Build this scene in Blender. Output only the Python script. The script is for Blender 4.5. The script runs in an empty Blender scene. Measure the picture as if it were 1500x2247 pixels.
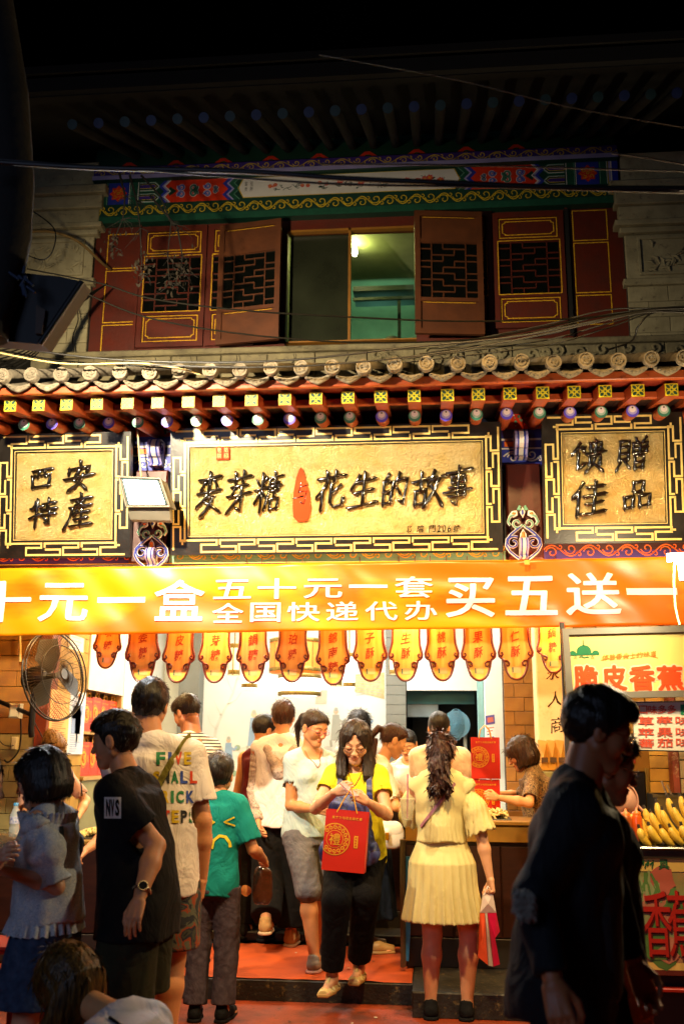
import bpy, math, random
import numpy as np
from mathutils import Vector, Matrix
from mathutils.bvhtree import BVHTree
rnd = random.Random(7)
SC = bpy.context.scene
COL = SC.collection
rad = math.radians
# ---------------------------------------------------------------- camera
FPX = 2184.0
YAW, PITCH, ROLL = rad(5.4), rad(13.68), rad(0.5)
CAMP = Vector((0, 0, 1.44))
RC = Matrix.Rotation(YAW, 3, 'Z') @ Matrix.Rotation(math.pi/2+PITCH, 3, 'X') @ Matrix.Rotation(ROLL, 3, 'Z')
cd = bpy.data.cameras.new('camera'); cam = bpy.data.objects.new('camera', cd); COL.objects.link(cam)
cd.sensor_fit = 'VERTICAL'; cd.sensor_height = 36; cd.lens = FPX/2247*36
cd.clip_start = 0.05; cd.clip_end = 400
cam.matrix_world = Matrix.Translation(CAMP) @ RC.to_4x4()
cd.dof.use_dof = True; cd.dof.focus_distance = 6.1; cd.dof.aperture_fstop = 2.4
SC.camera = cam
# ---------------------------------------------------------------- night sky and exposure
w = bpy.data.worlds.new('World'); SC.world = w; w.use_nodes = True
wn = w.node_tree; bg = wn.nodes['Background']
sky = wn.nodes.new('ShaderNodeTexSky'); sky.sky_type = 'NISHITA'; sky.sun_disc = False
sky.sun_elevation = rad(-6); sky.sun_rotation = rad(200)
wn.links.new(sky.outputs[0], bg.inputs[0]); bg.inputs[1].default_value = 0.05
SC.view_settings.view_transform = 'Standard'; SC.view_settings.look = 'None'
SC.view_settings.exposure = 0.45; SC.view_settings.gamma = 1; SC.view_settings.use_curve_mapping = False
SC.cycles.max_bounces = 6; SC.cycles.diffuse_bounces = 3; SC.cycles.glossy_bounces = 3
SC.cycles.transmission_bounces = 4; SC.cycles.transparent_max_bounces = 8
SC.cycles.use_denoising = True; SC.cycles.caustics_reflective = False; SC.cycles.caustics_refractive = False
SC.cycles.sample_clamp_indirect = 6
SC.cycles.use_light_tree = True

def tint(k):   # light colour from a hex string
    return tuple(((int(k[i:i+2], 16)/255)**2.2) for i in (1, 3, 5))
def lamp(name, kind, loc, power, col, target=None, size=0.1, spot=None, blend=0.6, sy=None):
    l = bpy.data.lights.new(name, kind); l.energy = power; l.color = tint(col)
    if kind == 'AREA':
        l.size = size
        if sy: l.shape = 'RECTANGLE'; l.size_y = sy
    elif kind == 'SUN': l.angle = size
    else: l.shadow_soft_size = size
    if kind == 'SPOT': l.spot_size = rad(spot); l.spot_blend = blend
    o = bpy.data.objects.new(name, l); COL.objects.link(o); o.location = loc
    if target is not None:
        o.rotation_euler = (Vector(target)-Vector(loc)).to_track_quat('-Z', 'Y').to_euler()
    return o
# street floodlight just outside the left edge of the picture, close to the eaves
lamp('street_floodlight', 'SPOT', (-1.98, 4.05, 3.78), 840, '#ffebc4', (-1.60, 6.4, 3.15), 0.05, 116, 1.0)
# lamp hanging over the lane above the picture, shining towards the shop
lamp('street_lamp_light', 'SPOT', (.1, 3.3, 5.0), 720, '#ffcd80', (0.0, 6.5, 1.7), 0.10, 78, 0.8)
# shop fronts across the street, weak cool glow on the backs of the passers-by
lamp('opposite_shop_light', 'AREA', (-3.0, -1.5, 3.0), 34, '#b4c8f4', (-1.0, 4.5, 1.2), 1.6)

# ---------------------------------------------------------------- picture to place
def ray(px, py): return RC @ Vector(((px-750)/FPX, (1123.5-py)/FPX, -1))
def P(px, py, Y):
    d = ray(px, py); return CAMP + d*((Y-CAMP.y)/d.y)
def G(px, py, z):
    d = ray(px, py); return CAMP + d*((z-CAMP.z)/d.z)
def S(Y): return Y/FPX      # metres per photograph pixel at distance Y

# ---------------------------------------------------------------- materials
def hx(k, a=1.0):
    k = k.lstrip('#')
    r = []
    for i in (0, 2, 4):
        c = int(k[i:i+2], 16)/255
        r.append(c/12.92 if c <= 0.04045 else ((c+0.055)/1.055)**2.4)
    return (r[0], r[1], r[2], a)
MATS = {}
def mat(name, col, rough=0.6, metal=0.0, var=0.12, vs=6.0, bump=0.0, bs=60.0, emit=None, es=1.0,
        sss=0.0, trans=0.0, alpha=1.0, spec=0.5, coat=0.0, col2=None, stretch=None, wear=None, rv=0.0, rand=0.0):
    if name in MATS: return MATS[name]
    m = bpy.data.materials.new(name); m.use_nodes = True; MATS[name] = m
    N = m.node_tree.nodes; L = m.node_tree.links; b = N['Principled BSDF']
    c = hx(col) if isinstance(col, str) else tuple(col)+(1,)
    b.inputs['Roughness'].default_value = rough; b.inputs['Metallic'].default_value = metal
    b.inputs['Specular IOR Level'].default_value = spec
    b.inputs['Coat Weight'].default_value = coat
    if trans: b.inputs['Transmission Weight'].default_value = trans
    if alpha < 1: b.inputs['Alpha'].default_value = alpha
    if sss:
        b.inputs['Subsurface Weight'].default_value = sss
        b.inputs['Subsurface Radius'].default_value = (0.6, 0.25, 0.12); b.inputs['Subsurface Scale'].default_value = 0.012
    tc = N.new('ShaderNodeTexCoord'); src = tc.outputs['Object']
    if stretch:
        mp = N.new('ShaderNodeMapping'); mp.inputs['Scale'].default_value = stretch; L.new(src, mp.inputs[0]); src = mp.outputs[0]
    if var or col2:
        n = N.new('ShaderNodeTexNoise'); n.inputs['Scale'].default_value = vs; n.inputs['Detail'].default_value = 6
        L.new(src, n.inputs['Vector'])
        r = N.new('ShaderNodeValToRGB'); r.color_ramp.elements[0].position = 0.32; r.color_ramp.elements[1].position = 0.68
        c2 = (hx(col2) if isinstance(col2, str) else None) or tuple(min(1, x*(1+var)) for x in c[:3])+(1,)
        r.color_ramp.elements[0].color = tuple(x*(1-var) for x in c[:3])+(1,) if not col2 else c
        r.color_ramp.elements[1].color = c2
        L.new(n.outputs['Fac'], r.inputs[0]); out = r.outputs[0]
        if wear:
            n2 = N.new('ShaderNodeTexNoise'); n2.inputs['Scale'].default_value = vs*2.3; n2.inputs['Detail'].default_value = 10; n2.inputs['Roughness'].default_value = 0.75
            L.new(src, n2.inputs['Vector'])
            r2 = N.new('ShaderNodeValToRGB'); r2.color_ramp.elements[0].position = 0.56; r2.color_ramp.elements[1].position = 0.66
            L.new(n2.outputs['Fac'], r2.inputs[0])
            mx = N.new('ShaderNodeMix'); mx.data_type = 'RGBA'; L.new(r2.outputs[0], mx.inputs[0]); L.new(out, mx.inputs[6]); mx.inputs[7].default_value = hx(wear)
            out = mx.outputs[2]
        L.new(out, b.inputs['Base Color'])
        if rv:
            mr = N.new('ShaderNodeMapRange'); mr.inputs[3].default_value = max(0.02, rough-rv); mr.inputs[4].default_value = min(1, rough+rv)
            L.new(n.outputs['Fac'], mr.inputs[0]); L.new(mr.outputs[0], b.inputs['Roughness'])
    else: b.inputs['Base Color'].default_value = c
    if rand:                                        # alike pieces are not all the same tone
        oi = N.new('ShaderNodeObjectInfo'); mr2 = N.new('ShaderNodeMapRange'); mr2.inputs[3].default_value = 1-rand; mr2.inputs[4].default_value = 1+rand*.7; L.new(oi.outputs['Random'], mr2.inputs[0])
        hs_ = N.new('ShaderNodeHueSaturation'); L.new(mr2.outputs[0], hs_.inputs['Value'])
        if b.inputs['Base Color'].links: L.new(b.inputs['Base Color'].links[0].from_socket, hs_.inputs['Color'])
        else: hs_.inputs['Color'].default_value = c
        L.new(hs_.outputs[0], b.inputs['Base Color'])
    if bump:
        n = N.new('ShaderNodeTexNoise'); n.inputs['Scale'].default_value = bs; n.inputs['Detail'].default_value = 5
        L.new(src, n.inputs['Vector'])
        bp = N.new('ShaderNodeBump'); bp.inputs['Strength'].default_value = bump; bp.inputs['Distance'].default_value = 0.01
        L.new(n.outputs['Fac'], bp.inputs['Height']); L.new(bp.outputs[0], b.inputs['Normal'])
    if emit:
        b.inputs['Emission Color'].default_value = hx(emit); b.inputs['Emission Strength'].default_value = es
    return m

# ---------------------------------------------------------------- things, parts, tags
def tag(o, label=None, cat=None, group=None, kind=None):
    if label: o['label'] = label
    if cat: o['category'] = cat
    if group: o['group'] = group
    if kind: o['kind'] = kind
    return o
def thing(name, label, cat, loc=(0, 0, 0), rz=0, group=None):
    o = bpy.data.objects.new(name, None); COL.objects.link(o); o.empty_display_size = 0.1
    o.location = loc; o.rotation_euler = (0, 0, rz)
    return tag(o, label, cat, group)
def mtx(o):
    m = Matrix.LocRotScale(o.location, o.rotation_euler, o.scale)
    return mtx(o.parent) @ o.matrix_parent_inverse @ m if o.parent else m
def link(name, me, mats=None, parent=None, world=True, loc=None):
    o = bpy.data.objects.new(name, me); COL.objects.link(o)
    if mats is not None and not me.materials:
        for m in (mats if isinstance(mats, (list, tuple)) else [mats]): me.materials.append(m)
    if loc is not None: o.location = loc
    if parent is not None:
        o.parent = parent
        if world: o.matrix_parent_inverse = mtx(parent).inverted()
    return o

class MB:
    """collects shapes for one mesh object"""
    def __init__(s): s.v = []; s.f = []; s.mi = []; s.sm = []
    def add(s, vs, fs, mi=0, smooth=False):
        o = len(s.v); s.v += [tuple(v) for v in vs]
        for f in fs: s.f.append(tuple(i+o for i in f)); s.mi.append(mi); s.sm.append(smooth)
        return s
    def box(s, a, b, mi=0):
        x0, x1 = sorted((a[0], b[0])); y0, y1 = sorted((a[1], b[1])); z0, z1 = sorted((a[2], b[2]))
        return s.add([(x0,y0,z0),(x1,y0,z0),(x1,y1,z0),(x0,y1,z0),(x0,y0,z1),(x1,y0,z1),(x1,y1,z1),(x0,y1,z1)],
              [(0,3,2,1),(4,5,6,7),(0,1,5,4),(1,2,6,5),(2,3,7,6),(3,0,4,7)], mi)
    def bbox(s, a, b, r=0.004, mi=0):      # box with a chamfered outline seen from the front and above
        x0, x1 = sorted((a[0], b[0])); y0, y1 = sorted((a[1], b[1])); z0, z1 = sorted((a[2], b[2]))
        vs = []; fs = []
        for (y, e) in ((y0, r), (y0+r, 0), (y1-r, 0), (y1, r)):
            vs += [(x0+e,y,z0+e),(x1-e,y,z0+e),(x1-e,y,z1-e),(x0+e,y,z1-e)]
        fs.append((0,1,2,3)); fs.append((15,14,13,12))
        for k in range(3):
            for i in range(4):
                j = (i+1) % 4; fs.append((k*4+i, k*4+4+i, k*4+4+j, k*4+j))
        return s.add(vs, fs, mi)
    def poly(s, pts, mi=0): return s.add(pts, [tuple(range(len(pts)))], mi)
    def prism(s, pts, d, mi=0, ms=None):   # pts: 3D outline, d: extrusion vector (front outline first)
        n = len(pts); d = Vector(d); pts = [Vector(p) for p in pts]
        vs = pts+[p+d for p in pts]
        s.add(vs, [tuple(range(n)), tuple(reversed(range(n, 2*n)))], mi)
        return s.add(vs, [(i, i+n, (i+1) % n+n, (i+1) % n) for i in range(n)], mi if ms is None else ms)
    def tube(s, pts, r, n=8, mi=0, closed=False, cap=True):
        pts = [Vector(p) for p in pts]; m = len(pts); vs = []; up = None
        rs = r if isinstance(r, (list, tuple)) else [r]*m
        for i, p in enumerate(pts):
            t = (pts[(i+1) % m]-pts[i-1]) if closed else (pts[min(i+1, m-1)]-pts[max(i-1, 0)])
            if t.length < 1e-9: t = Vector((0, 0, 1))
            t.normalize()
            if up is None:
                up = Vector((0, 0, 1)) if abs(t.z) < 0.9 else Vector((0, 1, 0))
            u = t.cross(up)
            if u.length < 1e-6: u = t.orthogonal()
            u.normalize(); v = u.cross(t).normalized(); up = v
            for k in range(n):
                a = 2*math.pi*k/n; vs.append(p+(u*math.cos(a)+v*math.sin(a))*rs[i])
        fs = []
        for i in range(m if closed else m-1):
            for k in range(n):
                a = i*n+k; b = i*n+(k+1) % n; c = ((i+1) % m)*n
                fs.append((a, b, c+(k+1) % n, c+k))
        s.add(vs, fs, mi, True)
        if cap and not closed:
            s.add(vs[:n], [tuple(reversed(range(n)))], mi); s.add(vs[-n:], [tuple(range(n))], mi)
        return s
    def lathe(s, c, prof, n=20, axis='z', mi=0, smooth=True):   # prof: (radius, height)
        c = Vector(c); vs = []
        for (r, h) in prof:
            for k in range(n):
                a = 2*math.pi*k/n; x, y = r*math.cos(a), r*math.sin(a)
                p = {'z': Vector((x, y, h)), 'y': Vector((x, h, y)), 'x': Vector((h, x, y))}[axis]; vs.append(c+p)
        fs = []
        for i in range(len(prof)-1):
            for k in range(n): fs.append((i*n+k, i*n+(k+1) % n, (i+1)*n+(k+1) % n, (i+1)*n+k))
        s.add(vs, fs, mi, smooth)
        if prof[0][0] > 1e-6: s.add(vs[:n], [tuple(reversed(range(n)))], mi)
        if prof[-1][0] > 1e-6: s.add(vs[-n:], [tuple(range(n))], mi)
        return s
    def mesh(s, name, mats, recalc=True):
        me = bpy.data.meshes.new(name); me.from_pydata(s.v, [], s.f)
        for m in (mats if isinstance(mats, (list, tuple)) else [mats]): me.materials.append(m)
        me.polygons.foreach_set('material_index', s.mi); me.polygons.foreach_set('use_smooth', s.sm)
        if recalc:
            import bmesh
            bm = bmesh.new(); bm.from_mesh(me); bmesh.ops.recalc_face_normals(bm, faces=bm.faces); bm.to_mesh(me); bm.free()
        me.update(); return me
    def obj(s, name, mats, parent=None, loc=None, world=True, recalc=True):
        return link(name, s.mesh(name, mats, recalc), None, parent, world, loc)

class Flat:
    """thin raised print or paint on a plane; u, v in metres, each layer 1.5 mm further out"""
    def __init__(s, o, u=(1, 0, 0), v=(0, 0, 1), n=(0, -1, 0)):
        s.o, s.u, s.vv, s.n = map(Vector, (o, u, v, n)); s.m = MB()
    def at(s, u, v, k=1): return s.o+s.u*u+s.vv*v+s.n*(0.0015*k)
    def poly(s, pts, mi=0, k=1): s.m.poly([s.at(a, b, k) for a, b in pts], mi)
    def rect(s, u0, v0, u1, v1, mi=0, k=1): s.poly([(u0, v0), (u1, v0), (u1, v1), (u0, v1)], mi, k)
    def disc(s, u, v, r, mi=0, k=1, n=20, ry=None):
        s.poly([(u+r*math.cos(2*math.pi*i/n), v+(ry or r)*math.sin(2*math.pi*i/n)) for i in range(n)], mi, k)
    def ribbon(s, pts, w, mi=0, k=1, closed=False, taper=False):
        n = len(pts); L = []; Rr = []
        for i in range(n):
            p = Vector(pts[i]).to_2d()
            a = Vector(pts[i-1]).to_2d() if (i > 0 or closed) else None
            b = Vector(pts[(i+1) % n]).to_2d() if (i < n-1 or closed) else None
            d1 = (p-a).normalized() if a is not None and (p-a).length > 1e-9 else None
            d2 = (b-p).normalized() if b is not None and (b-p).length > 1e-9 else None
            if d1 is None: d1 = d2
            if d2 is None: d2 = d1
            if d1 is None: d1 = d2 = Vector((1, 0))
            t = d1+d2; t = t.normalized() if t.length > 1e-4 else d1
            nn = Vector((-t.y, t.x)); c = max(0.35, nn.dot(Vector((-d1.y, d1.x))))
            ww = w*0.5/c
            if callable(taper): ww *= taper(i/(n-1))
            elif taper: ww *= max(0.12, math.sin(math.pi*min(1, (i+.6)/(n-.1)))**.5)
            L.append(p+nn*ww); Rr.append(p-nn*ww)
        for i in range(n if closed else n-1):
            j = (i+1) % n
            s.poly([tuple(Rr[i]), tuple(Rr[j]), tuple(L[j]), tuple(L[i])], mi, k)
    def obj(s, name, mats, parent=None): return s.m.obj(name, mats, parent, recalc=False)

def spiral(cx, cy, r0, r1, a0, turns, n=14):
    return [(cx+(r0+(r1-r0)*i/n)*math.cos(a0+turns*2*math.pi*i/n), cy+(r0+(r1-r0)*i/n)*math.sin(a0+turns*2*math.pi*i/n)) for i in range(n+1)]
def scrolls(F, u0, u1, v0, v1, p, w, mi, k=1):
    """running vine scroll between u0 and u1"""
    h = v1-v0; n = max(1, round((u1-u0)/p)); p = (u1-u0)/n
    for i in range(n):
        a = u0+i*p; s = 1 if i % 2 == 0 else -1; c = (v0+v1)/2
        pts = [(a+p*t, c+s*h*0.36*math.sin(math.pi*t)) for t in [j/8 for j in range(9)]]
        F.ribbon(pts, w, mi, k)
        F.ribbon(spiral(a+p*0.5, c-s*h*0.12, h*0.40, h*0.08, math.pi*(0.95 if s > 0 else 1.05), -1.15*s, 12), w*0.9, mi, k)
        F.ribbon(spiral(a+p*0.93, c+s*h*0.26, h*0.22, h*0.05, math.pi*(1.0), 0.9*s, 8), w*0.8, mi, k)

TXT = {}
def text_mesh(body, offset=0.0):
    key = (body, offset)
    if key in TXT: return TXT[key]
    c = bpy.data.curves.new('t', 'FONT'); c.body = body; c.offset = offset; c.size = 1.0; c.resolution_u = 3
    o = bpy.data.objects.new('t', c); COL.objects.link(o); bpy.context.view_layer.update()
    me = bpy.data.meshes.new_from_object(o.evaluated_get(bpy.context.evaluated_depsgraph_get()))
    v = np.array([x.co[:2] for x in me.vertices]) if len(me.vertices) else np.zeros((0, 2))
    f = [tuple(p.vertices) for p in me.polygons]
    bpy.data.objects.remove(o); bpy.data.curves.remove(c); bpy.data.meshes.remove(me)
    TXT[key] = (v, f); return v, f
def put_text(M, body, box, place, mi=0, offset=0.0, warp=None):
    """fit the glyph outline of body into box (u0,v0,u1,v1); place maps (u,v) to a point"""
    v, f = text_mesh(body, offset)
    if not len(v): return
    lo = v.min(0); hi = v.max(0); u0, v0, u1, v1 = box
    q = (v-lo)/np.maximum(hi-lo, 1e-6)
    if hi[1]-lo[1] < 0.3*(hi[0]-lo[0]) and len(body) == 1:     # a single flat stroke keeps its thickness
        t = (hi[1]-lo[1])/max(hi[0]-lo[0], 1e-6)*1.3; q[:, 1] = 0.5+(q[:, 1]-0.5)*t
    if warp is not None: q = warp(q)
    M.add([place(u0+(u1-u0)*a, v0+(v1-v0)*b) for a, b in q], f, mi)
def brushy(seed, shear=0.12, rot=0.06, amp=0.03):
    r = np.random.RandomState(seed); ph = r.rand(6)*6.28; ro = (r.rand()-0.3)*rot*2; sq = 0.85+0.25*r.rand()
    def wfn(q):
        q = q-0.5; x = q[:, 0]*sq+shear*q[:, 1]; y = q[:, 1]+q[:, 0]*(0.12+ro)
        x = x+amp*np.sin(9*q[:, 1]+ph[0])+amp*0.5*np.sin(23*q[:, 0]+17*q[:, 1]+ph[1])
        y = y+amp*np.sin(8*q[:, 0]+ph[2])+amp*0.5*np.sin(19*q[:, 1]+21*q[:, 0]+ph[3])
        return np.stack([x+0.5, y+0.5], 1)
    return wfn

def np_mesh(name, V, Q, mats, col=None, smooth=True):
    me = bpy.data.meshes.new(name); me.vertices.add(len(V)); me.vertices.foreach_set('co', np.asarray(V, np.float32).ravel())
    k = Q.shape[1]; me.loops.add(Q.size); me.loops.foreach_set('vertex_index', Q.astype(np.int32).ravel())
    me.polygons.add(len(Q)); me.polygons.foreach_set('loop_start', np.arange(0, Q.size, k, dtype=np.int32))
    me.polygons.foreach_set('loop_total', np.full(len(Q), k, np.int32))
    me.polygons.foreach_set('use_smooth', np.full(len(Q), smooth))
    for m in (mats if isinstance(mats, (list, tuple)) else [mats]): me.materials.append(m)
    if col is not None:
        ca = me.color_attributes.new('tone', 'FLOAT_COLOR', 'POINT'); ca.data.foreach_set('color', np.concatenate([col, np.ones((len(col), 1))], 1).astype(np.float32).ravel())
    me.update(calc_edges=True); me.validate(); return me

# ================================================================ ground
road_m = mat('road_red', '#9a3a12', 0.6, var=0.35, vs=5, bump=0.5, bs=90, col2='#5a2410', wear='#1e1512', rv=0.2)
carpet_m = mat('carpet_red', '#c4500f', 0.85, var=0.25, vs=4, bump=0.5, bs=220, col2='#9c3c0c')
stone_dark = mat('step_stone', '#2b2620', 0.55, var=0.4, vs=9, bump=0.5, bs=50, col2='#12100d', wear='#6b5a38')
m = MB(); m.poly([(-60, -40, 0), (60, -40, 0), (60, 60, 0), (-60, 60, 0)])
tag(m.obj('ground', mat('asphalt', '#2a2522', 0.8, var=0.3, bump=0.4)), kind='structure')
YS = G(700, 2152, 0.125).y                     # front edge of the shop step
m = MB(); m.poly([(-7, -6, 0.004), (7, -6, 0.004), (7, YS+0.3, 0.004), (-7, YS+0.3, 0.004)])
tag(m.obj('road', road_m), kind='structure')
m = MB(); m.bbox((-5.2, YS, 0.0), (P(906, 2150, YS).x, 12, 0.121), 0.006)
tag(m.obj('pavement', stone_dark), kind='structure')
YC = G(600, 2070, 0.135).y
m = MB(); nx = 60
xs = [-5.0+(P(903, 2150, YS).x+5.0)*i/nx for i in range(nx+1)]
ys = [YS+0.005+(YC-YS)*j/26 for j in range(27)]
vs = [(x, y, 0.129+0.0035*math.sin(x*9+y*3)*math.sin(y*17+x*2)+0.002*math.sin(x*31+y*13)) for y in ys for x in xs]
m.add(vs, [(j*(nx+1)+i, j*(nx+1)+i+1, (j+1)*(nx+1)+i+1, (j+1)*(nx+1)+i) for j in range(26) for i in range(nx)], 0, True)
tag(m.obj('carpet', carpet_m), kind='structure')
m = MB(); xe = P(906, 2150, YS).x
m.bbox((xe, YS-0.28, 0.0), (5.2, 12, 0.14), 0.008)
tag(m.obj('pavement', stone_dark), kind='structure')

M0 = MB(); r0 = random.Random(77)
for i in range(70):                              # litter and scraps on road and carpet
    x = r0.uniform(-3.2, 2.6); y = r0.uniform(5.6, 7.4); z = .008 if y < YS-.02 else .137
    if YS-.3 < y < YS+.05 or (y > YS and x > P(900, 2150, YS).x): continue
    s0 = .006+.016*r0.random()**2; a = r0.random()*6.28
    M0.add([(x+s0*math.cos(a+k*1.57)*(1 if k % 2 else .6), y+s0*math.sin(a+k*1.57)*(1 if k % 2 else .6), z+.004*r0.random()) for k in range(4)], [(0, 1, 2, 3)], i % 3)
tag(M0.obj('litter', [mat('scrap_cream', '#c9b07a', .6), mat('scrap_white', '#bcb6a8', .6), mat('scrap_dark', '#2a160c', .7)]), 'small paper scraps and crumbs scattered over the red road and carpet', 'litter', kind='stuff')
# ================================================================ upper storey
YU = 7.6
def xz(px, py, Y): p = P(px, py, Y); return p.x, p.z
red_m = mat('red_lacquer', '#5e1f0c', 0.5, var=0.25, vs=7, bump=0.2, bs=40, col2='#4e1a08', wear='#5a1a0c', rv=0.15)
brown_m = mat('brown_lacquer', '#5a2e10', 0.55, var=0.2, vs=8, bump=0.15, bs=40)
gold_line = mat('gold_paint', '#d9a520', 0.4, var=0.2, vs=30)
dark_glass = mat('dark_glass', '#0b0d0a', 0.12, var=0.2, spec=0.6)
us = thing('upper_storey', 'red timber upper floor with shuttered windows above the tiled eave', 'building', (0, YU, 4.3))
zb = P(700, 757, YU).z; zt = P(700, 478, YU).z; zb0 = zb-0.25
xl = P(200, 640, YU).x; xr = P(1372, 600, YU).x
wl = P(633, 620, YU).x; wr = P(912, 620, YU).x; wt = P(770, 500, YU).z
m = MB()
m.box((xl, YU, zb0), (wl-0.02, YU+0.12, zt)); m.box((wr, YU, zb0), (xr, YU+0.12, zt)); m.box((wl-0.02, YU, wt), (wr, YU+0.12, zt)); m.box((wl-0.02, YU, zb0), (wr, YU+0.12, zb))
m.obj('timber_wall', red_m, us)
def octo(F, u0, v0, u1, v1, w, c, mi, k=1):
    F.ribbon([(u0+c, v0), (u1-c, v0), (u1-c, v0+c*.5), (u1, v0+c), (u1, v1-c), (u1-c, v1-c*.5), (u1-c, v1), (u0+c, v1), (u0+c, v1-c*.5), (u0, v1-c), (u0, v0+c), (u0+c, v0+c*.5)], w, mi, k, closed=True)
def recto(F, u0, v0, u1, v1, w, mi, k=1): F.ribbon([(u0, v0), (u1, v0), (u1, v1), (u0, v1)], w, mi, k, closed=True)
def lattice(M, o, u, wd, z0, h, cols, rows, t, n):
    """interlocking straight-bar lattice"""
    o = Vector(o); u = Vector(u); n = Vector(n); cw = wd/cols; rh = h/rows
    def bar(a0, b0, a1, b1):
        A = [(a0, b0), (a1, b0), (a1, b1), (a0, b1)]
        M.prism([o+u*a+Vector((0, 0, z0+b)) for a, b in A], n*t)
    for i in range(1, cols):
        for j in range(rows):
            if (i+j) % 2 == 0 or i in (1, cols-1): bar(i*cw-t/2, j*rh, i*cw+t/2, (j+1)*rh)
    for j in range(0, rows+1):
        for i in range(cols):
            if (i*2+j) % 3 != 1 or j in (0, rows): bar(i*cw, j*rh-t/2, (i+1)*cw, j*rh+t/2)
def shutter(parent, o, u, wd, z0, z1, fm, gold=True, label=None, n=None, two=True, glass=True):
    """one shutter leaf as a part: frame; sub-parts lattice, pane, trim"""
    o = Vector(o); u = Vector(u).normalized(); n = Vector(n) if n else Vector((u.y, -u.x, 0)); h = z1-z0; t = 0.035
    A = lambda a, b, k=0.0: o+u*a+Vector((0, 0, z0+b))+n*k
    fr = 0.045; m = MB()
    def brd(a0, b0, a1, b1, th=t, mi=0): m.prism([A(a0, b0, th), A(a1, b0, th), A(a1, b1, th), A(a0, b1, th)], -n*th, mi)
    l0, l1 = h*0.29, h*0.74
    brd(0, 0, fr, h); brd(wd-fr, 0, wd, h); brd(fr, 0, wd-fr, fr); brd(fr, h-fr, wd-fr, h)
    brd(fr, l0-fr*.7, wd-fr, l0, t-.003); brd(fr, l1, wd-fr, l1+fr*.7, t-.003)
    brd(fr, fr, wd-fr, l0-fr*.7, t-0.018); brd(fr, l1+fr*.7, wd-fr, h-fr, t-0.018)
    f = m.obj('shutter', fm, parent)
    if label: f['label'] = label
    m = MB(); m.prism([A(fr, l0, 0.012), A(wd-fr, l0, 0.012), A(wd-fr, l1, 0.012), A(fr, l1, 0.012)], -n*0.006); m.obj('pane', dark_glass, f)
    m = MB(); lattice(m, o+n*0.013, u, wd-2*fr, 0, l1-l0, 5, 9, 0.009, n)
    me = m; off = u*fr+Vector((0, 0, z0+l0)); me.v = [tuple(Vector(v)+off) for v in me.v]
    m.obj('lattice', fm, f)
    F = Flat(o+n*(t-0.018)+Vector((0, 0, z0)), u, (0, 0, 1), n)
    if gold:
        gw = 0.0075
        recto(F, fr+.01, fr+.01, wd-fr-.01, l0-fr*.7-.01, gw, 0, 4); octo(F, fr+.035, fr+.04, wd-fr-.035, l0-fr*.7-.035, gw, .022, 0, 5)
        recto(F, fr+.01, l1+fr*.7+.01, wd-fr-.01, h-fr-.01, gw, 0, 4); octo(F, fr+.035, l1+fr*.7+.035, wd-fr-.035, h-fr-.035, gw, .022, 0, 5)
        recto(F, fr-.008, l0-.008, wd-fr+.008, l1+.008, gw, 0, 13)
    else:
        F.ribbon([(fr+.02, l0-fr*.9), (wd-fr-.02, l0-fr*.9)], .005, 0, 4); F.ribbon([(fr+.02, h-fr-.01), (wd-fr-.02, h-fr-.01)], .005, 0, 4)
    F.obj('gold_trim', gold_line, f)
    return f
pz0 = P(400, 768, YU).z+0.02; pz1 = P(400, 500, YU).z
def X(px, py=620, Y=YU): return P(px, py, Y).x
shutter(us, (X(308), YU-.001, 0), (1, 0, 0), X(452)-X(308), pz0, pz1, red_m, label='leftmost closed shutter with gold trim and lattice')
shutter(us, (X(457), YU-.001, 0), (1, 0, 0), X(560)-X(457), pz0, pz1, red_m)
shutter(us, (X(1083), YU-.001, 0), (1, 0, 0), X(1240)-X(1083), P(1150, 722, YU).z, P(1150, 470, YU).z, red_m, label='rightmost closed shutter, dim lattice')
shutter(us, (X(985), YU-.001, 0), (1, 0, 0), X(1078)-X(985), P(1020, 730, YU).z, P(1020, 470, YU).z, red_m)
# open leaves swung out over the eave
a = rad(-9); shutter(us, (X(487), YU-0.10, 0), (math.cos(a), math.sin(a), 0), (X(628)-X(487))*0.985, P(560, 752, YU-.15).z, P(560, 490, YU-.15).z, brown_m, False, 'open brown shutter swung out left of the dark window')
a = rad(7); shutter(us, (X(910), YU-0.20, 0), (math.cos(a), math.sin(a), 0), (X(1062)-X(912))*0.985, P(980, 738, YU-.15).z, P(980, 470, YU-.15).z, brown_m, False, 'open brown shutter swung out right of the lit window')
# fixed panels with gold borders left and right
for (p0, p1, yb, yt, ym) in ((232, 300, 775, 515, 592), (1262, 1338, 712, 462, 530)):
    F = Flat((0, YU-0.002, 0)); z0, z1, zm = (P((p0+p1)/2, q, YU).z for q in (yb, yt, ym))
    recto(F, X(p0), zm+.012, X(p1), z1, .008, 0); recto(F, X(p0), z0+.28, X(p1), zm-.012, .008, 0); recto(F, X(p0), z0, X(p1), z0+.255, .008, 0)
    F.obj('gold_trim', gold_line, us)
for px in (303, 1078, 1247): m = MB(); m.box((X(px)-.012, YU-.03, zb-.02), (X(px)+.012, YU, zt-.01)); m.obj('batten', red_m, us)
m = MB(); m.box((X(1243), YU-.034, zb), (X(1252), YU-.031, zt-.03)); m.obj('dark_batten', mat('gap_dark', '#0c0806', 0.9), us)
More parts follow.
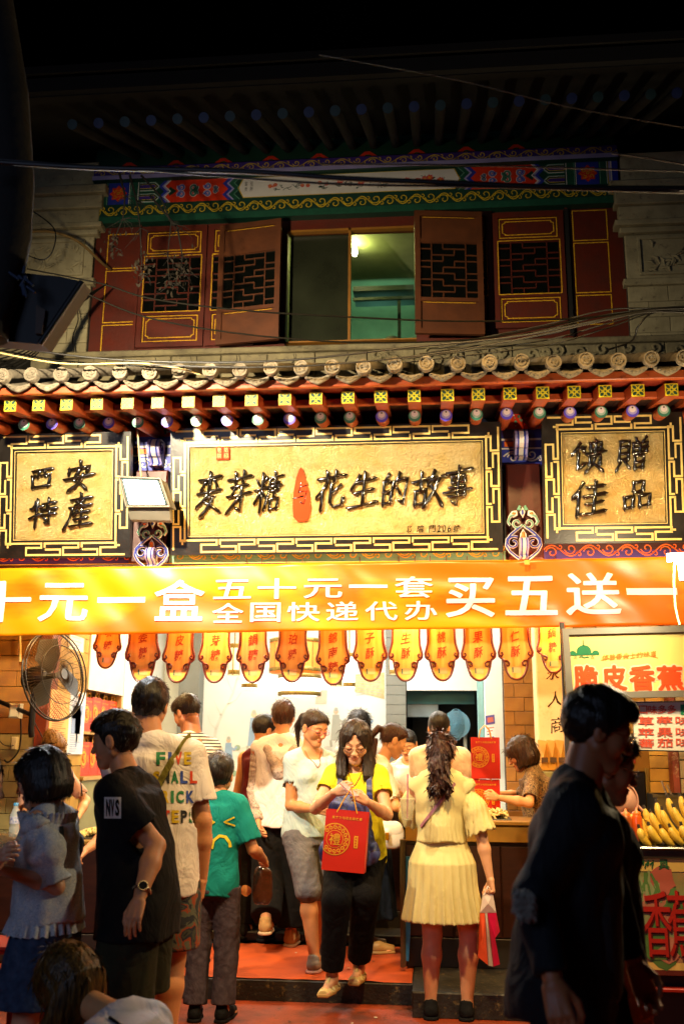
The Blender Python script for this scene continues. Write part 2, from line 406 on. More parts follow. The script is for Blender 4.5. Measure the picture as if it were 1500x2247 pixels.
# window: dark sash left, lit room right
wz0 = P(770, 748, YU).z
xm = P(767, 620, YU).x
fr_m = mat('window_wood', '#8a5a18', 0.5, var=0.2)
m = MB(); m.box((xm-.014, YU+.0, wz0), (xm+.008, YU+.05, wt)); m.box((wl-.02, YU, wt-.02), (wr, YU+.05, wt)); m.box((wl-.02, YU+.001, wz0), (wr, YU+.06, wz0+.012))
wf = m.obj('window_frame', fr_m, us)
m = MB(); m.box((wl, YU+.07, wz0), (xm-.014, YU+.076, wt-.02)); m.obj('sash_pane', mat('dull_glass', '#26291c', 0.25, var=0.3, vs=3), wf)
m = MB()
ym = mat('room_wall', '#77805a', 0.7, var=0.12)
x0, x1, y0, y1, z0, z1 = xm-.6, wr+1.2, YU+.121, YU+2.4, wz0-.3, wt+.25
m.poly([(x0, y1, z0), (x1, y1, z0), (x1, y1, z1), (x0, y1, z1)]); m.poly([(x0, y0, z1), (x1, y0, z1), (x1, y1, z1), (x0, y1, z1)])
m.poly([(x0, y0, z0), (x0, y1, z0), (x0, y1, z1), (x0, y0, z1)]); m.poly([(x1, y0, z0), (x1, y1, z0), (x1, y1, z1), (x1, y0, z1)]); m.poly([(x0, y0, z0), (x1, y0, z0), (x1, y1, z0), (x0, y1, z0)])
m.obj('upstairs_room', ym, us)
sh = mat('room_dark', '#2a3a30', 0.5)
m = MB(); pa = P(775, 640, YU+1.2); pb = P(908, 632, YU+1.2); m.box((pa.x, YU+1.15, pa.z-.02), (pb.x, YU+1.5, pb.z+.012)); pa = P(775, 662, YU+1.1); pb = P(908, 655, YU+1.1); m.box((pa.x, YU+1.05, pa.z-.01), (pb.x, YU+1.08, pb.z+.006)); pa = P(872, 745, YU+1.2); m.box((pa.x, YU+1.2, z0), (pa.x+.03, YU+1.24, pa.z+.45)); m.obj('curtain_rail', sh, us)
m = MB(); p = P(860, 752, YU+.6); m.lathe((p.x, p.y, p.z-.05), [(.0, .10), (.06, .09), (.10, .05), (.11, 0), (.10, -.04)], 16); m.obj('round_lamp_top', mat('lampshade_dark', '#3c3a28', 0.6), us)
# ceiling bulb of the upstairs room
p = P(778, 550, YU+.75)
lb = thing('light_bulb', 'bare lit bulb hanging from the ceiling behind the open upstairs window', 'light bulb', p)
m = MB(); m.lathe(p, [(0, -.055), (.018, -.05), (.024, -.03), (.022, 0), (.015, .03), (.013, .05)], 12); m.obj('bulb', mat('bulb_glow', '#fff4d0', 0.5, emit='#fff6cf', es=25), lb)
m = MB(); m.lathe(p, [(.016, .045), (.018, .085), (.06, .10), (.07, .12)], 12); m.tube([p+Vector((0, 0, .1)), p+Vector((0.01, 0.0, z1-p.z))], .006); m.obj('lamp_holder', mat('holder', '#8a8262', 0.5), lb)
lamp('upstairs_bulb_light', 'POINT', p+Vector((0, -.02, -.02)), 16, '#f0f08a', size=.03)
lamp('upstairs_room_light', 'AREA', P(830, 742, YU+1.3)+Vector((0, .3, -.05)), 5, '#a8ffe8', P(830, 560, YU+1.6)+Vector((0, 1.2, 0)), .3)
# ---- painted beam under the top eave
BL, BR = X(206, 450), X(1352, 410)
bz = lambda py: P(700, py, YU).z
beam_y = YU-0.08
pal = [mat('paint_green', '#174a35', .5, var=.15, vs=20), mat('paint_yellow', '#c7a51e', .45, var=.15, vs=20), mat('paint_blue', '#23308f', .5, var=.15, vs=20), mat('paint_white', '#cfc9c0', .5, var=.08),
       mat('paint_red', '#c8300f', .45, var=.15, vs=20), mat('paint_lilac', '#9189b8', .5, var=.1), mat('paint_darkgreen', '#0f3527', .5), mat('paint_pink', '#c4584a', .5), mat('paint_black', '#120d0c', .5), mat('paint_lightgreen', '#5f9076', .5, var=.1), mat('paint_purple', '#3a2475', .5, var=.15), mat('paint_orange', '#e06a18', .45)]
GR, YE, BLU, WH, RE, LI, DG, PI_, BK, LG, PU, OR = range(12)
zA = bz(482); zB = bz(468); zC = bz(443); zD = bz(393); zE = bz(383); zF = bz(363); zG = bz(300)
m = MB(); m.box((BL, beam_y, zA), (BR, YU+.1, zD)); m.box((BL+.02, beam_y-.05, zD), (BR, YU+.1, zE)); m.box((BL+.02, beam_y-.02, zE), (BR, YU+.1, zF)); m.box((BL, YU-.02, zF), (BR, YU+.1, zG))
pb_ = m.obj('painted_beam', pal[DG], us)
F = Flat((BL, beam_y, zA)); Wb = BR-BL; g1 = zC-zA; g2 = zD-zA
F.rect(0, 0, Wb, (zB-zA), GR); scrolls(F, 0.01, Wb, (zB-zA)*0.9, g1, .115, .008, YE, 2)
def mirror(fn):
    fn(lambda u: u); fn(lambda u: Wb-u)
pxu = lambda px: X(px, 440)-BL
def side(M):
    b = g1+.006; t = g2-.004; h = t-b; c = (b+t)/2
    def R(u0, u1, mi, k=1): F.poly([(M(u0), b), (M(u1), b), (M(u1), t), (M(u0), t)], mi, k)
    R(0, .07, BLU); R(.05, .06, WH, 2); R(.062, .075, LI, 2); R(.078, .082, YE, 2); R(.085, .15, GR); R(.087, .092, WH, 2); R(.143, .149, LG, 2)
    R(.155, .335, BLU)
    n = 8; uc = .245
    F.poly([(M(uc)+(.068+.010*math.cos(n*a))*math.cos(a), c+(.068+.010*math.cos(n*a))*math.sin(a)) for a in [2*math.pi*i/48 for i in range(48)]], RE, 2)
    for i in range(8):
        a = 2*math.pi*i/8; F.ribbon(spiral(M(uc)+.04*math.cos(a), c+.04*math.sin(a), .02, .004, a, .9, 8), .005, YE if i % 2 else OR, 3)
    F.ribbon(spiral(M(uc), c, .018, .004, 0, 1.2, 10), .005, YE, 3)
    R(.34, .345, WH, 2); R(.348, .43, GR); R(.352, .358, LG, 2); R(.418, .424, WH, 2)
    # nested hexagon lozenges
    u0, u1 = .435, .62
    for lo, hi in ((b, c-h*.02), (c+h*.02, t)):
        mid = (lo+hi)/2
        F.poly([(M(u0), lo), (M(u1-.05), lo), (M(u1), mid), (M(u1-.05), hi), (M(u0), hi)], GR, 1)
        for e, cc, k in ((.006, LG, 2), (.011, WH, 3), (.016, DG, 4), (.030, YE, 5), (.034, PU, 6)):
            F.poly([(M(u0), lo+e), (M(u1-.05-e*.4), lo+e), (M(u1-e*1.2), mid), (M(u1-.05-e*.4), hi-e), (M(u0), hi-e)], cc, k)
    # arrow bands and red field
    def arrow(u, wd, mi, k):
        F.poly([(M(u+.05), b), (M(u+.05+wd), b), (M(u+wd), c-h*.25), (M(u+.05+wd), c), (M(u+wd), c+h*.25), (M(u+.05+wd), t), (M(u+.05), t), (M(u), c+h*.25), (M(u+.05), c), (M(u), c-h*.25)], mi, k)
    F.rect(M(.66), b, M(1.22), t, RE, 2)
    arrow(.60, .03, BLU, 3); arrow(.63, .018, LI, 4); arrow(.648, .012, WH, 5)
    arrow(1.16, .035, BLU, 3); arrow(1.197, .018, LI, 4); arrow(1.215, .04, GR, 4); arrow(1.258, .008, LG, 5)
    F.poly([(M(.70), c-.045), (M(.76), c), (M(.70), c+.045), (M(.68), c)], DG, 4)
    for s in (1, -1):
        for (uu, vv, r, cl, ph, tn) in ((.80, .035, .032, BLU, 2.6, 1.3), (.91, .028, .036, GR, .3, -1.3), (1.03, .038, .028, BLU, 2.9, 1.2), (1.10, .02, .016, DG, .2, -1.0)):
            sp = [(M(x), c+s*y) for x, y in spiral(uu, vv, r, r*.3, ph, tn, 16)]
            F.ribbon(sp, .024, WH, 4); F.ribbon(sp, .016, cl, 5); F.ribbon(sp, .004, LG if cl == GR else LI, 6)
mirror(side)
uL, uR = 1.26, Wb-1.26; b = g1+.004; t = g2; c = (b+t)/2
F.rect(uL+.05, b, uR-.05, t, DG, 2)
for e, cc, k in ((.012, YE, 5), (.017, WH, 6)):
    F.poly([(uL+.07+e, b+e), (uR-.07-e, b+e), (uR-.01-e*2, c), (uR-.07-e, t-e), (uL+.07+e, t-e), (uL+.01+e*2, c)], cc, k)
r = random.Random(3)
for i in range(44):                                           # painted peonies and leaves
    u = uL+.22+(uR-uL-.40)*r.random(); v = c+(t-b)*.30*(r.random()-.6); s = .010+.018*r.random()
    if i % 3: 
        for k in range(4):
            a = r.random()*6.28; F.ribbon([(u, v), (u+s*1.4*math.cos(a), v+s*.9*math.sin(a)), (u+s*2.2*math.cos(a+.3), v+s*1.2*math.sin(a+.3))], .006, [DG, BK, GR][k % 3], 7, taper=True)
    else:
        for k, cc in enumerate((RE, PI_, OR if i % 2 else PI_, YE)):
            n = 7; F.poly([(u+s*(1-.25*k)*(1+.2*math.cos(n*a))*math.cos(a), v+s*(1-.25*k)*(1+.2*math.cos(n*a))*math.sin(a)) for a in [2*math.pi*q/28 for q in range(28)]], cc, 8+k)
for j, (ch, sc) in enumerate((('花', 1), ('开', 1), ('富', .8), ('贵', .8))):
    u = uL+.14-.045*(j//2); v = c+.035-.052*(j % 2); put_text(F.m, ch, (u, v-.02, u+.028*sc, v+.02), lambda a, q: F.at(a, q, 8), BK)
F2 = Flat((BL, beam_y-.05, zD)); F2.rect(0.02, 0.002, Wb, zE-zD-.002, LI)
F3 = Flat((BL, beam_y-.02, zE)); F3.rect(0.02, 0, Wb, zF-zE, PU); scrolls(F3, .03, Wb, 0.004, (zF-zE)*.96, .13, .008, YE, 2)
F4 = Flat((BL, YU-.02, zF)); F4.rect(0.03, 0, Wb, zG-zF, DG)
for i in range(9):
    u = .30+i*.42; F4.poly([(u-.14, 0), (u+.16, 0), (u+.02, .10), (u-.02, .10)], RE, 2); F4.ribbon(spiral(u, .03, .04, .01, 0, 1.2, 12), .012, GR, 3); F4.ribbon(spiral(u+.07, .03, .025, .006, 0, -1.2, 12), .008, WH, 3)
for ff in (F2, F3, F4): F.m.add(ff.m.v, ff.m.f, 0); 
k0 = len(F.m.mi); 
mi_all = F.m.mi[:k0-sum(len(q.m.f) for q in (F2, F3, F4))]+F2.m.mi+F3.m.mi+F4.m.mi; F.m.mi = mi_all
F.obj('painted_pattern', pal, pb_)
# ---- top roof: dark soffit, rafters and round rafter ends
black_wood = mat('dark_wood', '#050403', .8, var=.3)
tr = thing('top_eave', 'dark upper eave with a row of faint blue rafter ends', 'roof', (0, 6.2, 6.3))
e0 = P(760, 240, 6.2); w0 = P(700, 352, YU)
m = MB(); slope = Vector((0, 6.05-YU, e0.z-w0.z-.02))
x0, x1 = X(-200, 300), X(1800, 300)
m.prism([(x0, YU+.4, w0.z+.36), (x1, YU+.4, w0.z+.36), (x1, 6.0, e0.z+.08), (x0, 6.0, e0.z+.08)], (0, 0, .05)); m.obj('soffit', black_wood, tr)
m = MB(); m.box((x0, 5.95, e0.z+.09), (x1, 6.02, e0.z+.20)); m.obj('eave_board', black_wood, tr)
m = MB(); m.prism([(x0, 5.9, e0.z+.20), (x1, 5.9, e0.z+.20), (x1, 9.5, e0.z+1.9), (x0, 9.5, e0.z+1.9)], (0, 0, .06)); m.obj('roof_deck', mat('roof_black', '#060505', .9), tr)
nb = [(447, 258), (503, 256), (560, 254), (616, 250), (671, 247), (727, 244), (783, 240), (838, 237), (897, 235), (961, 226), (1016, 227), (1076, 222), (1132, 223), (1189, 222), (1246, 212), (1309, 212), (1377, 206)]
mr = MB(); mr.lathe((0, 0, 0), [(.038, 0), (.038, 1.6)], 12, 'y'); mr = mr.mesh('round_rafter', black_wood)
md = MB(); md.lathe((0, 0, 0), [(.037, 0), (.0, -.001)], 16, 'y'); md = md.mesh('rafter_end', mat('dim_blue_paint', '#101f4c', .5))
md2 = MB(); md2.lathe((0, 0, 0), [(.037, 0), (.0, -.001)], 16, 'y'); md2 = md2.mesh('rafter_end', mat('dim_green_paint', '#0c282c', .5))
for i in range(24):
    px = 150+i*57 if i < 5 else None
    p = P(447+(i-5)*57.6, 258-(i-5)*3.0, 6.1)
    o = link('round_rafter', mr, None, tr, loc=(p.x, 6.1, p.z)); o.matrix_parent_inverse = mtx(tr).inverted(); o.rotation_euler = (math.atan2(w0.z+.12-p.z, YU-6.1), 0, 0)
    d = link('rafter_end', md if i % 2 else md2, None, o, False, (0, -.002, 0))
# ================================================================ stone gable piers left and right of the upper floor
stone_w = mat('grey_carved_brick', '#a89c78', .85, var=.2, vs=7, bump=.5, bs=35, col2='#8c8160', wear='#6a5d48', rand=.12)
stone_d = mat('brick_mortar', '#3b352a', .95, var=.2)
def rub(M, x0, x1, y0, y1, z0, z1, cols, rows, seed, name='brick', parent=None, mt=None, off=True, gap=.004, depth=.014):
    """courses of separate bricks on the face y0 (proud of the backing wall)"""
    r = random.Random(seed); bh = (z1-z0)/rows; bw = (x1-x0)/cols; out = []
    meshes = {}
    for j in range(rows):
        sft = (bw/2 if (j % 2 and off) else 0)
        edges = sorted(set([x0]+[x0+sft+bw*i for i in range(0 if sft else 1, cols+1)]+[x1])); edges = [e for e in edges if x0-1e-6 <= e <= x1+1e-6]
        for a, b in zip(edges[:-1], edges[1:]):
            if b-a < .02: continue
            key = (round(b-a, 3), r.randrange(2))
            if key not in meshes:
                q = MB(); q.bbox((0, 0, 0), (b-a-gap, depth+.02, bh-gap), .002+.0015*key[1]); meshes[key] = q.mesh(name, mt)
            o = link(name, meshes[key], None, parent, True, (a+gap/2, y0+.004*r.random(), z0+j*bh+gap/2)); out.append(o)
    return out
def stone_pier(label, px0, px1, py0, py1, Y, flip, panel):
    x0, x1 = sorted((P(px0, 600, Y).x, P(px1, 600, Y).x)); z0 = P(px0, py1, Y).z; z1 = P(px0, py0, Y).z
    t = thing('carved_stone_pier', label, 'pier', ((x0+x1)/2, Y, z0))
    m = MB(); m.box((x0, Y+.02, z0), (x1, Y+1.2, z1)); m.obj('core', stone_d, t)
    rub(m, x0, x1, Y, Y+.1, z0, z0+(z1-z0)*.36, 2 if x1-x0 < .7 else 3, 5, 5+int(px0), 'stone_block', t, stone_w)
    zz = z0+(z1-z0)*.36
    for k, (hh, d) in enumerate(((.06, .03), (.40, 0), (.05, .04), (.05, .08), (.14, .04), (.12, .07), (.08, .11))):
        q = MB(); q.bbox((x0-(d if flip else 0), Y-d, zz), (x1+(0 if flip else d), Y+.05, zz+hh-.003), .008); q.obj('cornice_course', stone_w, t); 
        if k == 1: pz = (zz, zz+hh)
        zz += hh
    q = MB(); q.box((x0, Y-.02, zz), (x1, Y+.05, z1)); q.obj('stone_block', stone_w, t)
    # relief panel: border and carved leaves
    a, b = (x0+(x1-x0)*panel[0], x0+(x1-x0)*panel[1]); c, d = pz[0]+.03, pz[1]-.03
    q = MB()
    for (A, B) in (((a, c), (b, c+.025)), ((a, d-.025), (b, d)), ((a, c+.025), (a+.025, d-.025)), ((b-.025, c+.025), (b, d-.025))): q.bbox((A[0], Y-.022, A[1]), (B[0], Y, B[1]), .004)
    r = random.Random(int(px0)+3)
    for i in range(26):
        u = a+.05+(b-a-.1)*r.random(); v = c+.05+(d-c-.1)*r.random(); an = r.random()*3.1; L = .03+.04*r.random()
        q.tube([(u-L*math.cos(an), Y-.003, v-L*math.sin(an)), (u, Y-.014, v), (u+L*math.cos(an+.5), Y-.003, v+L*math.sin(an+.5))], [.004, .013, .003], 6)
    q.obj('relief_panel', stone_w, t)
    return t
stone_pier('pale carved stone pier left of the red upper floor', -60, 201, 372, 790, YU-.06, False, (.40, .93))
stone_pier('shadowed carved stone pier right of the red upper floor', 1374, 1640, 340, 800, YU-.06, True, (.10, .75))
# ================================================================ tiled eave over the shop
YT = 5.6
te = thing('tiled_eave', 'grey tiled eave with red boards and painted rafter ends over the shop sign', 'roof', (0, YT, 3.7))
tile_m = mat('grey_tile', '#7d7260', .85, var=.25, vs=14, bump=.8, bs=70, col2='#5c5343', wear='#3d362b', rand=.28)
pc = P(700, 806, YT); zc = pc.z; sp_ = (P(1427, 790, YT).x-P(5, 815, YT).x)/21.0
xs0 = P(5, 825, YT).x
dec = MB()   # medallion tile end with raised rim and motif
dec.lathe((0, 0, 0), [(.0, -.004), (.018, -.004), (.022, -.012), (.028, -.012), (.032, -.002), (.043, -.004), (.046, -.014), (.052, -.014), (.055, -.006), (.055, .03)], 24, 'y')
r = random.Random(1)
for i in range(5):
    a = i*1.257; dec.tube([(.012*math.cos(a), -.006, .012*math.sin(a)), (.026*math.cos(a+.5), -.013, .026*math.sin(a+.5)), (.036*math.cos(a+1.1), -.006, .036*math.sin(a+1.1))], [.003, .005, .002], 5)
dec.v = [(x*.86, y, z*.86) for x, y, z in dec.v]
dec_me = dec.mesh('tile_medallion', tile_m)
tb = MB(); L = 1.75; sl = .40
pts = []; n = 10
for k in range(9):
    yy = L*k/8; rr = .045+(.004 if k % 2 else 0)
    for i in range(n+1):
        a = math.pi*i/n*1.15-.075*math.pi; pts.append((rr*math.cos(a), yy, sl*yy+rr*math.sin(a)))
tb.add(pts, [(k*(n+1)+i, k*(n+1)+i+1, (k+1)*(n+1)+i+1, (k+1)*(n+1)+i) for k in range(8) for i in range(n)], 0, True)
tb_me = tb.mesh('cover_tile_row', tile_m)
pan = MB(); pts = []
for k in range(9):
    for i in range(9):
        a = math.pi*(i/8); pts.append((-.07*math.cos(a), L*k/8, sl*L*k/8-.035*math.sin(a)+(.006 if k % 2 else 0)))
pan.add(pts, [(k*9+i, k*9+i+1, (k+1)*9+i+1, (k+1)*9+i) for k in range(8) for i in range(8)], 0, True); pan_me = pan.mesh('pan_tile_row', tile_m)
drip = MB(); o1 = []; N_ = 15
for i in range(N_):      # crescent drip tile with pointed lower lip
    a = i/(N_-1); x = -.078+.156*a; dz = -.022*math.sin(math.pi*a); lip = -.020-.018*math.sin(math.pi*a)**.7-(.006*max(0, 1-abs(a-.5)*6)); o1.append((x, dz, lip))
vs = []
for x, dz, lip in o1: vs += [(x, 0, dz), (x, -.012, dz+lip*.5), (x, -.008, dz+lip), (x, .012, dz+lip), (x, .018, dz-.008)]
drip.add(vs, [(i*5+j, i*5+j+1, (i+1)*5+j+1, (i+1)*5+j) for i in range(N_-1) for j in range(4)], 0, True)
for i in range(1, N_-2, 2):
    x, dz, lip = o1[i]; drip.tube([(x-.008, -.013, dz+lip*.4), (x, -.019, dz+lip*.62), (x+.010, -.012, dz+lip*.35)], [.002, .0042, .002], 5)
drip_me = drip.mesh('drip_tile', tile_m)
NT = 27
for i in range(NT):
    x = xs0+sp_*(i-2); jz = .004*rnd.uniform(-1, 1)
    o = link('cover_tile_row', tb_me, None, te, True, (x, YT+.02, zc-.0+jz)); o.rotation_euler = (0, 0, rad(rnd.uniform(-.4, .4)))
    d = link('tile_medallion', dec_me, None, te, True, (x, YT+rnd.uniform(-.006, .006), zc+jz)); d.rotation_euler = (rad(rnd.uniform(-7, 7)), rad(rnd.uniform(0, 360)), rad(rnd.uniform(-7, 7))); d.location.z += rnd.uniform(-.004, .004)
    link('pan_tile_row', pan_me, None, te, True, (x+sp_/2, YT+.05, zc-.035)); o = link('drip_tile', drip_me, None, te, True, (x+sp_/2, YT+.035+rnd.uniform(-.004, .004), zc-.030+.003*rnd.uniform(-1, 1))); o.rotation_euler = (0, rad(rnd.uniform(-2.5, 2.5)), 0)
XL, XR = xs0-3*sp_, xs0+25*sp_
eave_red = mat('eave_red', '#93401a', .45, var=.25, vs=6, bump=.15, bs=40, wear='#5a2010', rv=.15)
YQ = 5.78
sq = [P(x, y, YQ) for x, y in ((25, 890), (693, 875), (1473, 842))]
zq = P(740, 873, YQ).z; hq = 15*S(YQ)
YR = 6.08
zr = P(740, 917, YR).z; rr_ = 14.3*S(YR)
m = MB(); m.bbox((XL, YT+.085, zq+hq-.001), (XR, YT+.12, zc-.040)); m.obj('fascia_board', eave_red, te)
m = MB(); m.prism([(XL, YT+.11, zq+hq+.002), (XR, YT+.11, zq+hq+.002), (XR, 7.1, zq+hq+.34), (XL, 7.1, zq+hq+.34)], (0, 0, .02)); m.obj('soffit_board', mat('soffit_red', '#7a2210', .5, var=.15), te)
m = MB(); m.bbox((XL, YR-.10, zr+rr_+.012), (XR, YR-.06, zr+rr_+.055)); m.obj('purlin_board', eave_red, te)
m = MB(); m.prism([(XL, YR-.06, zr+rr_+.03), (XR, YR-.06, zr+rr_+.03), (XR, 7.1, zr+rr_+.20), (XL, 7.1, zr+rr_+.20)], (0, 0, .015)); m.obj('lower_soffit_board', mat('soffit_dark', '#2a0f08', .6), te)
raf = MB(); raf.prism([(-hq, 0, -hq), (hq, 0, -hq), (hq, 0, hq), (-hq, 0, hq)], (0, 1.0, .19)); raf_me = raf.mesh('square_rafter', eave_red)
yel = mat('rafter_yellow', '#cdb91c', .5, var=.25, vs=60, wear='#6a5a18'); grn = mat('rafter_green', '#174033', .5, var=.15)
E = Flat((0, -.001, 0)); e = hq*.98; E.rect(-e, -e, e, e, 0, 1)
for a in range(4):
    c_, s_ = math.cos(a*math.pi/2), math.sin(a*math.pi/2); rot = lambda u, v: (u*c_-v*s_, u*s_+v*c_)
    E.poly([rot(u*e, v*e) for u, v in ((.20, .32), (.30, .66), (.55, .80), (.80, .80), (.80, .55), (.66, .30), (.32, .20))], 1, 2)
    E.poly([rot(u*e, v*e) for u, v in ((-.30, .84), (.30, .84), (0, .52))], 1, 2)
E.disc(0, 0, e*.16, 1, 2, 10); e_me = E.m.mesh('painted_end', [yel, grn])
spx = [25, 87, 148, 214, 281, 347, 414, 481, 552, 625, 693, 763, 835, 908, 981, 1049, 1118, 1190, 1259, 1327, 1399, 1473]
for i in range(-2, 25):
    if 0 <= i < 22: x = P(spx[i], 870, YQ).x
    else: x = P(25, 870, YQ).x+i*.178 if i < 0 else P(1473, 870, YQ).x+(i-21)*.178
    o = link('square_rafter', raf_me, None, te, True, (x, YQ, zq)); link('painted_end', e_me, None, o, False, (0, 0, 0))
rl = MB(); rl.lathe((0, 0, 0), [(rr_, 0), (rr_*1.02, 1.0)], 18, 'y'); rl.v = [(x, y, z+y*.16) for x, y, z in rl.v]; rl_me = rl.mesh('round_rafter', eave_red)
whp = mat('end_white', '#e8e0e0', .45, var=.05); bkp = mat('end_black', '#0f0d10', .4)
endm = []
for cm in (mat('end_blue', '#5a50d8', .4, var=.1), mat('end_green', '#3a8068', .4, var=.1)):
    E = Flat((0, -.001, 0)); E.disc(0, 0, rr_*.99, 0, 1, 24); E.disc(0, rr_*.18, rr_*.74, 1, 2, 22); E.disc(0, rr_*.30, rr_*.52, 2, 3, 20); E.disc(0, rr_*.58, rr_*.14, 3, 4, 10)
    endm.append(E.m.mesh('painted_end', [cm, mat('end_pale_'+cm.name, '#a9a4dd' if 'blue' in cm.name else '#a9c4b2', .4), whp, bkp]))
rpx = [-10, 55, 116, 176, 240, 304, 368, 432, 499, 566, 635, 703, 767, 837, 909, 978, 1045, 1111, 1183, 1250, 1318, 1387, 1456]
for i in range(-2, 26):
    if 0 <= i < 23: x = P(rpx[i], 912, YR).x
    else: x = P(-10, 912, YR).x+i*.187 if i < 0 else P(1456, 912, YR).x+(i-22)*.187
    o = link('round_rafter', rl_me, None, te, True, (x, YR, zr+rnd.uniform(-.002, .002))); link('painted_end', endm[0 if i in (0, 2, 4, 6, 8, 10, 13, 15, 17, 19, 21, 24) else 1], None, o, False, (0, 0, 0))
# ridge of carved blocks against the upper wall
cr = mat('ridge_stone', '#857a58', .85, var=.2, vs=8, bump=.7, bs=40, col2='#6a6048', wear='#4c4433')
rd = thing('carved_ridge', 'row of carved grey ridge blocks behind the eave tiles', 'ridge', (0, YU-.3, 4.3))
YG = 7.25
zr0 = P(700, 822, YG).z-.1; zr1 = P(700, 772, YG).z
x = XL
k = 0
while x < XR:
    wd = .36+.05*rnd.random(); m = MB(); m.bbox((x+.003, YG+rnd.uniform(0, .008), zr0), (x+wd-.003, YG+.25, zr1), .006)
    r = random.Random(k)
    if k > 6:
        for q in range(9):
            u = x+.05+(wd-.1)*r.random(); v = zr1-.04-.12*r.random(); m.tube([(aa, YG-.008, bb) for aa, bb in spiral(u, v, .045, .01, r.random()*6, 1.0, 8)], [.004]+[.013]*7+[.005], 6)
    else:
        for q in range(2):
            u = x+wd*(.3+.4*r.random()); m.tube([(u+.02*math.sin(j*1.7+q)*j/2, YG-.0005, zr1-.01-.035*j) for j in range(5)], .0025, 4, 1)
    m.obj('ridge_block', [cr, stone_d], rd); x += wd; k += 1
m = MB(); m.bbox((XL, YG-.03, zr1+.002), (XR, YG+.36, zr1+.05), .01); m.obj('ridge_cap', cr, rd)
# ================================================================ shopfront frame behind the plaques
YB = 6.62
col_red = mat('column_red', '#451409', .4, var=.15, vs=6, bump=.08, bs=30)
fb = thing('shopfront_frame', 'painted beams and red posts carrying the golden plaques', 'frame', (0, YB, 2.7))
zc0 = P(700, 1243, YB).z; zc1 = P(700, 1205, YB).z
bx0, bx1 = -4.2, 3.4
m = MB(); m.box((bx0, YB, zc1), (bx1, YB+.2, P(700, 905, YB).z)); m.obj('back_board', mat('board_dark_blue', '#0e1c3a', .5, var=.2), fb)
m = MB(); m.bbox((bx0, YB-.14, zc0), (bx1, YB+.2, zc1-.002), .006); beam = m.obj('lower_beam', mat('beam_maroon', '#3a130a', .45), fb)
F = Flat((0, YB-.14, zc0)); h = zc1-zc0
Xb = lambda px: P(px, 1225, YB-.14).x
for (p0, p1, mi) in ((-200, 300, PU), (372, 1108, LG), (1186, 1700, PU)):
    F.rect(Xb(p0), 0.004, Xb(p1), h*.55, mi, 1); scrolls(F, Xb(p0)+.01, Xb(p1)-.01, h*.12, h*.95, .12, .008, YE if mi == LG else OR, 2)
F.rect(bx0, 0.0, bx1, 0.006, YE, 2); F.obj('painted_pattern', pal, beam)
for p0, p1 in ((300, 375), (1110, 1186)):
    a, b = P(p0, 1200, YB).x, P(p1, 1200, YB).x
    m = MB(); m.bbox((a, YB-.17, zc0+.005), (b, YB+.05, P(700, 1040, YB).z), .01); m.obj('post', col_red, fb)
    m = MB(); m.bbox((a-.02, YB-.12, P(700, 1040, YB).z+.002), (b+.02, YB, P(700, 930, YB).z), .006); blk = m.obj('painted_block', mat('block_blue', '#2a2f86', .45, var=.15), fb)
    F = Flat((a-.02, YB-.12, P(700, 1040, YB).z)); wv = b-a+.04; H_ = P(700, 930, YB).z-P(700, 1040, YB).z
    F.rect(0, 0, wv, H_*.30, BLU); scrolls(F, .01, wv-.01, H_*.05, H_*.30, .11, .010, WH, 2); F.rect(0, H_*.31, wv, H_*.34, WH, 2)
    F.rect(.02, H_*.36, wv*.45, H_*.46, OR, 2); F.rect(0, H_*.48, wv, H_*.52, WH, 2); F.rect(0, H_*.70, wv, H_, RE, 2)
    r = random.Random(p0)
    for i in range(16): F.disc(wv*(.08+.84*r.random()), H_*(.73+.24*r.random()), .006+.008*r.random(), WH if i % 3 else LG, 3, 8)
    F.obj('painted_pattern', pal, blk)
# carved volutes and fretwork ornaments on the posts
def volute(cx, py0, py1, Y, wd, parent, name='volute'):
    z1, z0 = P(cx, py0, Y).z, P(cx, py1, Y).z; xc = P(cx, (py0+py1)/2, Y).x; h = z1-z0; R = h*.36
    prof = [(-math.cos(a)*R*1.0, z1-R+math.sin(a)*R) for a in [math.pi*(.95-.12*i) for i in range(0, 7)]]
    prof = [(Y-R*.2-R*math.sin(t), z1-R+R*math.cos(t)) for t in [math.pi*i/7 for i in range(8)]]+[(Y+.02, z0+h*.12), (Y-.01, z0)]
    back = [(Y+.08, z0), (Y+.08, z1)]
    out = prof+back; M = MB(); ws = [0, .18, .32, .68, .82, 1.0]; ml = [WH, BLU, WH, LI, WH]
    ml = [WH, BLU, WH, BLU, WH]
    for k in range(5):
        xa, xb = xc-wd/2+wd*ws[k], xc-wd/2+wd*ws[k+1]
        M.prism([(xa+(.0005), y, z) for y, z in out], (xb-xa-.001, 0, 0), ml[k], LI if k in (0, 4) else ml[k])
    o = M.obj(name, pal, parent)
    q = MB(); q.tube([(xc+wd/2+.001, Y-R*.2+a, z1-R+b) for a, b in spiral(0, 0, R*.75, R*.1, 1.2, 2.0, 22)], .004, 5); q.obj('spiral_line', pal[PU], o)
for (px, dx) in ((342, 0), (1142, 0)):
    volute(px, 966 if px < 700 else 945, 1022 if px < 700 else 1003, YB-.20, .085, fb)
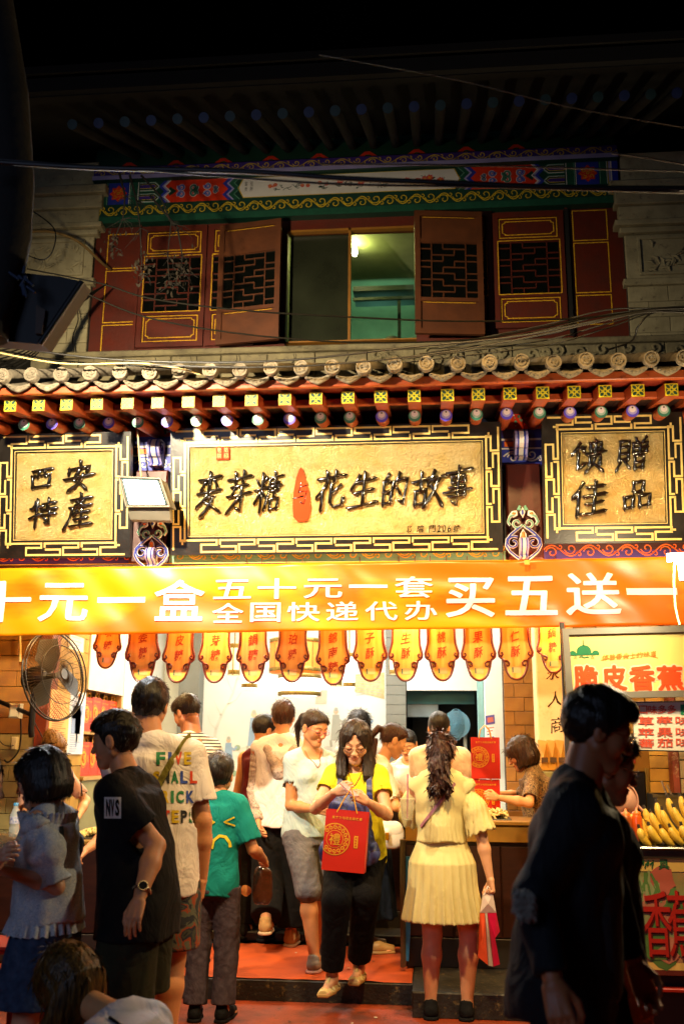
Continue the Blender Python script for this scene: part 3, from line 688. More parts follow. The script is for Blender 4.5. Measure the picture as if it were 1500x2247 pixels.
def fret(px, pyc, Y, label):
    c = P(px, pyc, Y); k = S(Y)
    t = thing('fretwork_ornament', label, 'ornament', (c.x, Y, c.z-.16))
    def tb(pts, r, mi, off=0, closed=False):
        M.tube([(c.x+u*k, Y-off, c.z-v*k) for u, v in pts], r, 6, mi, closed)
    M = MB()
    for s in (1, -1):
        w = lambda L: [(s*u, v) for u, v in L]
        big = w([(6, -14), (14, -8), (26, 2), (36, 14), (38, 28), (30, 42), (18, 52), (10, 58)])
        tb(big, .011, 3); tb(big, .006, 2, .008)
        sp = w([(u+22, v+22) for u, v in spiral(0, 0, 16, 4, -2.2, 1.15, 14)]); tb(sp, .010, 3); tb(sp, .0055, 2, .008)
        sp = w([(u+13, v-22) for u, v in spiral(0, 0, 12, 4, -3.4, -1.0, 12)]); tb(sp, .010, 3); tb(sp, .0055, 9, .008)
        lf = w([(18, -42), (28, -38), (33, -26), (28, -18)]); tb(lf, .012, 3); tb(lf, .007, 9, .008)
        lf = w([(14, -50), (22, -48), (27, -42), (20, -38), (13, -42)]); tb(lf, .009, 3, 0, True); tb([(s*19, -47), (s*21, -42)], .010, 11, .006)
    tb([(0, -58), (4, -48), (0, -36), (-4, -48)], .008, 3, 0, True); tb([(0, -52), (0, -42)], .007, 2, .006)
    tb([(-5, -62), (-10, -54), (-3, -54)], .010, 9, .004); tb([(5, -62), (10, -54), (3, -54)], .010, 9, .004)
    tb([(0, -8), (5, 2), (7, 12), (-7, 12), (-5, 2)], .006, 3, 0, True); tb([(0, -2), (0, 11)], .013, 11, .002)
    M.obj('scrollwork', pal, t)
    volute(px+ (2 if px > 700 else -2), pyc+10, pyc+52, Y-.02, .055, t)
    return t
fret(333, 1192, YB-.22, 'white and lilac fretwork ornament below the lit floodlight')
fret(1147, 1170, YB-.22, 'white and lilac fretwork ornament between the long and the right plaque')

# ================================================================ golden plaques with black calligraphy
ST = {  # brush strokes in a 100 by 100 box, y down
'西': '15,22 85,16|40,22 36,45|58,20 60,42 66,44|14,42 20,88|14,42 84,36 78,84|20,86 80,82',
'安': '50,2 52,14|18,24 16,38|18,26 84,20 74,34|50,26 34,60 62,76 76,90|64,44 50,72 22,92|6,56 94,46',
'特': '22,12 14,34|8,34 44,28|28,4 28,96|6,66 42,54|68,4 67,40|50,22 90,18|46,42 96,38|46,60 94,56|76,44 76,90 66,86|58,68 64,76',
'產': '50,2 52,12|20,18 84,14|38,22 60,34|62,20 36,34|18,40 86,34|26,40 20,66 4,98|42,46 34,60|36,57 80,52|58,44 58,90|38,74 76,69|26,92 94,88',
'麥': '14,18 84,12|50,2 50,46|34,22 22,40|66,20 78,36|12,48 88,42|46,50 14,76|42,58 70,54 56,74 30,98|38,66 92,90',
'芽': '10,20 90,14|34,4 36,28|64,2 62,26|24,38 78,34|34,40 28,56|12,58 92,52|60,36 62,94 48,86|56,58 14,94',
'糖': '6,18 16,30|42,12 32,28|2,42 46,36|26,2 26,96|24,44 4,72|28,44 44,62|70,2 72,10|52,17 98,12|54,17 52,50 40,90|60,28 88,24 86,46|56,37 96,34|60,47 86,46|73,16 73,62|60,66 62,92|60,66 90,62 86,90|62,90 86,88',
'花': '8,20 92,14|34,2 36,28|64,2 60,26|34,34 8,64|24,50 24,98|84,38 54,60|52,32 52,80 64,93 92,88 94,72',
'生': '34,8 10,44|26,28 86,20|52,2 52,90|22,58 82,50|4,96 98,86',
'的': '28,4 18,20|12,24 16,88|12,26 44,22 42,84|14,54 42,50|16,84 42,82|66,4 50,38|60,24 96,18 88,90 74,80|62,46 74,60',
'故': '2,30 52,22|26,4 28,52|12,54 14,90|12,54 44,48 42,86|14,88 42,86|66,4 50,38|58,28 98,20|82,24 66,60 42,96|58,40 98,96',
'事': '8,14 92,8|50,0 51,94 36,84|26,24 28,38|26,24 74,21 72,37|28,38 72,36|22,50 78,46 76,70|4,61 96,56|24,72 76,69',
'馈': '24,4 4,38|20,22 42,18 36,30|22,34 22,88 42,70|54,10 56,30|54,10 86,8 84,28|56,28 84,28|70,2 70,40|46,43 96,38|56,50 56,76|56,50 86,48 86,76|70,54 66,74 48,96|74,78 94,96',
'贈': '8,8 8,64|8,8 36,6 36,62|10,26 34,24|10,44 34,42|8,62 36,60|14,68 2,92|28,68 42,88|56,2 62,14|88,0 78,14|50,18 52,46|50,18 94,16 92,44|52,32 92,30|71,18 71,44|52,46 92,44|58,56 60,94|58,56 86,54 84,92|60,74 84,72|60,92 84,90',
'佳': '28,2 2,44|18,26 18,98|44,20 88,16|66,2 66,44|36,46 96,40|44,68 88,62|66,50 66,90|32,96 99,90',
'品': '34,4 36,36|34,4 68,2 64,34|36,36 64,34|8,52 12,90|8,52 38,48 36,86|12,88 36,86|56,50 60,88|56,50 92,46 88,84|60,86 88,84',
'与': '40,4 34,42|38,22 76,18|34,42 80,38 72,90 54,82|6,64 62,58'}
ink_m = mat('black_gloss_lacquer', '#15100a', .16, var=.1, spec=.8, coat=.5)
gold_leaf = mat('gold_relief', '#f6dd9e', .28, metal=.35, var=.15, vs=9, col2='#ecc878', spec=.6)
def gold_bump(mt):
    N = mt.node_tree.nodes; L = mt.node_tree.links; b = N['Principled BSDF']; tc = N['Texture Coordinate']
    n1 = N.new('ShaderNodeTexNoise'); n1.inputs['Scale'].default_value = 9; n1.inputs['Detail'].default_value = 3
    mixv = N.new('ShaderNodeVectorMath'); mixv.operation = 'MULTIPLY_ADD'; L.new(n1.outputs['Color'], mixv.inputs[0]); mixv.inputs[1].default_value = (.16, .16, .16); L.new(tc.outputs['Object'], mixv.inputs[2])
    mp = N.new('ShaderNodeMapping'); mp.inputs['Scale'].default_value = (26, 26, 46); L.new(mixv.outputs[0], mp.inputs[0])
    v = N.new('ShaderNodeTexNoise'); v.inputs['Scale'].default_value = 1.6; v.inputs['Detail'].default_value = 3.5; v.inputs['Distortion'].default_value = 1.2; L.new(mp.outputs[0], v.inputs['Vector'])
    r = N.new('ShaderNodeMath'); r.operation = 'PINGPONG'; r.inputs[1].default_value = .13; L.new(v.outputs['Fac'], r.inputs[0])
    bp = N.new('ShaderNodeBump'); bp.inputs['Strength'].default_value = .9; bp.inputs['Distance'].default_value = .055
    L.new(r.outputs[0], bp.inputs['Height']); L.new(bp.outputs[0], b.inputs['Normal'])
gold_bump(gold_leaf)
frame_m = mat('frame_black', '#17110a', .35, var=.2, vs=12, bump=.1, bs=60, rv=.1)
key_m = mat('key_gold', '#e6c878', .42, metal=.25, var=.12, vs=25)
key_hi = mat('seal_red', '#cf3a12', .7, var=.1, spec=.15)
def meander(F, L_, w0, w1, mi, place, s):
    """greek key along a side of length L_, between band offsets w0 and w1"""
    n = max(2, round((L_-2*w1)/.245)); p = (L_-2*w1+ (w1-w0)*.6)/n; g = (w1-w0)*.27; B, M_, T = w0+s/2, (w0+w1)/2, w1-s/2
    st = w1-(w1-w0)*.3
    for i in range(n):
        a = st+i*p; e = .06*p
        F.ribbon([place(x, y) for x, y in [(a+e*.3, M_+s*.75), (a+e*.3, T), (a+p*.93, T), (a+p*.93, M_+s*.55)]], s, mi, 2)
        F.ribbon([place(x, y) for x, y in [(a+p*.93+s/2, M_+s*.75), (a+p*.52, M_+s*.75), (a+p*.52, M_-s*.75)]], s, mi, 2)
        F.ribbon([place(x, y) for x, y in [(a+p*.52, M_-s*.75), (a+p*.52, B), (a+p*1.44 if i < n-1 else L_-w0-.02, B)]+([(a+p*1.44, M_-s*.2), (a+p*1.03, M_-s*.2)] if i < n-1 else [])], s, mi, 2)
def plaque(label, bl, br, tl, tr, Yb, Yt, chars, fsz=.036):
    zb_ = (P(*bl, Yb).z+P(*br, Yb).z)/2; zt_ = (P(*tl, Yt).z+P(*tr, Yt).z)/2
    x0 = (P(*bl, Yb).x+P(*tl, Yt).x)/2; x1 = (P(*br, Yb).x+P(*tr, Yt).x)/2
    tilt = math.atan2(Yb-Yt, zt_-zb_); Hh = math.hypot(Yb-Yt, zt_-zb_); Ww = x1-x0
    u = Vector((1, 0, 0)); v = Vector((0, -math.sin(tilt), math.cos(tilt))); n = Vector((0, -math.cos(tilt), -math.sin(tilt))); o = Vector((x0, Yb, zb_))
    t = thing('golden_plaque', label, 'plaque', (x0+Ww/2, Yb, zb_))
    fw = 44*S(Yb); q = lambda a, b, d=0: o+u*a+v*b+n*d
    M = MB()
    for pts in ([(0, 0), (Ww, 0), (Ww-fw, fw), (fw, fw)], [(Ww, 0), (Ww, Hh), (Ww-fw, Hh-fw), (Ww-fw, fw)], [(Ww, Hh), (0, Hh), (fw, Hh-fw), (Ww-fw, Hh-fw)], [(0, Hh), (0, 0), (fw, fw), (fw, Hh-fw)]):
        M.prism([q(a, b) for a, b in pts], -n*.05)
    fr = M.obj('frame', frame_m, t)
    ga, gb_ = np.meshgrid(np.linspace(fw-.004, Ww-fw+.004, int((Ww-2*fw)/.0038)), np.linspace(fw-.004, Hh-fw+.004, int((Hh-2*fw)/.0038)), indexing='ij'); nA, nB = ga.shape
    rs_ = np.random.RandomState(int(Ww*100)); hh = 0
    wx, wy = ga+.03*np.sin(17*gb_+3*ga)+.012*np.sin(61*ga+33*gb_), gb_+.03*np.sin(13*ga+1)+.010*np.sin(71*gb_+40*ga)
    for q_i in range(9):
        an = rs_.rand()*6.28; fq_ = 80+130*rs_.rand(); hh = hh+(1-2*np.abs(np.sin(fq_*(wx*math.cos(an)+wy*math.sin(an))+rs_.rand()*6+1.3*np.sin(31*wx*math.sin(an*3)+27*wy))))/(1+.15*q_i)
    hh = hh/4.2*.0085-.012; oo, uu_, vv_, nn_ = (np.array(z_) for z_ in (o, u, v, n))
    Vp = oo+ga[..., None]*uu_+gb_[..., None]*vv_+hh[..., None]*nn_; ii = np.arange(nA*nB).reshape(nA, nB)
    link('gold_panel', np_mesh('gold_panel', Vp.reshape(-1, 3), np.stack([ii[:-1, :-1], ii[1:, :-1], ii[1:, 1:], ii[:-1, 1:]], -1).reshape(-1, 4), gold_leaf), None, t)
    F = Flat(o, u, v, n); w0, w1, s = .014, fw-.024, .0128
    for (L_, pl) in ((Ww, lambda a, b: (a, b)), (Ww, lambda a, b: (Ww-a, Hh-b)), (Hh, lambda a, b: (b, Hh-a)), (Hh, lambda a, b: (Ww-b, a))): meander(F, L_, w0, w1, 0, pl, s)
    F.ribbon([(fw-.006, fw-.006), (Ww-fw+.006, fw-.006), (Ww-fw+.006, Hh-fw+.006), (fw-.006, Hh-fw+.006)], .004, 0, 3, closed=True)
    F.obj('key_pattern', key_m, fr)
    for ch, cu, cv, sz, hgt in chars:          # centre in fractions of the plaque, size in metres
        M = MB(); r = random.Random(ord(ch)); cx, cy = cu*Ww, cv*Hh
        for stt in ST[ch].split('|'):
            pts = [tuple(map(float, a.split(','))) for a in stt.split()]
            L2 = []
            for i, (a, b) in enumerate(pts):
                if i and len(pts) > 2:
                    pa, pb2 = pts[i-1]; L2.append(((pa*.35+a*.65), (pb2*.35+b*.65)))
                L2.append((a, b))
                if i < len(pts)-1: na, nb_ = pts[i+1]; L2.append((a*.6+na*.4, b*.6+nb_*.4+1.5*r.uniform(-1, 1)))
            W3 = []
            for a, b in L2:
                xx = (a-50)/100*sz*.92; yy = (50-b)/100*hgt; xx += yy*.12; yy += xx*.10; W3.append(q(cx+xx, cy+yy, -.003))
            K = len(W3); base = .0140*(sz/.21)*(.9 if len(ST[ch]) > 150 else 1.1); rs = []
            for i in range(K):
                f_ = i/(K-1); rs.append(base*(.62+.5*abs(f_-.45)*1.2+.12*r.uniform(-1, 1)))
            d0 = (W3[0]-W3[1]).normalized(); d1 = (W3[-1]-W3[-2]).normalized(); dg = (v*.6-u*.8)
            W3 = [W3[0]+d0*base*.4+dg*base*.7]+W3+[W3[-1]+d1*base*1.3]; rs = [base*.35]+rs+[base*.16]
            M.tube(W3, rs, 8)
        M.obj('character', ink_m if ch != '与' else ink_m, t)
    return t, q, Ww, Hh
plaque('small golden plaque at the left reading 西安特產', (-2, 1228), (292, 1220), (-10, 958), (281, 942), 6.40, 6.26,
       [('西', .335, .64, .20, .17), ('安', .615, .645, .235, .215), ('特', .345, .36, .21, .20), ('產', .62, .37, .22, .24)])
q1, qf, Wp, Hp = plaque('long golden plaque in the middle with a row of black characters and a red leaf', (382, 1225), (1103, 1205), (366, 947), (1098, 919), 6.40, 6.25,
       [('麥', .118, .475, .21, .30), ('芽', .21, .485, .20, .29), ('糖', .30, .48, .20, .28), ('与', .402, .465, .12, .17), ('花', .49, .49, .22, .26), ('生', .588, .49, .21, .24), ('的', .68, .485, .20, .24), ('故', .782, .49, .23, .25), ('事', .87, .50, .20, .27)])
M = MB()
leaf = [(.0, .5), (.12, .40), (.30, .18), (.42, -.1), (.44, -.32), (.36, -.46), (.12, -.5), (-.2, -.5), (-.40, -.42), (-.44, -.2), (-.38, .05), (-.26, .3), (-.10, .46)]
M.prism([qf(.402*Wp+a*.135, .465*Hp+b*.36, .0015) for a, b in leaf], Vector((0, .008, 0))); M.obj('red_leaf', key_hi, q1)
M = MB()
for s, w_ in ((-1, .033), (1, .033)):
    pts = [(-.5, -.5), (.5, -.5), (.5, .3), (.3, .5), (-.3, .5), (-.5, .3)]
    M.prism([qf(.162*Wp+s*.023+a*.044, .80*Hp+b*.088, .003) for a, b in pts], Vector((0, .012, 0)))
sl_ = M.obj('red_seal', key_hi, q1)
M = MB()
for s, tt in ((-1, '老'), (-1, '院'), (1, '坊'), (1, '印')): put_text(M, tt, (.162*Wp+s*.023-.014, .80*Hp+(.004 if tt in '老坊' else -.036), .162*Wp+s*.023+.014, .80*Hp+(.036 if tt in '老坊' else -.004)), lambda a, b: qf(a, b, .006), 0)
M.obj('lettering', mat('seal_gold', '#e0b060', .4), sl_)
M = MB(); uu = .715*Wp
for ch, wch in (('北', .038), ('院', .045), ('門', .04), ('2', .022), ('0', .022), ('6', .022), ('號', .048)):
    put_text(M, ch, (uu, .158*Hp, uu+wch, .158*Hp+.046), lambda a, b: qf(a, b, .002), 0, .015, brushy(ord(ch))); uu += wch+(.034 if ch in '北院' else .012)
M.obj('address_lettering', ink_m, q1)
plaque('small golden plaque at the right reading 馈贈佳品', (1197, 1197), (1505, 1186), (1184, 912), (1499, 902), 6.36, 6.22,
       [('馈', .325, .665, .24, .21), ('贈', .64, .675, .22, .215), ('佳', .325, .345, .23, .22), ('品', .665, .36, .21, .19)])

# ================================================================ orange banner
YN = 6.16
ban_m = mat('banner_orange', '#ea6606', .33, var=.0, vs=1.3, col2='#f29408', stretch=(.5, 1, 1.6), spec=.5)
Nn = ban_m.node_tree.nodes; Lk = ban_m.node_tree.links; bb = Nn['Principled BSDF']
for nd in Nn:
    if nd.type == 'VALTORGB': nd.color_ramp.elements[0].position = .47; nd.color_ramp.elements[1].position = .56
zt0 = P(0, 1248, YN).z; zt1 = P(1480, 1222, YN).z; zb_0 = P(0, 1396, YN).z; zb_1 = P(1226, 1376, YN).z
bxa, bxb = P(-260, 1300, YN).x, P(1620, 1300, YN).x
X0, X1 = P(0, 1320, YN).x, P(1480, 1320, YN).x
def ban(u, v, out=0):       # u: metres along x, v: 0 bottom .. 1 top
    f = (u-X0)/(X1-X0); zt_ = zt0+(zt1-zt0)*f; f2 = (u-X0)/(P(1226, 1376, YN).x-X0); zb_ = zb_0+(zb_1-zb_0)*f2
    z = zb_+(zt_-zb_)*v
    y = YN+.012*math.sin(u*3.1+.5)*(1-v*.3)+.006*math.sin(u*9+v*4)+.007*math.sin(u*1.3+v*7+1)*math.sin(v*3.1)+.004*math.sin(u*23+v*9)*math.sin(u*2.1)
    fold = max(0, math.sin(u*1.15+1.2))**6; y -= .02*fold*math.sin(v*14+u*5)*.35
    y -= .09*(1-v)*0
    return Vector((u, y-out, z))
bn = thing('promotional_banner', 'orange banner with white slogan stretched across the whole shopfront', 'banner', (P(700, 1320, YN).x, YN, zb_0))
nu, nv = 260, 22; m = MB()
m.add([ban(bxa+(bxb-bxa)*i/nu, j/nv) for j in range(nv+1) for i in range(nu+1)], [(j*(nu+1)+i, j*(nu+1)+i+1, (j+1)*(nu+1)+i+1, (j+1)*(nu+1)+i) for j in range(nv) for i in range(nu)], 0, True)
ob = m.obj('cloth', ban_m, bn); sd = ob.modifiers.new('t', 'SOLIDIFY'); sd.thickness = .0015; sd.offset = 1
bw_m = mat('banner_white', '#f7ece8', .35, var=.03)
def bput(ch, x0, x1, y0, y1, off=.035):
    xx0, xx1 = P(x0, 1320, YN).x, P(x1, 1320, YN).x
    M = MB(); v, f = text_mesh(ch, 0.0)
    t_ = off*.40 if len(f) > 3 else off*.1
    if ch not in '一':
        vs_ = []; f0 = []; sh_ = [(0, 0), (t_, 0), (-t_, 0), (0, t_*.8), (0, -t_*.8), (t_*.7, t_*.6), (-t_*.7, -t_*.6), (t_*.7, -t_*.6), (-t_*.7, t_*.6)]
        for i_, (a, b) in enumerate(sh_): vs_.append(v+np.array([a, b])); f0 += [tuple(x+i_*len(v) for x in q) for q in f]
        nlay = len(v); v = np.concatenate(vs_); f = f0
    else: nlay = len(v)
    import bmesh
    lo = v.min(0); hi = v.max(0); q = (v-lo)/(hi-lo)
    if ch in '一': q[:, 1] = .5+(q[:, 1]-.5)*1
    pts = []
    for a, b in q:
        u = xx0+(xx1-xx0)*a; py = y1+(y0-y1)*b; zz = P((x0+x1)/2, py, YN).z; f_ = (u-X0)/(X1-X0); zt_ = zt0+(zt1-zt0)*f_; zb_ = zb_0+(zb_1-zb_0)*((u-X0)/(P(1226, 1376, YN).x-X0))
        pts.append((u, (zz-zb_)/(zt_-zb_)))
    # subdivide long triangles so the print follows the cloth
    bm = bmesh.new(); vv = [bm.verts.new((a, b, i_//nlay)) for i_, (a, b) in enumerate(pts)]
    for t_ in f:
        try: bm.faces.new([vv[i] for i in t_])
        except ValueError: pass
    bmesh.ops.triangulate(bm, faces=bm.faces)
    for _ in range(3):
        es = [e for e in bm.edges if abs(e.verts[0].co.x-e.verts[1].co.x) > .05 or abs(e.verts[0].co.y-e.verts[1].co.y) > .2]
        if not es: break
        bmesh.ops.subdivide_edges(bm, edges=es, cuts=1); bmesh.ops.triangulate(bm, faces=[f_ for f_ in bm.faces if len(f_.verts) > 3])
    bm.verts.index_update()
    M.add([ban(x.co.x, x.co.y, .004+.0006*x.co.z) for x in bm.verts], [[x.index for x in ff.verts] for ff in bm.faces], 0, False); bm.free()
    M.obj('printed_character', bw_m, bn)
for a in (('十', -60, 70, 1276, 1366), ('元', 88, 194, 1280, 1364), ('一', 213, 318, 1310, 1322), ('盒', 338, 448, 1272, 1362),
          ('五', 467, 551, 1273, 1314), ('十', 565, 650, 1270, 1315), ('元', 666, 751, 1271, 1313), ('一', 766, 850, 1284, 1291), ('套', 866, 950, 1265, 1312),
          ('全', 466, 535, 1323, 1366), ('国', 550, 617, 1323, 1365), ('快', 631, 702, 1322, 1364), ('递', 716, 786, 1321, 1362), ('代', 801, 872, 1321, 1362), ('办', 887, 958, 1319, 1361),
          ('买', 977, 1085, 1267, 1354), ('五', 1107, 1222, 1264, 1350), ('送', 1240, 1360, 1257, 1350), ('一', 1374, 1485, 1291, 1306)):
    bput(*a, off=.045 if a[2]-a[1] > 95 else .03)
# tie ropes of the banner at its top edge
m = MB()
for px in (1155,): p = P(px, 1236, YN-.01); m.bbox((p.x-.016, p.y-.02, p.z-.014), (p.x+.016, p.y, p.z+.018), .003)
m.obj('tape_patch', mat('tape', '#c9a13e', .5), bn)

# ================================================================ hanging wooden name boards behind the banner
wood_m = mat('board_wood', '#f4c65e', .4, var=.1, vs=3, stretch=(14, 14, .6), col2='#e2a034', coat=.15, rand=.12)
edge_m = mat('board_edge', '#5e220a', .3, var=.1, coat=.4)
txt_m = mat('board_text', '#a8400e', .5)
YH = 6.46
lab = {'項糖': 'small', }
bd = [(231, 1466, .86, '老|項|糖', 'smallest hanging wooden board, leftmost, above the white cabinet'), (312, 1497, 1.08, '老|姜|糖', 'hanging wooden board reading 姜糖, second from the left'),
      (388, 1497, 1, '牛|皮|糖', 'hanging wooden board reading 皮糖, above the tall man in the white t-shirt'), (470, 1497, 1, '麦|芽|糖', 'hanging wooden board reading 芽糖, right of the grey column'), (554, 1497, 1, '琼|鍋|糖', 'hanging wooden board reading 鍋糖, left of the round lantern'),
      (640, 1496, 1, '琥|珀|糖', 'hanging wooden board reading 珀糖, over the round lantern'), (731, 1502, 1, '什|錦|南|糖', 'hanging wooden board reading 錦南糖, with four characters'), (813, 1494, 1, '松|子|酥', 'hanging wooden board reading 子酥, first of the 酥 boards'),
      (889, 1494, 1, '花|生|酥', 'hanging wooden board reading 生酥, before the grey tiled column'), (971, 1493, 1, '核|桃|酥', 'hanging wooden board reading 桃酥, above the kitchen doorway'), (1051, 1493, 1, '腰|果|酥', 'hanging wooden board reading 果酥, left of the white door leaf'),
      (1133, 1491, 1, '杏|仁|酥', 'hanging wooden board reading 仁酥, before the brown brick wall'), (1215, 1476, .92, '琼|鍋|糖', 'hanging wooden board half hidden by the banana sign')]
hp = [(29, 190), (29, 95), (30, 80), (33, 68), (36, 58), (35, 50), (31, 46), (27, 44), (25, 37), (24, 30), (22.5, 25), (21, 20), (17.5, 11), (12, 4.5), (6, 1), (0, 0)]
for i, (px, py, sc, tx, lb_) in enumerate(bd):
    c = P(px, py, YH); k = S(YH)*sc; ztop = c.z+190*k
    t = thing('hanging_name_board', lb_, 'name board', (c.x, YH, c.z), group='wooden boards hanging in a row under the banner')
    out = [(-a, b) for a, b in hp]+[(a, b) for a, b in reversed(hp[:-1])]
    m = MB(); m.prism([(c.x+a*k, YH, c.z+b*k) for a, b in out], (0, .022, 0)); m.obj('board', wood_m, t)
    m = MB(); m.tube([(c.x+a*k, YH-.002, c.z+b*k) for a, b in out], .0078*sc, 6)
    for s in (1, -1):
        m.tube([(c.x+s*a*k, YH-.004, c.z+b*k) for a, b in [(35, 52), (30, 50), (27, 54), (28, 58), (31, 58)]], [.007, .007, .006, .006, .004], 6)
        m.tube([(c.x+s*a*k, YH-.004, c.z+b*k) for a, b in [(25, 40), (18, 40), (14, 36), (15, 30), (19, 29), (20, 33)]], [.007, .007, .007, .006, .006, .003], 6)
    m.obj('carved_edge', edge_m, t)
    F = Flat((c.x, YH, c.z)); cs = tx.split('|'); n = len(cs); pitch = (33 if n == 3 else 32)*k; y0 = (48 if n == 3 else 26)*k
    for j, ch in enumerate(reversed(cs)):
        put_text(F.m, ch, (-10*k, y0+j*pitch, 10*k, y0+j*pitch+24*k), lambda a, b: F.at(a, b, 1.5), 0, .012, brushy(i*7+j, amp=.02))
    F.obj('lettering', txt_m, t)
    F = Flat((c.x, YH, c.z)); F.rect(-9*k, 14*k, 10*k, 27*k, 0, 1.5); F.rect(-9*k, 15*k, -6*k, 26*k, 1, 2.5); F.obj('price_sticker', [mat('sticker', '#e6b070', .3), mat('sticker_green', '#3f6a50', .4)], t)
    m = MB()
    for s in (-1, 1): m.tube([(c.x+s*18*k, YH+.01, ztop-.01), (c.x+s*18*k, YH+.01, P(700, 1222, YH).z)], .003, 5)
    m.obj('hanging_cord', edge_m, t); t.rotation_euler = (rad(rnd.uniform(-3, 2)), rad(rnd.uniform(-1.6, 1.6)), rad(rnd.uniform(-5, 5)))

# ================================================================ lamps seen in the photograph
fl = thing('floodlight', 'lit white floodlight with grey housing mounted between the left and the long plaque', 'floodlight', P(315, 1140, 6.1))
metal_g = mat('grey_metal', '#7a7468', .45, metal=.3, var=.1)
Y = 6.05
A = [P(262, 1047, Y-.03), P(352, 1051, Y-.03), P(373, 1112, Y), P(278, 1112, Y)]
cc = sum(A, Vector())/4
m = MB(); m.prism([cc+(p-cc)*1.0 for p in A], Vector((.02, .09, .0))); m.obj('housing', metal_g, fl)
m = MB(); B = [cc+(p-cc)*.82+Vector((0, -.004, 0)) for p in A]; m.poly(B); m.obj('glass', mat('flood_glow', '#ffffff', .3, emit='#f2fbff', es=45), fl)
m = MB()
for i in range(4):
    a, b = A[i]+Vector((0, -.006, 0)), A[(i+1) % 4]+Vector((0, -.006, 0)); m.tube([a, b], .008, 6)
    m.tube([cc+(A[i]-cc)*.86+Vector((0, -.005, 0)), cc+(A[(i+1) % 4]-cc)*.86+Vector((0, -.005, 0))], .006, 6, 1)
m.obj('bezel', [metal_g, mat('teal_rim', '#2c4a50', .4)], fl)
A = [P(280, 1116, Y+.02), P(372, 1116, Y+.02), P(374, 1142, Y+.05), P(286, 1140, Y+.05)]
m = MB(); m.prism(A, Vector((0, .07, 0))); m.obj('driver_box', metal_g, fl)
m = MB(); m.tube([P(310, 1046, 6.2), P(306, 1000, 6.3), P(302, 945, 6.35)], .006, 6); m.obj('cable', mat('cable_cream', '#c9b98a', .5), fl)
lamp('floodlight_glow', 'AREA', P(315, 1080, 5.92), 22, '#f3faff', P(380, 1400, 4.0), .18)
# energy saving lamp at the right edge
lr = thing('tube_lamp', 'glaring white tube lamp at the right edge beside the banner', 'lamp', P(1482, 1225, 5.1))
m = MB(); a, b = P(1462, 1224, 5.1), P(1530, 1220, 5.06); m.tube([a, b], .021, 12); m.obj('tube', mat('tube_glow', '#ffffff', .3, emit='#fff8ea', es=18), lr)
m = MB(); a, b = P(1492, 1240, 5.1), P(1500, 1262, 5.1); m.tube([P(1478, 1234, 5.12), P(1534, 1230, 5.08)], .012, 8); m.tube([P(1498, 1240, 5.1), P(1500, 1275, 5.1)], [.03, .024], 10); m.obj('holder', mat('lamp_white', '#d8d4cc', .4), lr)
m = MB(); m.tube([P(1478, 1236, 5.11), P(1477, 1280, 5.1), P(1480, 1330, 5.09), P(1486, 1358, 5.06), P(1490, 1372, 5.0)], .005, 6); m.obj('cord', mat('cable_cream', '#c9b98a', .5), lr)
lamp('tube_lamp_light', 'POINT', P(1490, 1205, 5.0), 80, '#ffe6b4', size=.05)
# ================================================================ shop interior (walls are the setting)
def wallbox(name, a, b, mt):
    m = MB(); m.box(a, b); return tag(m.obj(name, mt), kind='structure')
white_wall = mat('white_wall', '#dfe6e0', .6, var=.05, vs=3)
grey_tile = mat('grey_tile_wall', '#6b716c', .5, var=.1, vs=5)
ochre = mat('ochre_brick', '#9c6a24', .5, var=.25, vs=6, bump=.25, bs=25, col2='#7d4f1a', rv=.15, rand=.18)
ochre_y = mat('ochre_brick_light', '#b98d35', .5, var=.25, vs=6, bump=.25, bs=25, col2='#96712a', rv=.15, rand=.18)
joint = mat('joint_dark', '#2a190a', .9)
cream = mat('cream_plaster', '#d9b887', .6, var=.1, vs=4, wear='#c3a06c')
XI = P(105, 1600, 7.65).x
ZC = 3.25
# back wall with the pale mural
YM = 10.95
wallbox('wall', (P(250, 1500, YM).x, YM, .1), (P(847, 1500, YM).x, YM+.1, ZC), white_wall)
m = MB()
mural = thing('mural', 'faint painted mural of figures and a bare tree on the white back wall', 'mural', (P(640, 1500, YM).x, YM, 1.6))
F = Flat((0, YM-.004, 0))
def mu(px, py): p = P(px, py, YM); return p.x, p.z
mp_ = [mat('mural_blue', '#8fb0cf', .6), mat('mural_grey', '#a9b2a8', .6), mat('mural_green', '#8fae98', .6), mat('mural_ochre', '#d5c48c', .6, var=.2, vs=30), mat('mural_peach', '#e2c3ad', .6), mat('mural_skin', '#d9c0a4', .6), mat('mural_pale', '#cfd8cf', .6)]
for L_, w_ in (([(468, 1640), (474, 1600), (486, 1570), (500, 1545), (512, 1520), (520, 1490), (536, 1462)], .035), ([(486, 1570), (476, 1552), (470, 1538)], .015), ([(500, 1545), (518, 1536), (530, 1518)], .016), ([(512, 1520), (502, 1500), (496, 1482)], .012), ([(520, 1490), (534, 1490), (548, 1476)], .010), ([(474, 1600), (462, 1588), (456, 1570)], .010)):
    F.ribbon([mu(*p) for p in L_], w_, 6, 1, taper=lambda t: 1-.6*t)
r = random.Random(9)
def figure(px, py, s, cl):
    x, z = mu(px, py); F.poly([(x-.05*s, z-.30*s), (x+.09*s, z-.30*s), (x+.05*s, z), (x-.03*s, z)], cl, 2); F.disc(x+.01*s, z+.035*s, .032*s, 5, 3, 12); F.disc(x+.01*s, z+.06*s, .025*s, 1, 4, 10)
    F.ribbon([(x, z-.03*s), (x+.09*s, z-.09*s), (x+.13*s, z-.05*s)], .03*s, cl, 3); F.ribbon([(x-.05*s, z-.30*s), (x-.04*s, z-.38*s)], .03*s, 1, 3); F.ribbon([(x+.05*s, z-.30*s), (x+.07*s, z-.38*s)], .03*s, 1, 3)
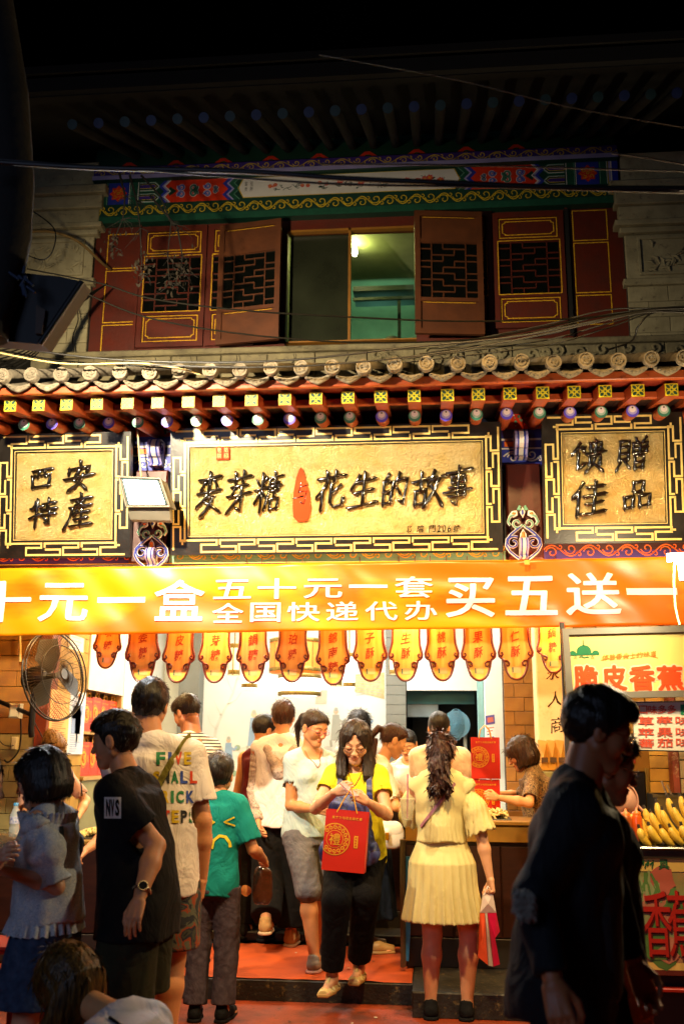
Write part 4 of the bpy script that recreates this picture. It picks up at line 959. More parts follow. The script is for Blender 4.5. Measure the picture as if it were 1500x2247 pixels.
figure(555, 1575, 1.0, 0); figure(500, 1630, .8, 0); figure(735, 1568, .9, 1); figure(797, 1572, .8, 0); figure(640, 1640, .7, 2); figure(820, 1640, .8, 1); figure(690, 1590, .6, 6)
F.poly([mu(778, 1480), mu(843, 1476), mu(843, 1534), mu(778, 1518)], 3, 1)
for i in range(9): F.ribbon([mu(780+q*8, 1484+i*5+1.5*math.sin(q+i)) for q in range(8)], .006, 1, 2)
F.poly([mu(694, 1515), mu(718, 1515), mu(716, 1545), mu(692, 1545)], 4, 1)
for i in range(40):
    a, b = mu(440+400*r.random(), 1640+60*r.random()); F.disc(a, b, .03+.05*r.random(), [2, 6, 1][i % 3], 1, 9, .02+.02*r.random())
F.obj('painting', mp_, mural)
wallbox('ceiling', (-3.9, 6.86, ZC), (4.2, 14, ZC+.1), mat('ceiling_grey', '#8c8f88', .7))
wallbox('wall', (XI-.12, 9.52, .1), (XI, YM, ZC), white_wall)
wallbox('floor', (XI-.3, 8.0, .14), (4.4, 14, .145), mat('floor_dark', '#3a322a', .5))
# grey columns
for (a, b, Y, lb_) in ((392, 436, 10.65, 'smooth grey column left of the mural'), (846, 890, 10.6, 'grey tiled column right of the mural')):
    xa, xb = P(a, 1500, Y).x, P(b, 1500, Y).x
    t = thing('grey_column', lb_, 'column', ((xa+xb)/2, Y, .15)); m = MB(); m.box((xa, Y+.012, .15), (xb, Y+.25, ZC)); m.obj('core', joint if a > 800 else grey_tile, t)
    if a > 800:
        for j in range(30):
            m = MB(); m.bbox((xa, Y, .15+j*.1), (xb, Y+.02, .15+j*.1+.097), .002); m.obj('tile', grey_tile, t)
# kitchen doorway
Yk = 10.6
xa, xb, xc_ = P(892, 1500, Yk).x, P(1046, 1500, Yk).x, P(1104, 1500, 9.6).x
zk = P(960, 1515, Yk).z
wallbox('wall', (xa, Yk, zk), (xb+.05, Yk+.1, ZC), white_wall)
wallbox('wall', (xa, 13, .1), (3.4, 13.1, ZC), mat('kitchen_wall', '#1c3238', .5, var=.15))
kd = thing('kitchen_doorway', 'white framed doorway into the dark teal kitchen', 'doorway', ((xa+xb)/2, Yk, .15))
fw_ = mat('door_white', '#d7e2e2', .4, var=.04)
m = MB(); a_, b_ = P(1046, 1500, 9.7).x, P(1060, 1500, 9.7).x; m.bbox((a_, 9.7, .15), (b_, 9.8, 3.0), .004); m.obj('door_frame', mat('door_teal_edge', '#6fa0a8', .4), kd)
m = MB(); a_, b_ = P(1061, 1500, 9.62).x, P(1103, 1500, 9.62).x; m.bbox((a_, 9.62, .15), (b_, 9.69, 3.0), .006); pn = m.obj('door_leaf', fw_, kd)
F = Flat((0, 9.62, 0)); q_ = lambda px, py: (P(px, py, 9.62).x, P(px, py, 9.62).z)
F.poly([q_(1064, 1571), q_(1084, 1568), q_(1085, 1588), q_(1065, 1591)], 0); F.poly([q_(1068, 1575), q_(1081, 1573), q_(1082, 1584), q_(1069, 1586)], 1, 2)
F.poly([q_(1066, 1593), q_(1086, 1590), q_(1088, 1650), q_(1068, 1652)], 2)
for i in range(7): a = q_(1068, 1598+i*7); b = q_(1083-(i % 3)*3, 1596+i*7); F.ribbon([a, b], .008, 3 if i < 2 else 0, 2)
F.obj('notice', [mat('notice_purple', '#4a4aa0', .4), mat('notice_pink', '#c06a60', .4), mat('notice_paper', '#dfe8ea', .4), mat('notice_red', '#c8583a', .4)], pn)
m = MB(); m.poly([P(893, 1517, Yk+.2), P(1040, 1517, Yk+.2), P(1040, 1545, Yk+.2), P(893, 1545, Yk+.2)]); m.poly([P(893, 1546, Yk+.21), P(960, 1546, Yk+.21), P(960, 1573, Yk+.21), P(893, 1573, Yk+.21)], 1)
m.obj('hanging_curtain', [mat('curtain_teal', '#1f6a80', .6), mat('curtain_grey', '#6d7f88', .6)], kd)
# pedestal fan in the kitchen
pf = thing('blue_fan', 'small blue and white electric fan in the kitchen doorway', 'fan', P(1005, 1700, 10.3))
m = MB(); c = P(1000, 1590, 10.3); R0 = .155
for k_ in (1, .8, .6, .4, .2): m.tube([c+Vector((R0*k_*.55*math.cos(a), -.03-.05*(1-k_), R0*k_*math.sin(a))) for a in [2*math.pi*i/20 for i in range(20)]], .004, 5, closed=True)
for i in range(10): a = math.pi*i/5; m.tube([c+Vector((0, -.08, 0)), c+Vector((R0*.55*math.cos(a), -.03, R0*math.sin(a)))], .003, 4)
m.lathe(c+Vector((0, -.03, 0)), [(R0*.9, 0), (R0*.9, .004)], 18, 'y'); m.obj('guard', mat('fan_blue', '#4f86a2', .4), pf)
m = MB(); m.lathe(c+Vector((.07, .02, 0)), [(.0, -.05), (.05, -.04), (.06, 0), (.05, .08), (0, .1)], 12, 'y'); m.tube([c+Vector((.09, .05, -.05)), c+Vector((.09, .05, -1.2))], .018, 8); m.obj('motor', mat('fan_white', '#b8ccd4', .4), pf)
# brown tiled wall, cream column right
Yw = 9.0
xa, xb = P(1104, 1500, Yw).x, P(1176, 1500, Yw).x
tw = thing('brown_tiled_wall', 'brown tiled wall strip between the white door and the cream column', 'wall', ((xa+xb)/2, Yw, .15))
m = MB(); m.box((xa, Yw+.02, .15), (xb+.9, Yw+.2, ZC)); m.obj('backing', joint, tw)
rub(m, xa, xb+.06, Yw, Yw+.1, .15, ZC, 2, 26, 3, 'tile', tw, ochre, True, .004, .01)
xa, xb = P(1176, 1500, 8.2).x, P(1262, 1500, 8.2).x
cc_ = thing('cream_column', 'cream column with black brush characters beside the banana sign', 'column', ((xa+xb)/2, 8.2, .15))
m = MB(); m.bbox((xa, 8.2, .15), (xb, 8.5, ZC), .01); m.obj('shaft', cream, cc_)
F = Flat((0, 8.2, 0))
def ptxt(F, ch, x0, y0, x1, y1, Y, mi=0, k=2, off=0.0, warp=None, bold=0):
    a = P(x0, y1, Y); b = P(x1, y0, Y); d_ = [(0, 0)]+([(bold, 0), (-bold, 0), (0, bold), (0, -bold), (bold*.7, bold*.7), (-bold*.7, -bold*.7)] if bold else [])
    for i, (dx, dz) in enumerate(d_):
        put_text(F.m, ch, (a.x-F.o.x+dx, a.z-F.o.z+dz, b.x-F.o.x+dx, b.z-F.o.z+dz), lambda u, v: F.at(u, v, k+i*.12), mi, off, warp)
ptxt(F, '人', 1202, 1518, 1232, 1549, 8.2, off=.01, warp=brushy(5)); ptxt(F, '商', 1206, 1573, 1238, 1608, 8.2, off=.0, warp=brushy(8)); ptxt(F, '水', 1198, 1468, 1228, 1492, 8.2, warp=brushy(11), off=.01)
F.obj('brush_characters', ink_m, cc_)
# right-hand brick wall behind the banana stall
Yb_ = 8.45
xa, xb = P(1262, 1500, Yb_).x, P(1462, 1500, Yb_).x
rw = thing('ochre_brick_wall', 'ochre brick wall behind the banana stall', 'wall', ((xa+xb)/2, Yb_, .15))
m = MB(); m.box((xa, Yb_+.02, .15), (xb, Yb_+.2, ZC)); m.obj('backing', joint, rw)
rub(m, xa, xb, Yb_, Yb_+.1, .15, ZC, 2, 31, 4, 'brick', rw, ochre_y, True, .006, .014)
xa, xb = P(1462, 1500, 8.3).x, P(1477, 1500, 8.3).x
m = MB(); m.bbox((xa, 8.3, .15), (xb, 8.45, ZC), .006); tag(m.obj('door_post', mat('post_red_worn', '#6b2a1c', .6, var=.2, wear='#a08a70')), 'worn dark red post between the ochre bricks and the grey bricks', 'post')
xa, xb = P(1477, 1500, 8.3).x, P(1640, 1500, 8.3).x
gw = thing('grey_brick_wall', 'rough grey brick wall at the right edge behind the bananas', 'wall', ((xa+xb)/2, 8.3, .15))
m = MB(); m.box((xa, 8.34, .15), (xb, 8.5, ZC)); m.obj('backing', joint, gw)
rub(m, xa, xb, 8.3, 8.4, .15, ZC, 2, 22, 6, 'brick', gw, mat('grey_brick', '#8c8068', .85, var=.3, bump=.6, bs=25, wear='#b3a88c'), True, .008, .02)
# left brick pier and side wall
Yl = 7.65
xa, xb = -5.0, P(86, 1500, Yl).x
lw = thing('ochre_brick_pier', 'dim ochre brick pier behind the big wall fan', 'wall', (xb-.5, Yl, .15))
m = MB(); m.box((xa, Yl+.02, .15), (xb, Yl+.25, ZC)); m.obj('backing', joint, lw)
rub(m, xb-1.5, xb, Yl, Yl+.1, P(40, 1610, Yl).z, 2.9, 4, 11, 8, 'brick', lw, ochre, True, .004, .012)
rub(m, xb-1.5, xb, Yl, Yl+.1, .15, P(40, 1610, Yl).z-.004, 4, 12, 9, 'brick', lw, mat('yellow_grey_brick', '#8f8250', .6, var=.25, vs=6, bump=.25, bs=25), True, .004, .012)
m = MB(); m.bbox((xb+.002, Yl-.03, .15), (XI, Yl+.15, ZC), .006); tag(m.obj('door_jamb', mat('jamb_red', '#7a3414', .5, var=.2, vs=10, wear='#4a2310')), 'reddish brown wooden door jamb behind the wall fan', 'door jamb')
sw = thing('ochre_side_wall', 'bright ochre tiled side wall with posters left of the white cabinet', 'wall', (XI, 8.2, .15))
def sideY(px): # where the side wall plane is met
    d = ray(px, 1600); return d.y*(XI-CAMP.x)/d.x
yend = sideY(186)-.012
m = MB(); m.box((XI-.12, Yl+.16, .15), (XI-.02, yend, ZC)); m.obj('backing', joint, sw)
wallbox('wall', (XI-.42, yend, .1), (XI-.36, 10.95, ZC), white_wall)
tl_c = {}
for j in range(26):
    ed = [Yl+.16]+[q_ for q_ in (Yl+.16+.30*i+(.15 if j % 2 else 0) for i in range(1, 9)) if q_ < yend-.08]+[yend]
    for y0_, y1_ in zip(ed[:-1], ed[1:]):
        kk = round(y1_-y0_, 2)
        if kk not in tl_c: q_ = MB(); q_.bbox((0, 0, 0), (.02, y1_-y0_-.004, .112), .003); tl_c[kk] = q_.mesh('tile', ochre_y)
        link('tile', tl_c[kk], None, sw, True, (XI-.025, y0_, .15+j*.118))
ps = [('tan paper notice with red lines on the side wall', 106, 148, 1512, 1645, '#d9a964', '#c0622c'), ('pale blue and white poster hanging beside the white cabinet', 149, 183, 1515, 1655, '#c9cfd8', '#7f93b8'), ('framed certificate high on the side wall above the posters', 136, 172, 1385, 1428, '#dcd6c4', '#8a8f90')]
def sideY(px): # where the side wall plane is met
    d = ray(px, 1600); return d.y*(XI-CAMP.x)/d.x
for lb_, a, b, y0, y1, c1, c2 in ps:
    ya, yb = sideY(a), sideY(b); z1 = P(a, y0, ya).z; z0 = P(a, y1, ya).z
    t = MB(); t.box((XI+.001, ya, z0), (XI+.006, yb, z1)); nm = 'poster' if y0 > 1400 else 'certificate'
    o = tag(t.obj(nm, mat('paper_'+c1[1:], c1, .5, var=.08)), lb_, nm)
    F = Flat((XI+.006, ya, z0), (0, 1, 0), (0, 0, 1), (1, 0, 0)); r = random.Random(a); wd = yb-ya; hh = z1-z0
    if y0 < 1400: F.ribbon([(.01, .01), (wd-.01, .01), (wd-.01, hh-.01), (.01, hh-.01)], .02, 1, 2, closed=True)
    for i in range(26 if y0 > 1400 else 5):
        v = hh*(.05+.9*i/(26 if y0 > 1400 else 5)); F.ribbon([(wd*.12, v), (wd*(.5+.38*r.random()), v)], .006, 0, 1)
    if '#c9' in c1:
        for i in range(10): F.rect(wd*(.1+.5*r.random()), hh*(.1+.6*r.random()), wd*(.4+.5*r.random()), hh*(.3+.6*r.random()), r.choice((0, 2)), 1.5)
        F.disc(wd*.55, hh*.92, .03, 3, 3)
    F.obj('print', [mat('ink_'+c2[1:], c2, .5), mat('frame_gold', '#b98a30', .4), mat('pale_print', '#aeb6c2', .5), mat('print_orange', '#e07a20', .5)], o)
# white cabinet with shelf of red gift bags
ya, yb = sideY(186), sideY(264); zc_t = P(186, 1300, ya).z; zc_b = P(225, 1520, (ya+yb)/2).z; zs = P(225, 1702, (ya+yb)/2).z
cb = thing('wall_cabinet', 'white cabinet with an open shelf of red gift bags on the left wall', 'cabinet', (XI, (ya+yb)/2, .15)); XB = XI-.30
m = MB(); m.bbox((XB, ya, zc_b), (XI+.01, yb, zc_t), .005); m.obj('upper_cupboard', mat('cabinet_cream', '#d8d2c0', .5, var=.05), cb)
m = MB(); m.box((XB, ya, zs), (XB+.02, yb, zc_b-.002)); m.box((XB+.02, yb-.02, zs), (XI, yb, zc_b-.002)); m.bbox((XB+.02, ya, zs-.03), (XI+.02, yb, zs), .004); m.bbox((XB+.02, ya, (zs+zc_b)/2-.012), (XI, yb-.022, (zs+zc_b)/2+.012), .003); m.obj('shelf', mat('shelf_wood', '#b08a50', .5, var=.1), cb)
m = MB(); m.bbox((XB, ya+.02, .15), (XI, yb-.02, zs-.032), .005); m.obj('lower_cupboard', mat('cabinet_olive', '#8a8458', .4, var=.1), cb)
bag_red = mat('bag_red', '#c4280e', .35, var=.08, coat=.2); bag_gold = mat('bag_gold', '#e8a92a', .35, metal=.2); bag_white = mat('bag_white', '#e9d8c4', .4); bag_dark = mat('bag_dark_red', '#8a160a', .4)
def gift_bag(label, loc, w_, h_, d_, rz=0, tilt=0, group=None, full=True, cord=True):
    """red paper gift bag; local x across the front, front faces -y, z up, origin at the bottom centre"""
    t = thing('gift_bag', label, 'gift bag', loc, rz, group); t.rotation_euler = (0, tilt, rz)
    m = MB(); v = [(-w_/2, 0, 0), (w_/2, 0, 0), (w_/2, d_, 0), (-w_/2, d_, 0)]; tp = [(-w_/2, d_*.1, h_), (w_/2, d_*.1, h_), (w_/2, d_*.8, h_), (-w_/2, d_*.8, h_)]
    mid = [(-w_/2, d_*.02, h_*.5), (w_/2, d_*.02, h_*.5), (w_/2-.01, d_*.5, h_*.5), (w_/2, d_, h_*.5), (-w_/2, d_, h_*.5), (-w_/2+.01, d_*.5, h_*.5)]
    V = [v[0], v[1], (w_/2-.002, d_*.5, 0), v[2], v[3], (-w_/2+.002, d_*.5, 0)]+mid+[tp[0], tp[1], (w_/2-.025, d_*.45, h_), tp[2], tp[3], (-w_/2+.025, d_*.45, h_)]
    fs = [(0, 5, 4, 3, 2, 1)]+[(r*6+i, r*6+(i+1) % 6, r*6+6+(i+1) % 6, r*6+6+i) for r in range(2) for i in range(6)]
    m.add(V, fs, 0); m.obj('paper_bag', bag_red, t, world=False)
    ty = lambda v: d_*(.02*min(1, v/(h_*.5))+.08*max(0, (v/h_-.5)*2))
    F = Flat((0, 0, 0)); F.at = lambda u, v, k=1: Vector((u, ty(v)-.0015-.001*k, v))
    R = w_*.36; cu, cv = -w_*.24, h_*.52
    def clipd(pts): return [(max(u, -w_/2+.001), v) for u, v in pts]
    circ = lambda rr, n=40: [(cu+rr*math.cos(2*math.pi*i/n), cv+rr*math.sin(2*math.pi*i/n)) for i in range(n)]
    F.poly(clipd(circ(R)), 0, 1); F.poly(clipd(circ(R*.93)), 2, 2); 
    if full:
        for i in range(16):
            a = 2*math.pi*i/16; pts = spiral(cu+R*.75*math.cos(a), cv+R*.75*math.sin(a), R*.15, R*.04, a, 1.2, 8)
            if min(p[0] for p in pts) > -w_/2: F.ribbon(pts, R*.055, 0, 3)
    else: F.poly(clipd(circ(R*.8)), 0, 2.5)
    F.poly(clipd(circ(R*.56)), 0, 3.5); F.poly(clipd(circ(R*.52)), 2, 4.5)
    s_ = R*.36; 
    for i, (dx, dz) in enumerate(((0, 0), (.0012, 0), (0, .0012))): put_text(F.m, '禮', (cu-s_+dx, cv-s_+dz, cu+s_+dx, cv+s_+dz), lambda a, b: F.at(a, b, 6+i*.3), 0)
    x0 = -w_*.34
    for i, ch in enumerate('麦芽糖与花生的故事'): put_text(F.m, ch, (x0+i*w_*.08, h_*.855, x0+i*w_*.08+w_*.065, h_*.855+w_*.065), lambda a, b: F.at(a, b, 1), 0, .02)
    F.poly([(w_*.26+a, h_*.50+b) for a, b in [(-.04*w_, -.10*h_), (.04*w_, -.10*h_), (.05*w_, -.08*h_), (.045*w_, .08*h_), (.05*w_, .1*h_), (-.04*w_, .1*h_), (-.05*w_, .08*h_), (-.045*w_, -.08*h_)]], 0, 1)
    for i in range(4): F.ribbon(spiral(w_*.26, h_*(.43+.047*i), w_*.022, w_*.006, i, 1, 6), w_*.012, 2, 2)
    F.obj('print', [bag_gold, bag_white, bag_red], t) if False else link('print', F.m.mesh('print', [bag_gold, bag_white, bag_red], False), None, t, False)
    if cord:
        for yy in (d_*.1, d_*.8): m = MB(); m.tube([(-w_*.22, yy, h_-.01), (-w_*.16, yy-.0, h_+.05), (0, yy, h_+.085 if cord is True else h_+cord), (w_*.16, yy, h_+.05), (w_*.22, yy, h_-.01)], .0035, 6); m.obj('cord_handle', bag_gold, t, world=False)
    return t
k_ = 0
zz = [(zs+.004, 'lower'), ((zs+zc_b)/2+.016, 'upper')]
ords = ['nearest', 'second', 'third', 'farthest']
for z_, nm in zz:
    hh = (zc_b-zs)/2-.09
    for i in range(4):
        gift_bag('%s red gift bag on the %s shelf of the white cabinet' % (ords[i], nm), (XI-.03, ya+.05+(i+.5)*(yb-ya-.08)/4, z_), (yb-ya-.08)/4*.98, hh*rnd.uniform(1.02, 1.1), .10, rad(90), 0, 'red gift bags on the cabinet shelves', False, .03)
# lone red bag further back and stack of two beside the door
gift_bag('single red gift bag standing behind the tall man, against the white wall', P(300, 1640, 10.4), .27, .45, .1, group=None)
xx = P(1066, 1700, 7.45)
b1 = P(1066, 1793, 7.25); b2 = P(1066, 1709, 7.25); wb = 60*S(7.25)
gift_bag('lower of two stacked red gift bags by the white door', (b1.x, 7.25, b2.z-.285), wb, .28, .1, 0, 0, 'red gift bags stacked by the door')
gift_bag('upper of two stacked red gift bags by the white door', (b2.x, 7.25, b2.z), wb, .283, .1, 0, 0, 'red gift bags stacked by the door')
# ---- counters
dark_wood = mat('counter_wood', '#2c140a', .35, var=.3, vs=5, stretch=(1, 1, 8), coat=.2)
top_wood = mat('counter_top', '#8a6426', .35, var=.2, vs=8, coat=.2)
brass = mat('brass', '#c8892a', .22, metal=1, var=.05)
def counter(label, x0, x1, Y, dep, zt, apron, n, knobpy, parts_w=.26):
    t = thing('shop_counter', label, 'counter', ((x0+x1)/2, Y, .14))
    m = MB(); m.bbox((x0-.01, Y-.03, zt-.03), (x1+.01, Y+dep, zt), .006); m.obj('counter_top', top_wood, t)
    if apron: m = MB(); m.bbox((x0, Y-.015, zt-.03-apron), (x1, Y+dep-.02, zt-.032), .004); m.obj('apron', top_wood, t)
    zb_ = zt-.035-apron
    m = MB(); m.box((x0, Y+.02, .14), (x1, Y+dep-.03, zb_)); m.obj('carcass', dark_wood, t)
    nn = max(1, round((x1-x0)/parts_w)); pw = (x1-x0)/nn
    pm = MB(); pm.bbox((0, 0, 0), (pw-.008, .018, zb_-.34), .005); pm_ = pm.mesh('door_panel', dark_wood)
    kb = MB(); kb.lathe((0, 0, 0), [(.034, 0), (.033, -.006), (.026, -.009), (.024, -.007), (.012, -.016), (.019, -.028), (.016, -.04), (.0, -.045)], 16, 'y'); kb_ = kb.mesh('knob', brass)
    for i in range(nn):
        p = link('door_panel', pm_, None, t, True, (x0+i*pw+.004, Y, .32))
        if n: link('knob', kb_, None, p, False, (pw/2, 0, P(600, knobpy, Y).z-.32))
    m = MB(); m.bbox((x0, Y-.005, .141), (x1, Y+.1, .315), .004); m.obj('plinth', mat('plinth_dark', '#1c130c', .5, var=.3), t)
    return t
z1_ = P(120, 1842, 6.6).z
counter('dark wooden counter with a brass knob at the left behind the black shirt man', P(-120, 1900, 6.6).x, P(222, 1900, 6.6).x, 6.6, .45, z1_, 0, True, 1896, .30)
counter('long dark counter with brass knobs in the middle of the shop', P(228, 1960, 7.85).x, P(878, 1960, 7.85).x, 7.85, .55, P(520, 1757, 7.9).z, 0, True, 1962, .165)
z3 = P(980, 1799, 6.8).z
counter('right counter with broad ochre apron and dark front below', P(889, 1900, 6.8).x, P(1420, 1900, 6.8).x, 6.8, .5, z3, .105, False, 0, .32)
m = MB(); a_ = P(877, 1900, 6.72); b_ = P(888, 1900, 6.72); m.bbox((a_.x, 6.72, .15), (b_.x, 6.77, P(880, 1842, 6.72).z), .004); m.bbox((P(881, 1900, 6.705).x, 6.705, .15), (P(884, 1900, 6.705).x, 6.719, P(880, 1842, 6.72).z), .002)
tag(m.obj('metal_upright', mat('aluminium', '#6d5f4c', .4, metal=.7)), 'narrow metal upright at the left corner of the right counter', 'upright')
m = MB(); m.prism([P(890, 1880, 6.74), P(899, 1880, 6.74), P(900, 2040, 6.74), P(896, 2110, 6.74), P(890, 2108, 6.74)], (0, .03, 0)); tag(m.obj('blue_board', mat('panel_blue', '#2a78c4', .35, var=.15)), 'thin bright blue board standing at the corner of the right counter', 'board')
# step stone strip and low kerb under the counters
yk2 = G(600, 2068, .13).y
m = MB(); m.bbox((-4.6, yk2, .13), (P(880, 2050, yk2).x, 7.86, .20), .01); tag(m.obj('doorstep', mat('doorstep_dark', '#1f1a10', .5, var=.4, wear='#4a3a18')), 'low dark wooden doorstep behind the red carpet', 'doorstep')
# trays of sweets on the counters
candy = mat('candy_pale', '#c9b06a', .4, var=.3, vs=60, sss=0); candy2 = mat('candy_orange', '#d9902a', .4, var=.3); plastic = mat('clear_plastic', '#e8f0f0', .1, trans=.9, var=0); tray_m = mat('tray_black', '#17130f', .4)
def tray(label, px, py, Y, wd, dp, cnt, mt, sticks=False, seed=0):
    p = P(px, py, Y); r = random.Random(seed); t = thing('sweets_tray', label, 'tray', p)
    m = MB(); m.bbox((p.x-wd/2, Y, p.z-.02), (p.x+wd/2, Y+dp, p.z), .006); m.obj('tray', tray_m, t)
    m = MB()
    for i in range(cnt):
        x, y = p.x+(wd/2-.03)*r.uniform(-1, 1), Y+.03+(dp-.06)*r.random(); z = p.z+.012+.045*r.random()*(1-abs(x-p.x)/wd*1.6); a = r.random()*3.1
        L = .035 if sticks else .018; d_ = Vector((math.cos(a)*.7, math.sin(a)*.5, .5*r.uniform(-1, 1)))*L; m.tube([Vector((x, y, z))-d_, Vector((x, y, z))+d_], [.006, .008] if sticks else [.012, .014], 6)
    o = m.obj('sweets', mt, t); o['kind'] = 'stuff'
    return t
tray('black tray of wrapped candy sticks in front of the bob-haired seller', 1084, 1797, 6.84, .22, .22, 130, candy, True, 1)
tray('small heap of candy sticks at the left end of the right counter', 930, 1795, 6.9, .2, .2, 90, candy, True, 5)
tray('tray of pale nut sweets on the left counter beside the striped seller', 200, 1838, 6.66, .24, .25, 110, candy, False, 2)
tray('shallow tray of orange sweets on the middle counter', 512, 1757, 7.9, .24, .2, 110, candy2, False, 3)
tray('tray of glittering wrapped sweets beside the white handbag', 862, 1780, 7.9, .3, .3, 140, mat('candy_mix', '#b07a4a', .3, var=.6, vs=50), False, 4)
# ---- lanterns
lan_w = mat('lantern_white', '#ffffff', .5, emit='#fff6e6', es=1.6); lan_o = mat('lantern_orange', '#e2702a', .5, emit='#ff7a2a', es=.55); brz = mat('bronze_band', '#7d6a30', .4, metal=.5, var=.4, vs=50)
def drum(label, px, py0, py1, Y, wpx, body, bands=True, ribs=0):
    z0, z1 = P(px, py1, Y).z, P(px, py0, Y).z; c = P(px, (py0+py1)/2, Y); R = wpx/2*S(Y); h = z1-z0
    t = thing('lantern', label, 'lantern', (c.x, Y, z0))
    m = MB(); m.lathe((c.x, Y, z0), [(R*.2, -.004), (R*.97, 0), (R, h*.12), (R, h*.88), (R*.97, h)], 28); m.obj('shade', body, t)
    m = MB()
    for zz_ in (z0+h*.10, z0+h*.96): m.lathe((c.x, Y, zz_-.02), [(R*1.01, 0), (R*1.03, .006), (R*1.03, .034), (R*1.01, .04)], 28)
    for i in range(ribs): a = 2*math.pi*i/ribs; m.tube([(c.x+R*1.01*math.cos(a), Y+R*1.01*math.sin(a), z0), (c.x+R*1.01*math.cos(a), Y+R*1.01*math.sin(a), z1)], .006, 5)
    m.obj('trim', brz, t)
    m = MB(); m.tube([(c.x, Y, z1), (c.x, Y, ZC)], .006, 5); m.obj('chain', brz, t)
drum('wide white drum lantern with gold bands, lowest in the middle of the shop', 657, 1483, 1527, 9.8, 92, lan_w)
drum('large orange cylinder lantern just above the white drum', 650, 1405, 1478, 10.0, 116, lan_o, ribs=8)
drum('slim white lantern left of the orange lantern', 548, 1440, 1512, 9.4, 34, lan_w)
drum('small white lantern on the left with dark frame', 514, 1415, 1482, 9.1, 24, mat('lantern_dim', '#cfc09a', .5, emit='#ffe0a8', es=.8), ribs=4)
drum('slim white lantern right of the orange lantern', 766, 1435, 1510, 9.6, 26, lan_w)
drum('slim bronze lantern close behind the right side of the white drum', 738, 1440, 1506, 10.1, 22, mat('lantern_dim', '#cfc09a'), ribs=4)
drum('framed lantern by the grey tiled column', 868, 1425, 1480, 9.8, 26, mat('lantern_dim', '#cfc09a'), ribs=4)
lamp('shop_ceiling_light', 'AREA', (-1.1, 9.3, ZC-.03), 105, '#fff8ea', size=1.6, sy=1.0)
lamp('shop_ceiling_light', 'AREA', (.35, 8.6, ZC-.03), 40, '#fff0d0', size=1.0)
lamp('shop_ceiling_light', 'AREA', (-2.2, 8.7, ZC-.05), 50, '#ffd9a0', size=.8)
for x_ in (-2.3, -.9, .5, 1.9): lamp('inner_lamp_light', 'POINT', (x_, 6.98, 2.75), 42, '#ffcc80', size=.06)
# counter lamps fixed to the beam behind the banner, shining down on the customers
for i, (x, pw, cl) in enumerate(((-2.6, 16, '#ffc878'), (-1.4, 14, '#ffd090'), (-.2, 19, '#ffd088'), (.85, 25, '#ffcc80'), (2.1, 34, '#ffcc80'))):
    t = thing('counter_lamp', 'warm counter lamp number %s from the left under the beam behind the banner' % ['one', 'two', 'three', 'four', 'five'][i], 'lamp', (x, 6.34, 2.52))
    m = MB(); m.lathe((x, 6.34, 2.46), [(.05, 0), (.045, .03), (.02, .06), (.015, .1)], 14); m.obj('shade', metal_g, t)
    m = MB(); m.lathe((x, 6.34, 2.44), [(0, -.02), (.03, -.01), (.035, .01), (.02, .03)], 12); m.obj('bulb', mat('warm_bulb', '#fff0c0', .5, emit='#ffcf7a', es=12), t)
    lamp('counter_lamp_light', 'POINT', (x, 6.33, 2.38), pw, cl, size=.05)
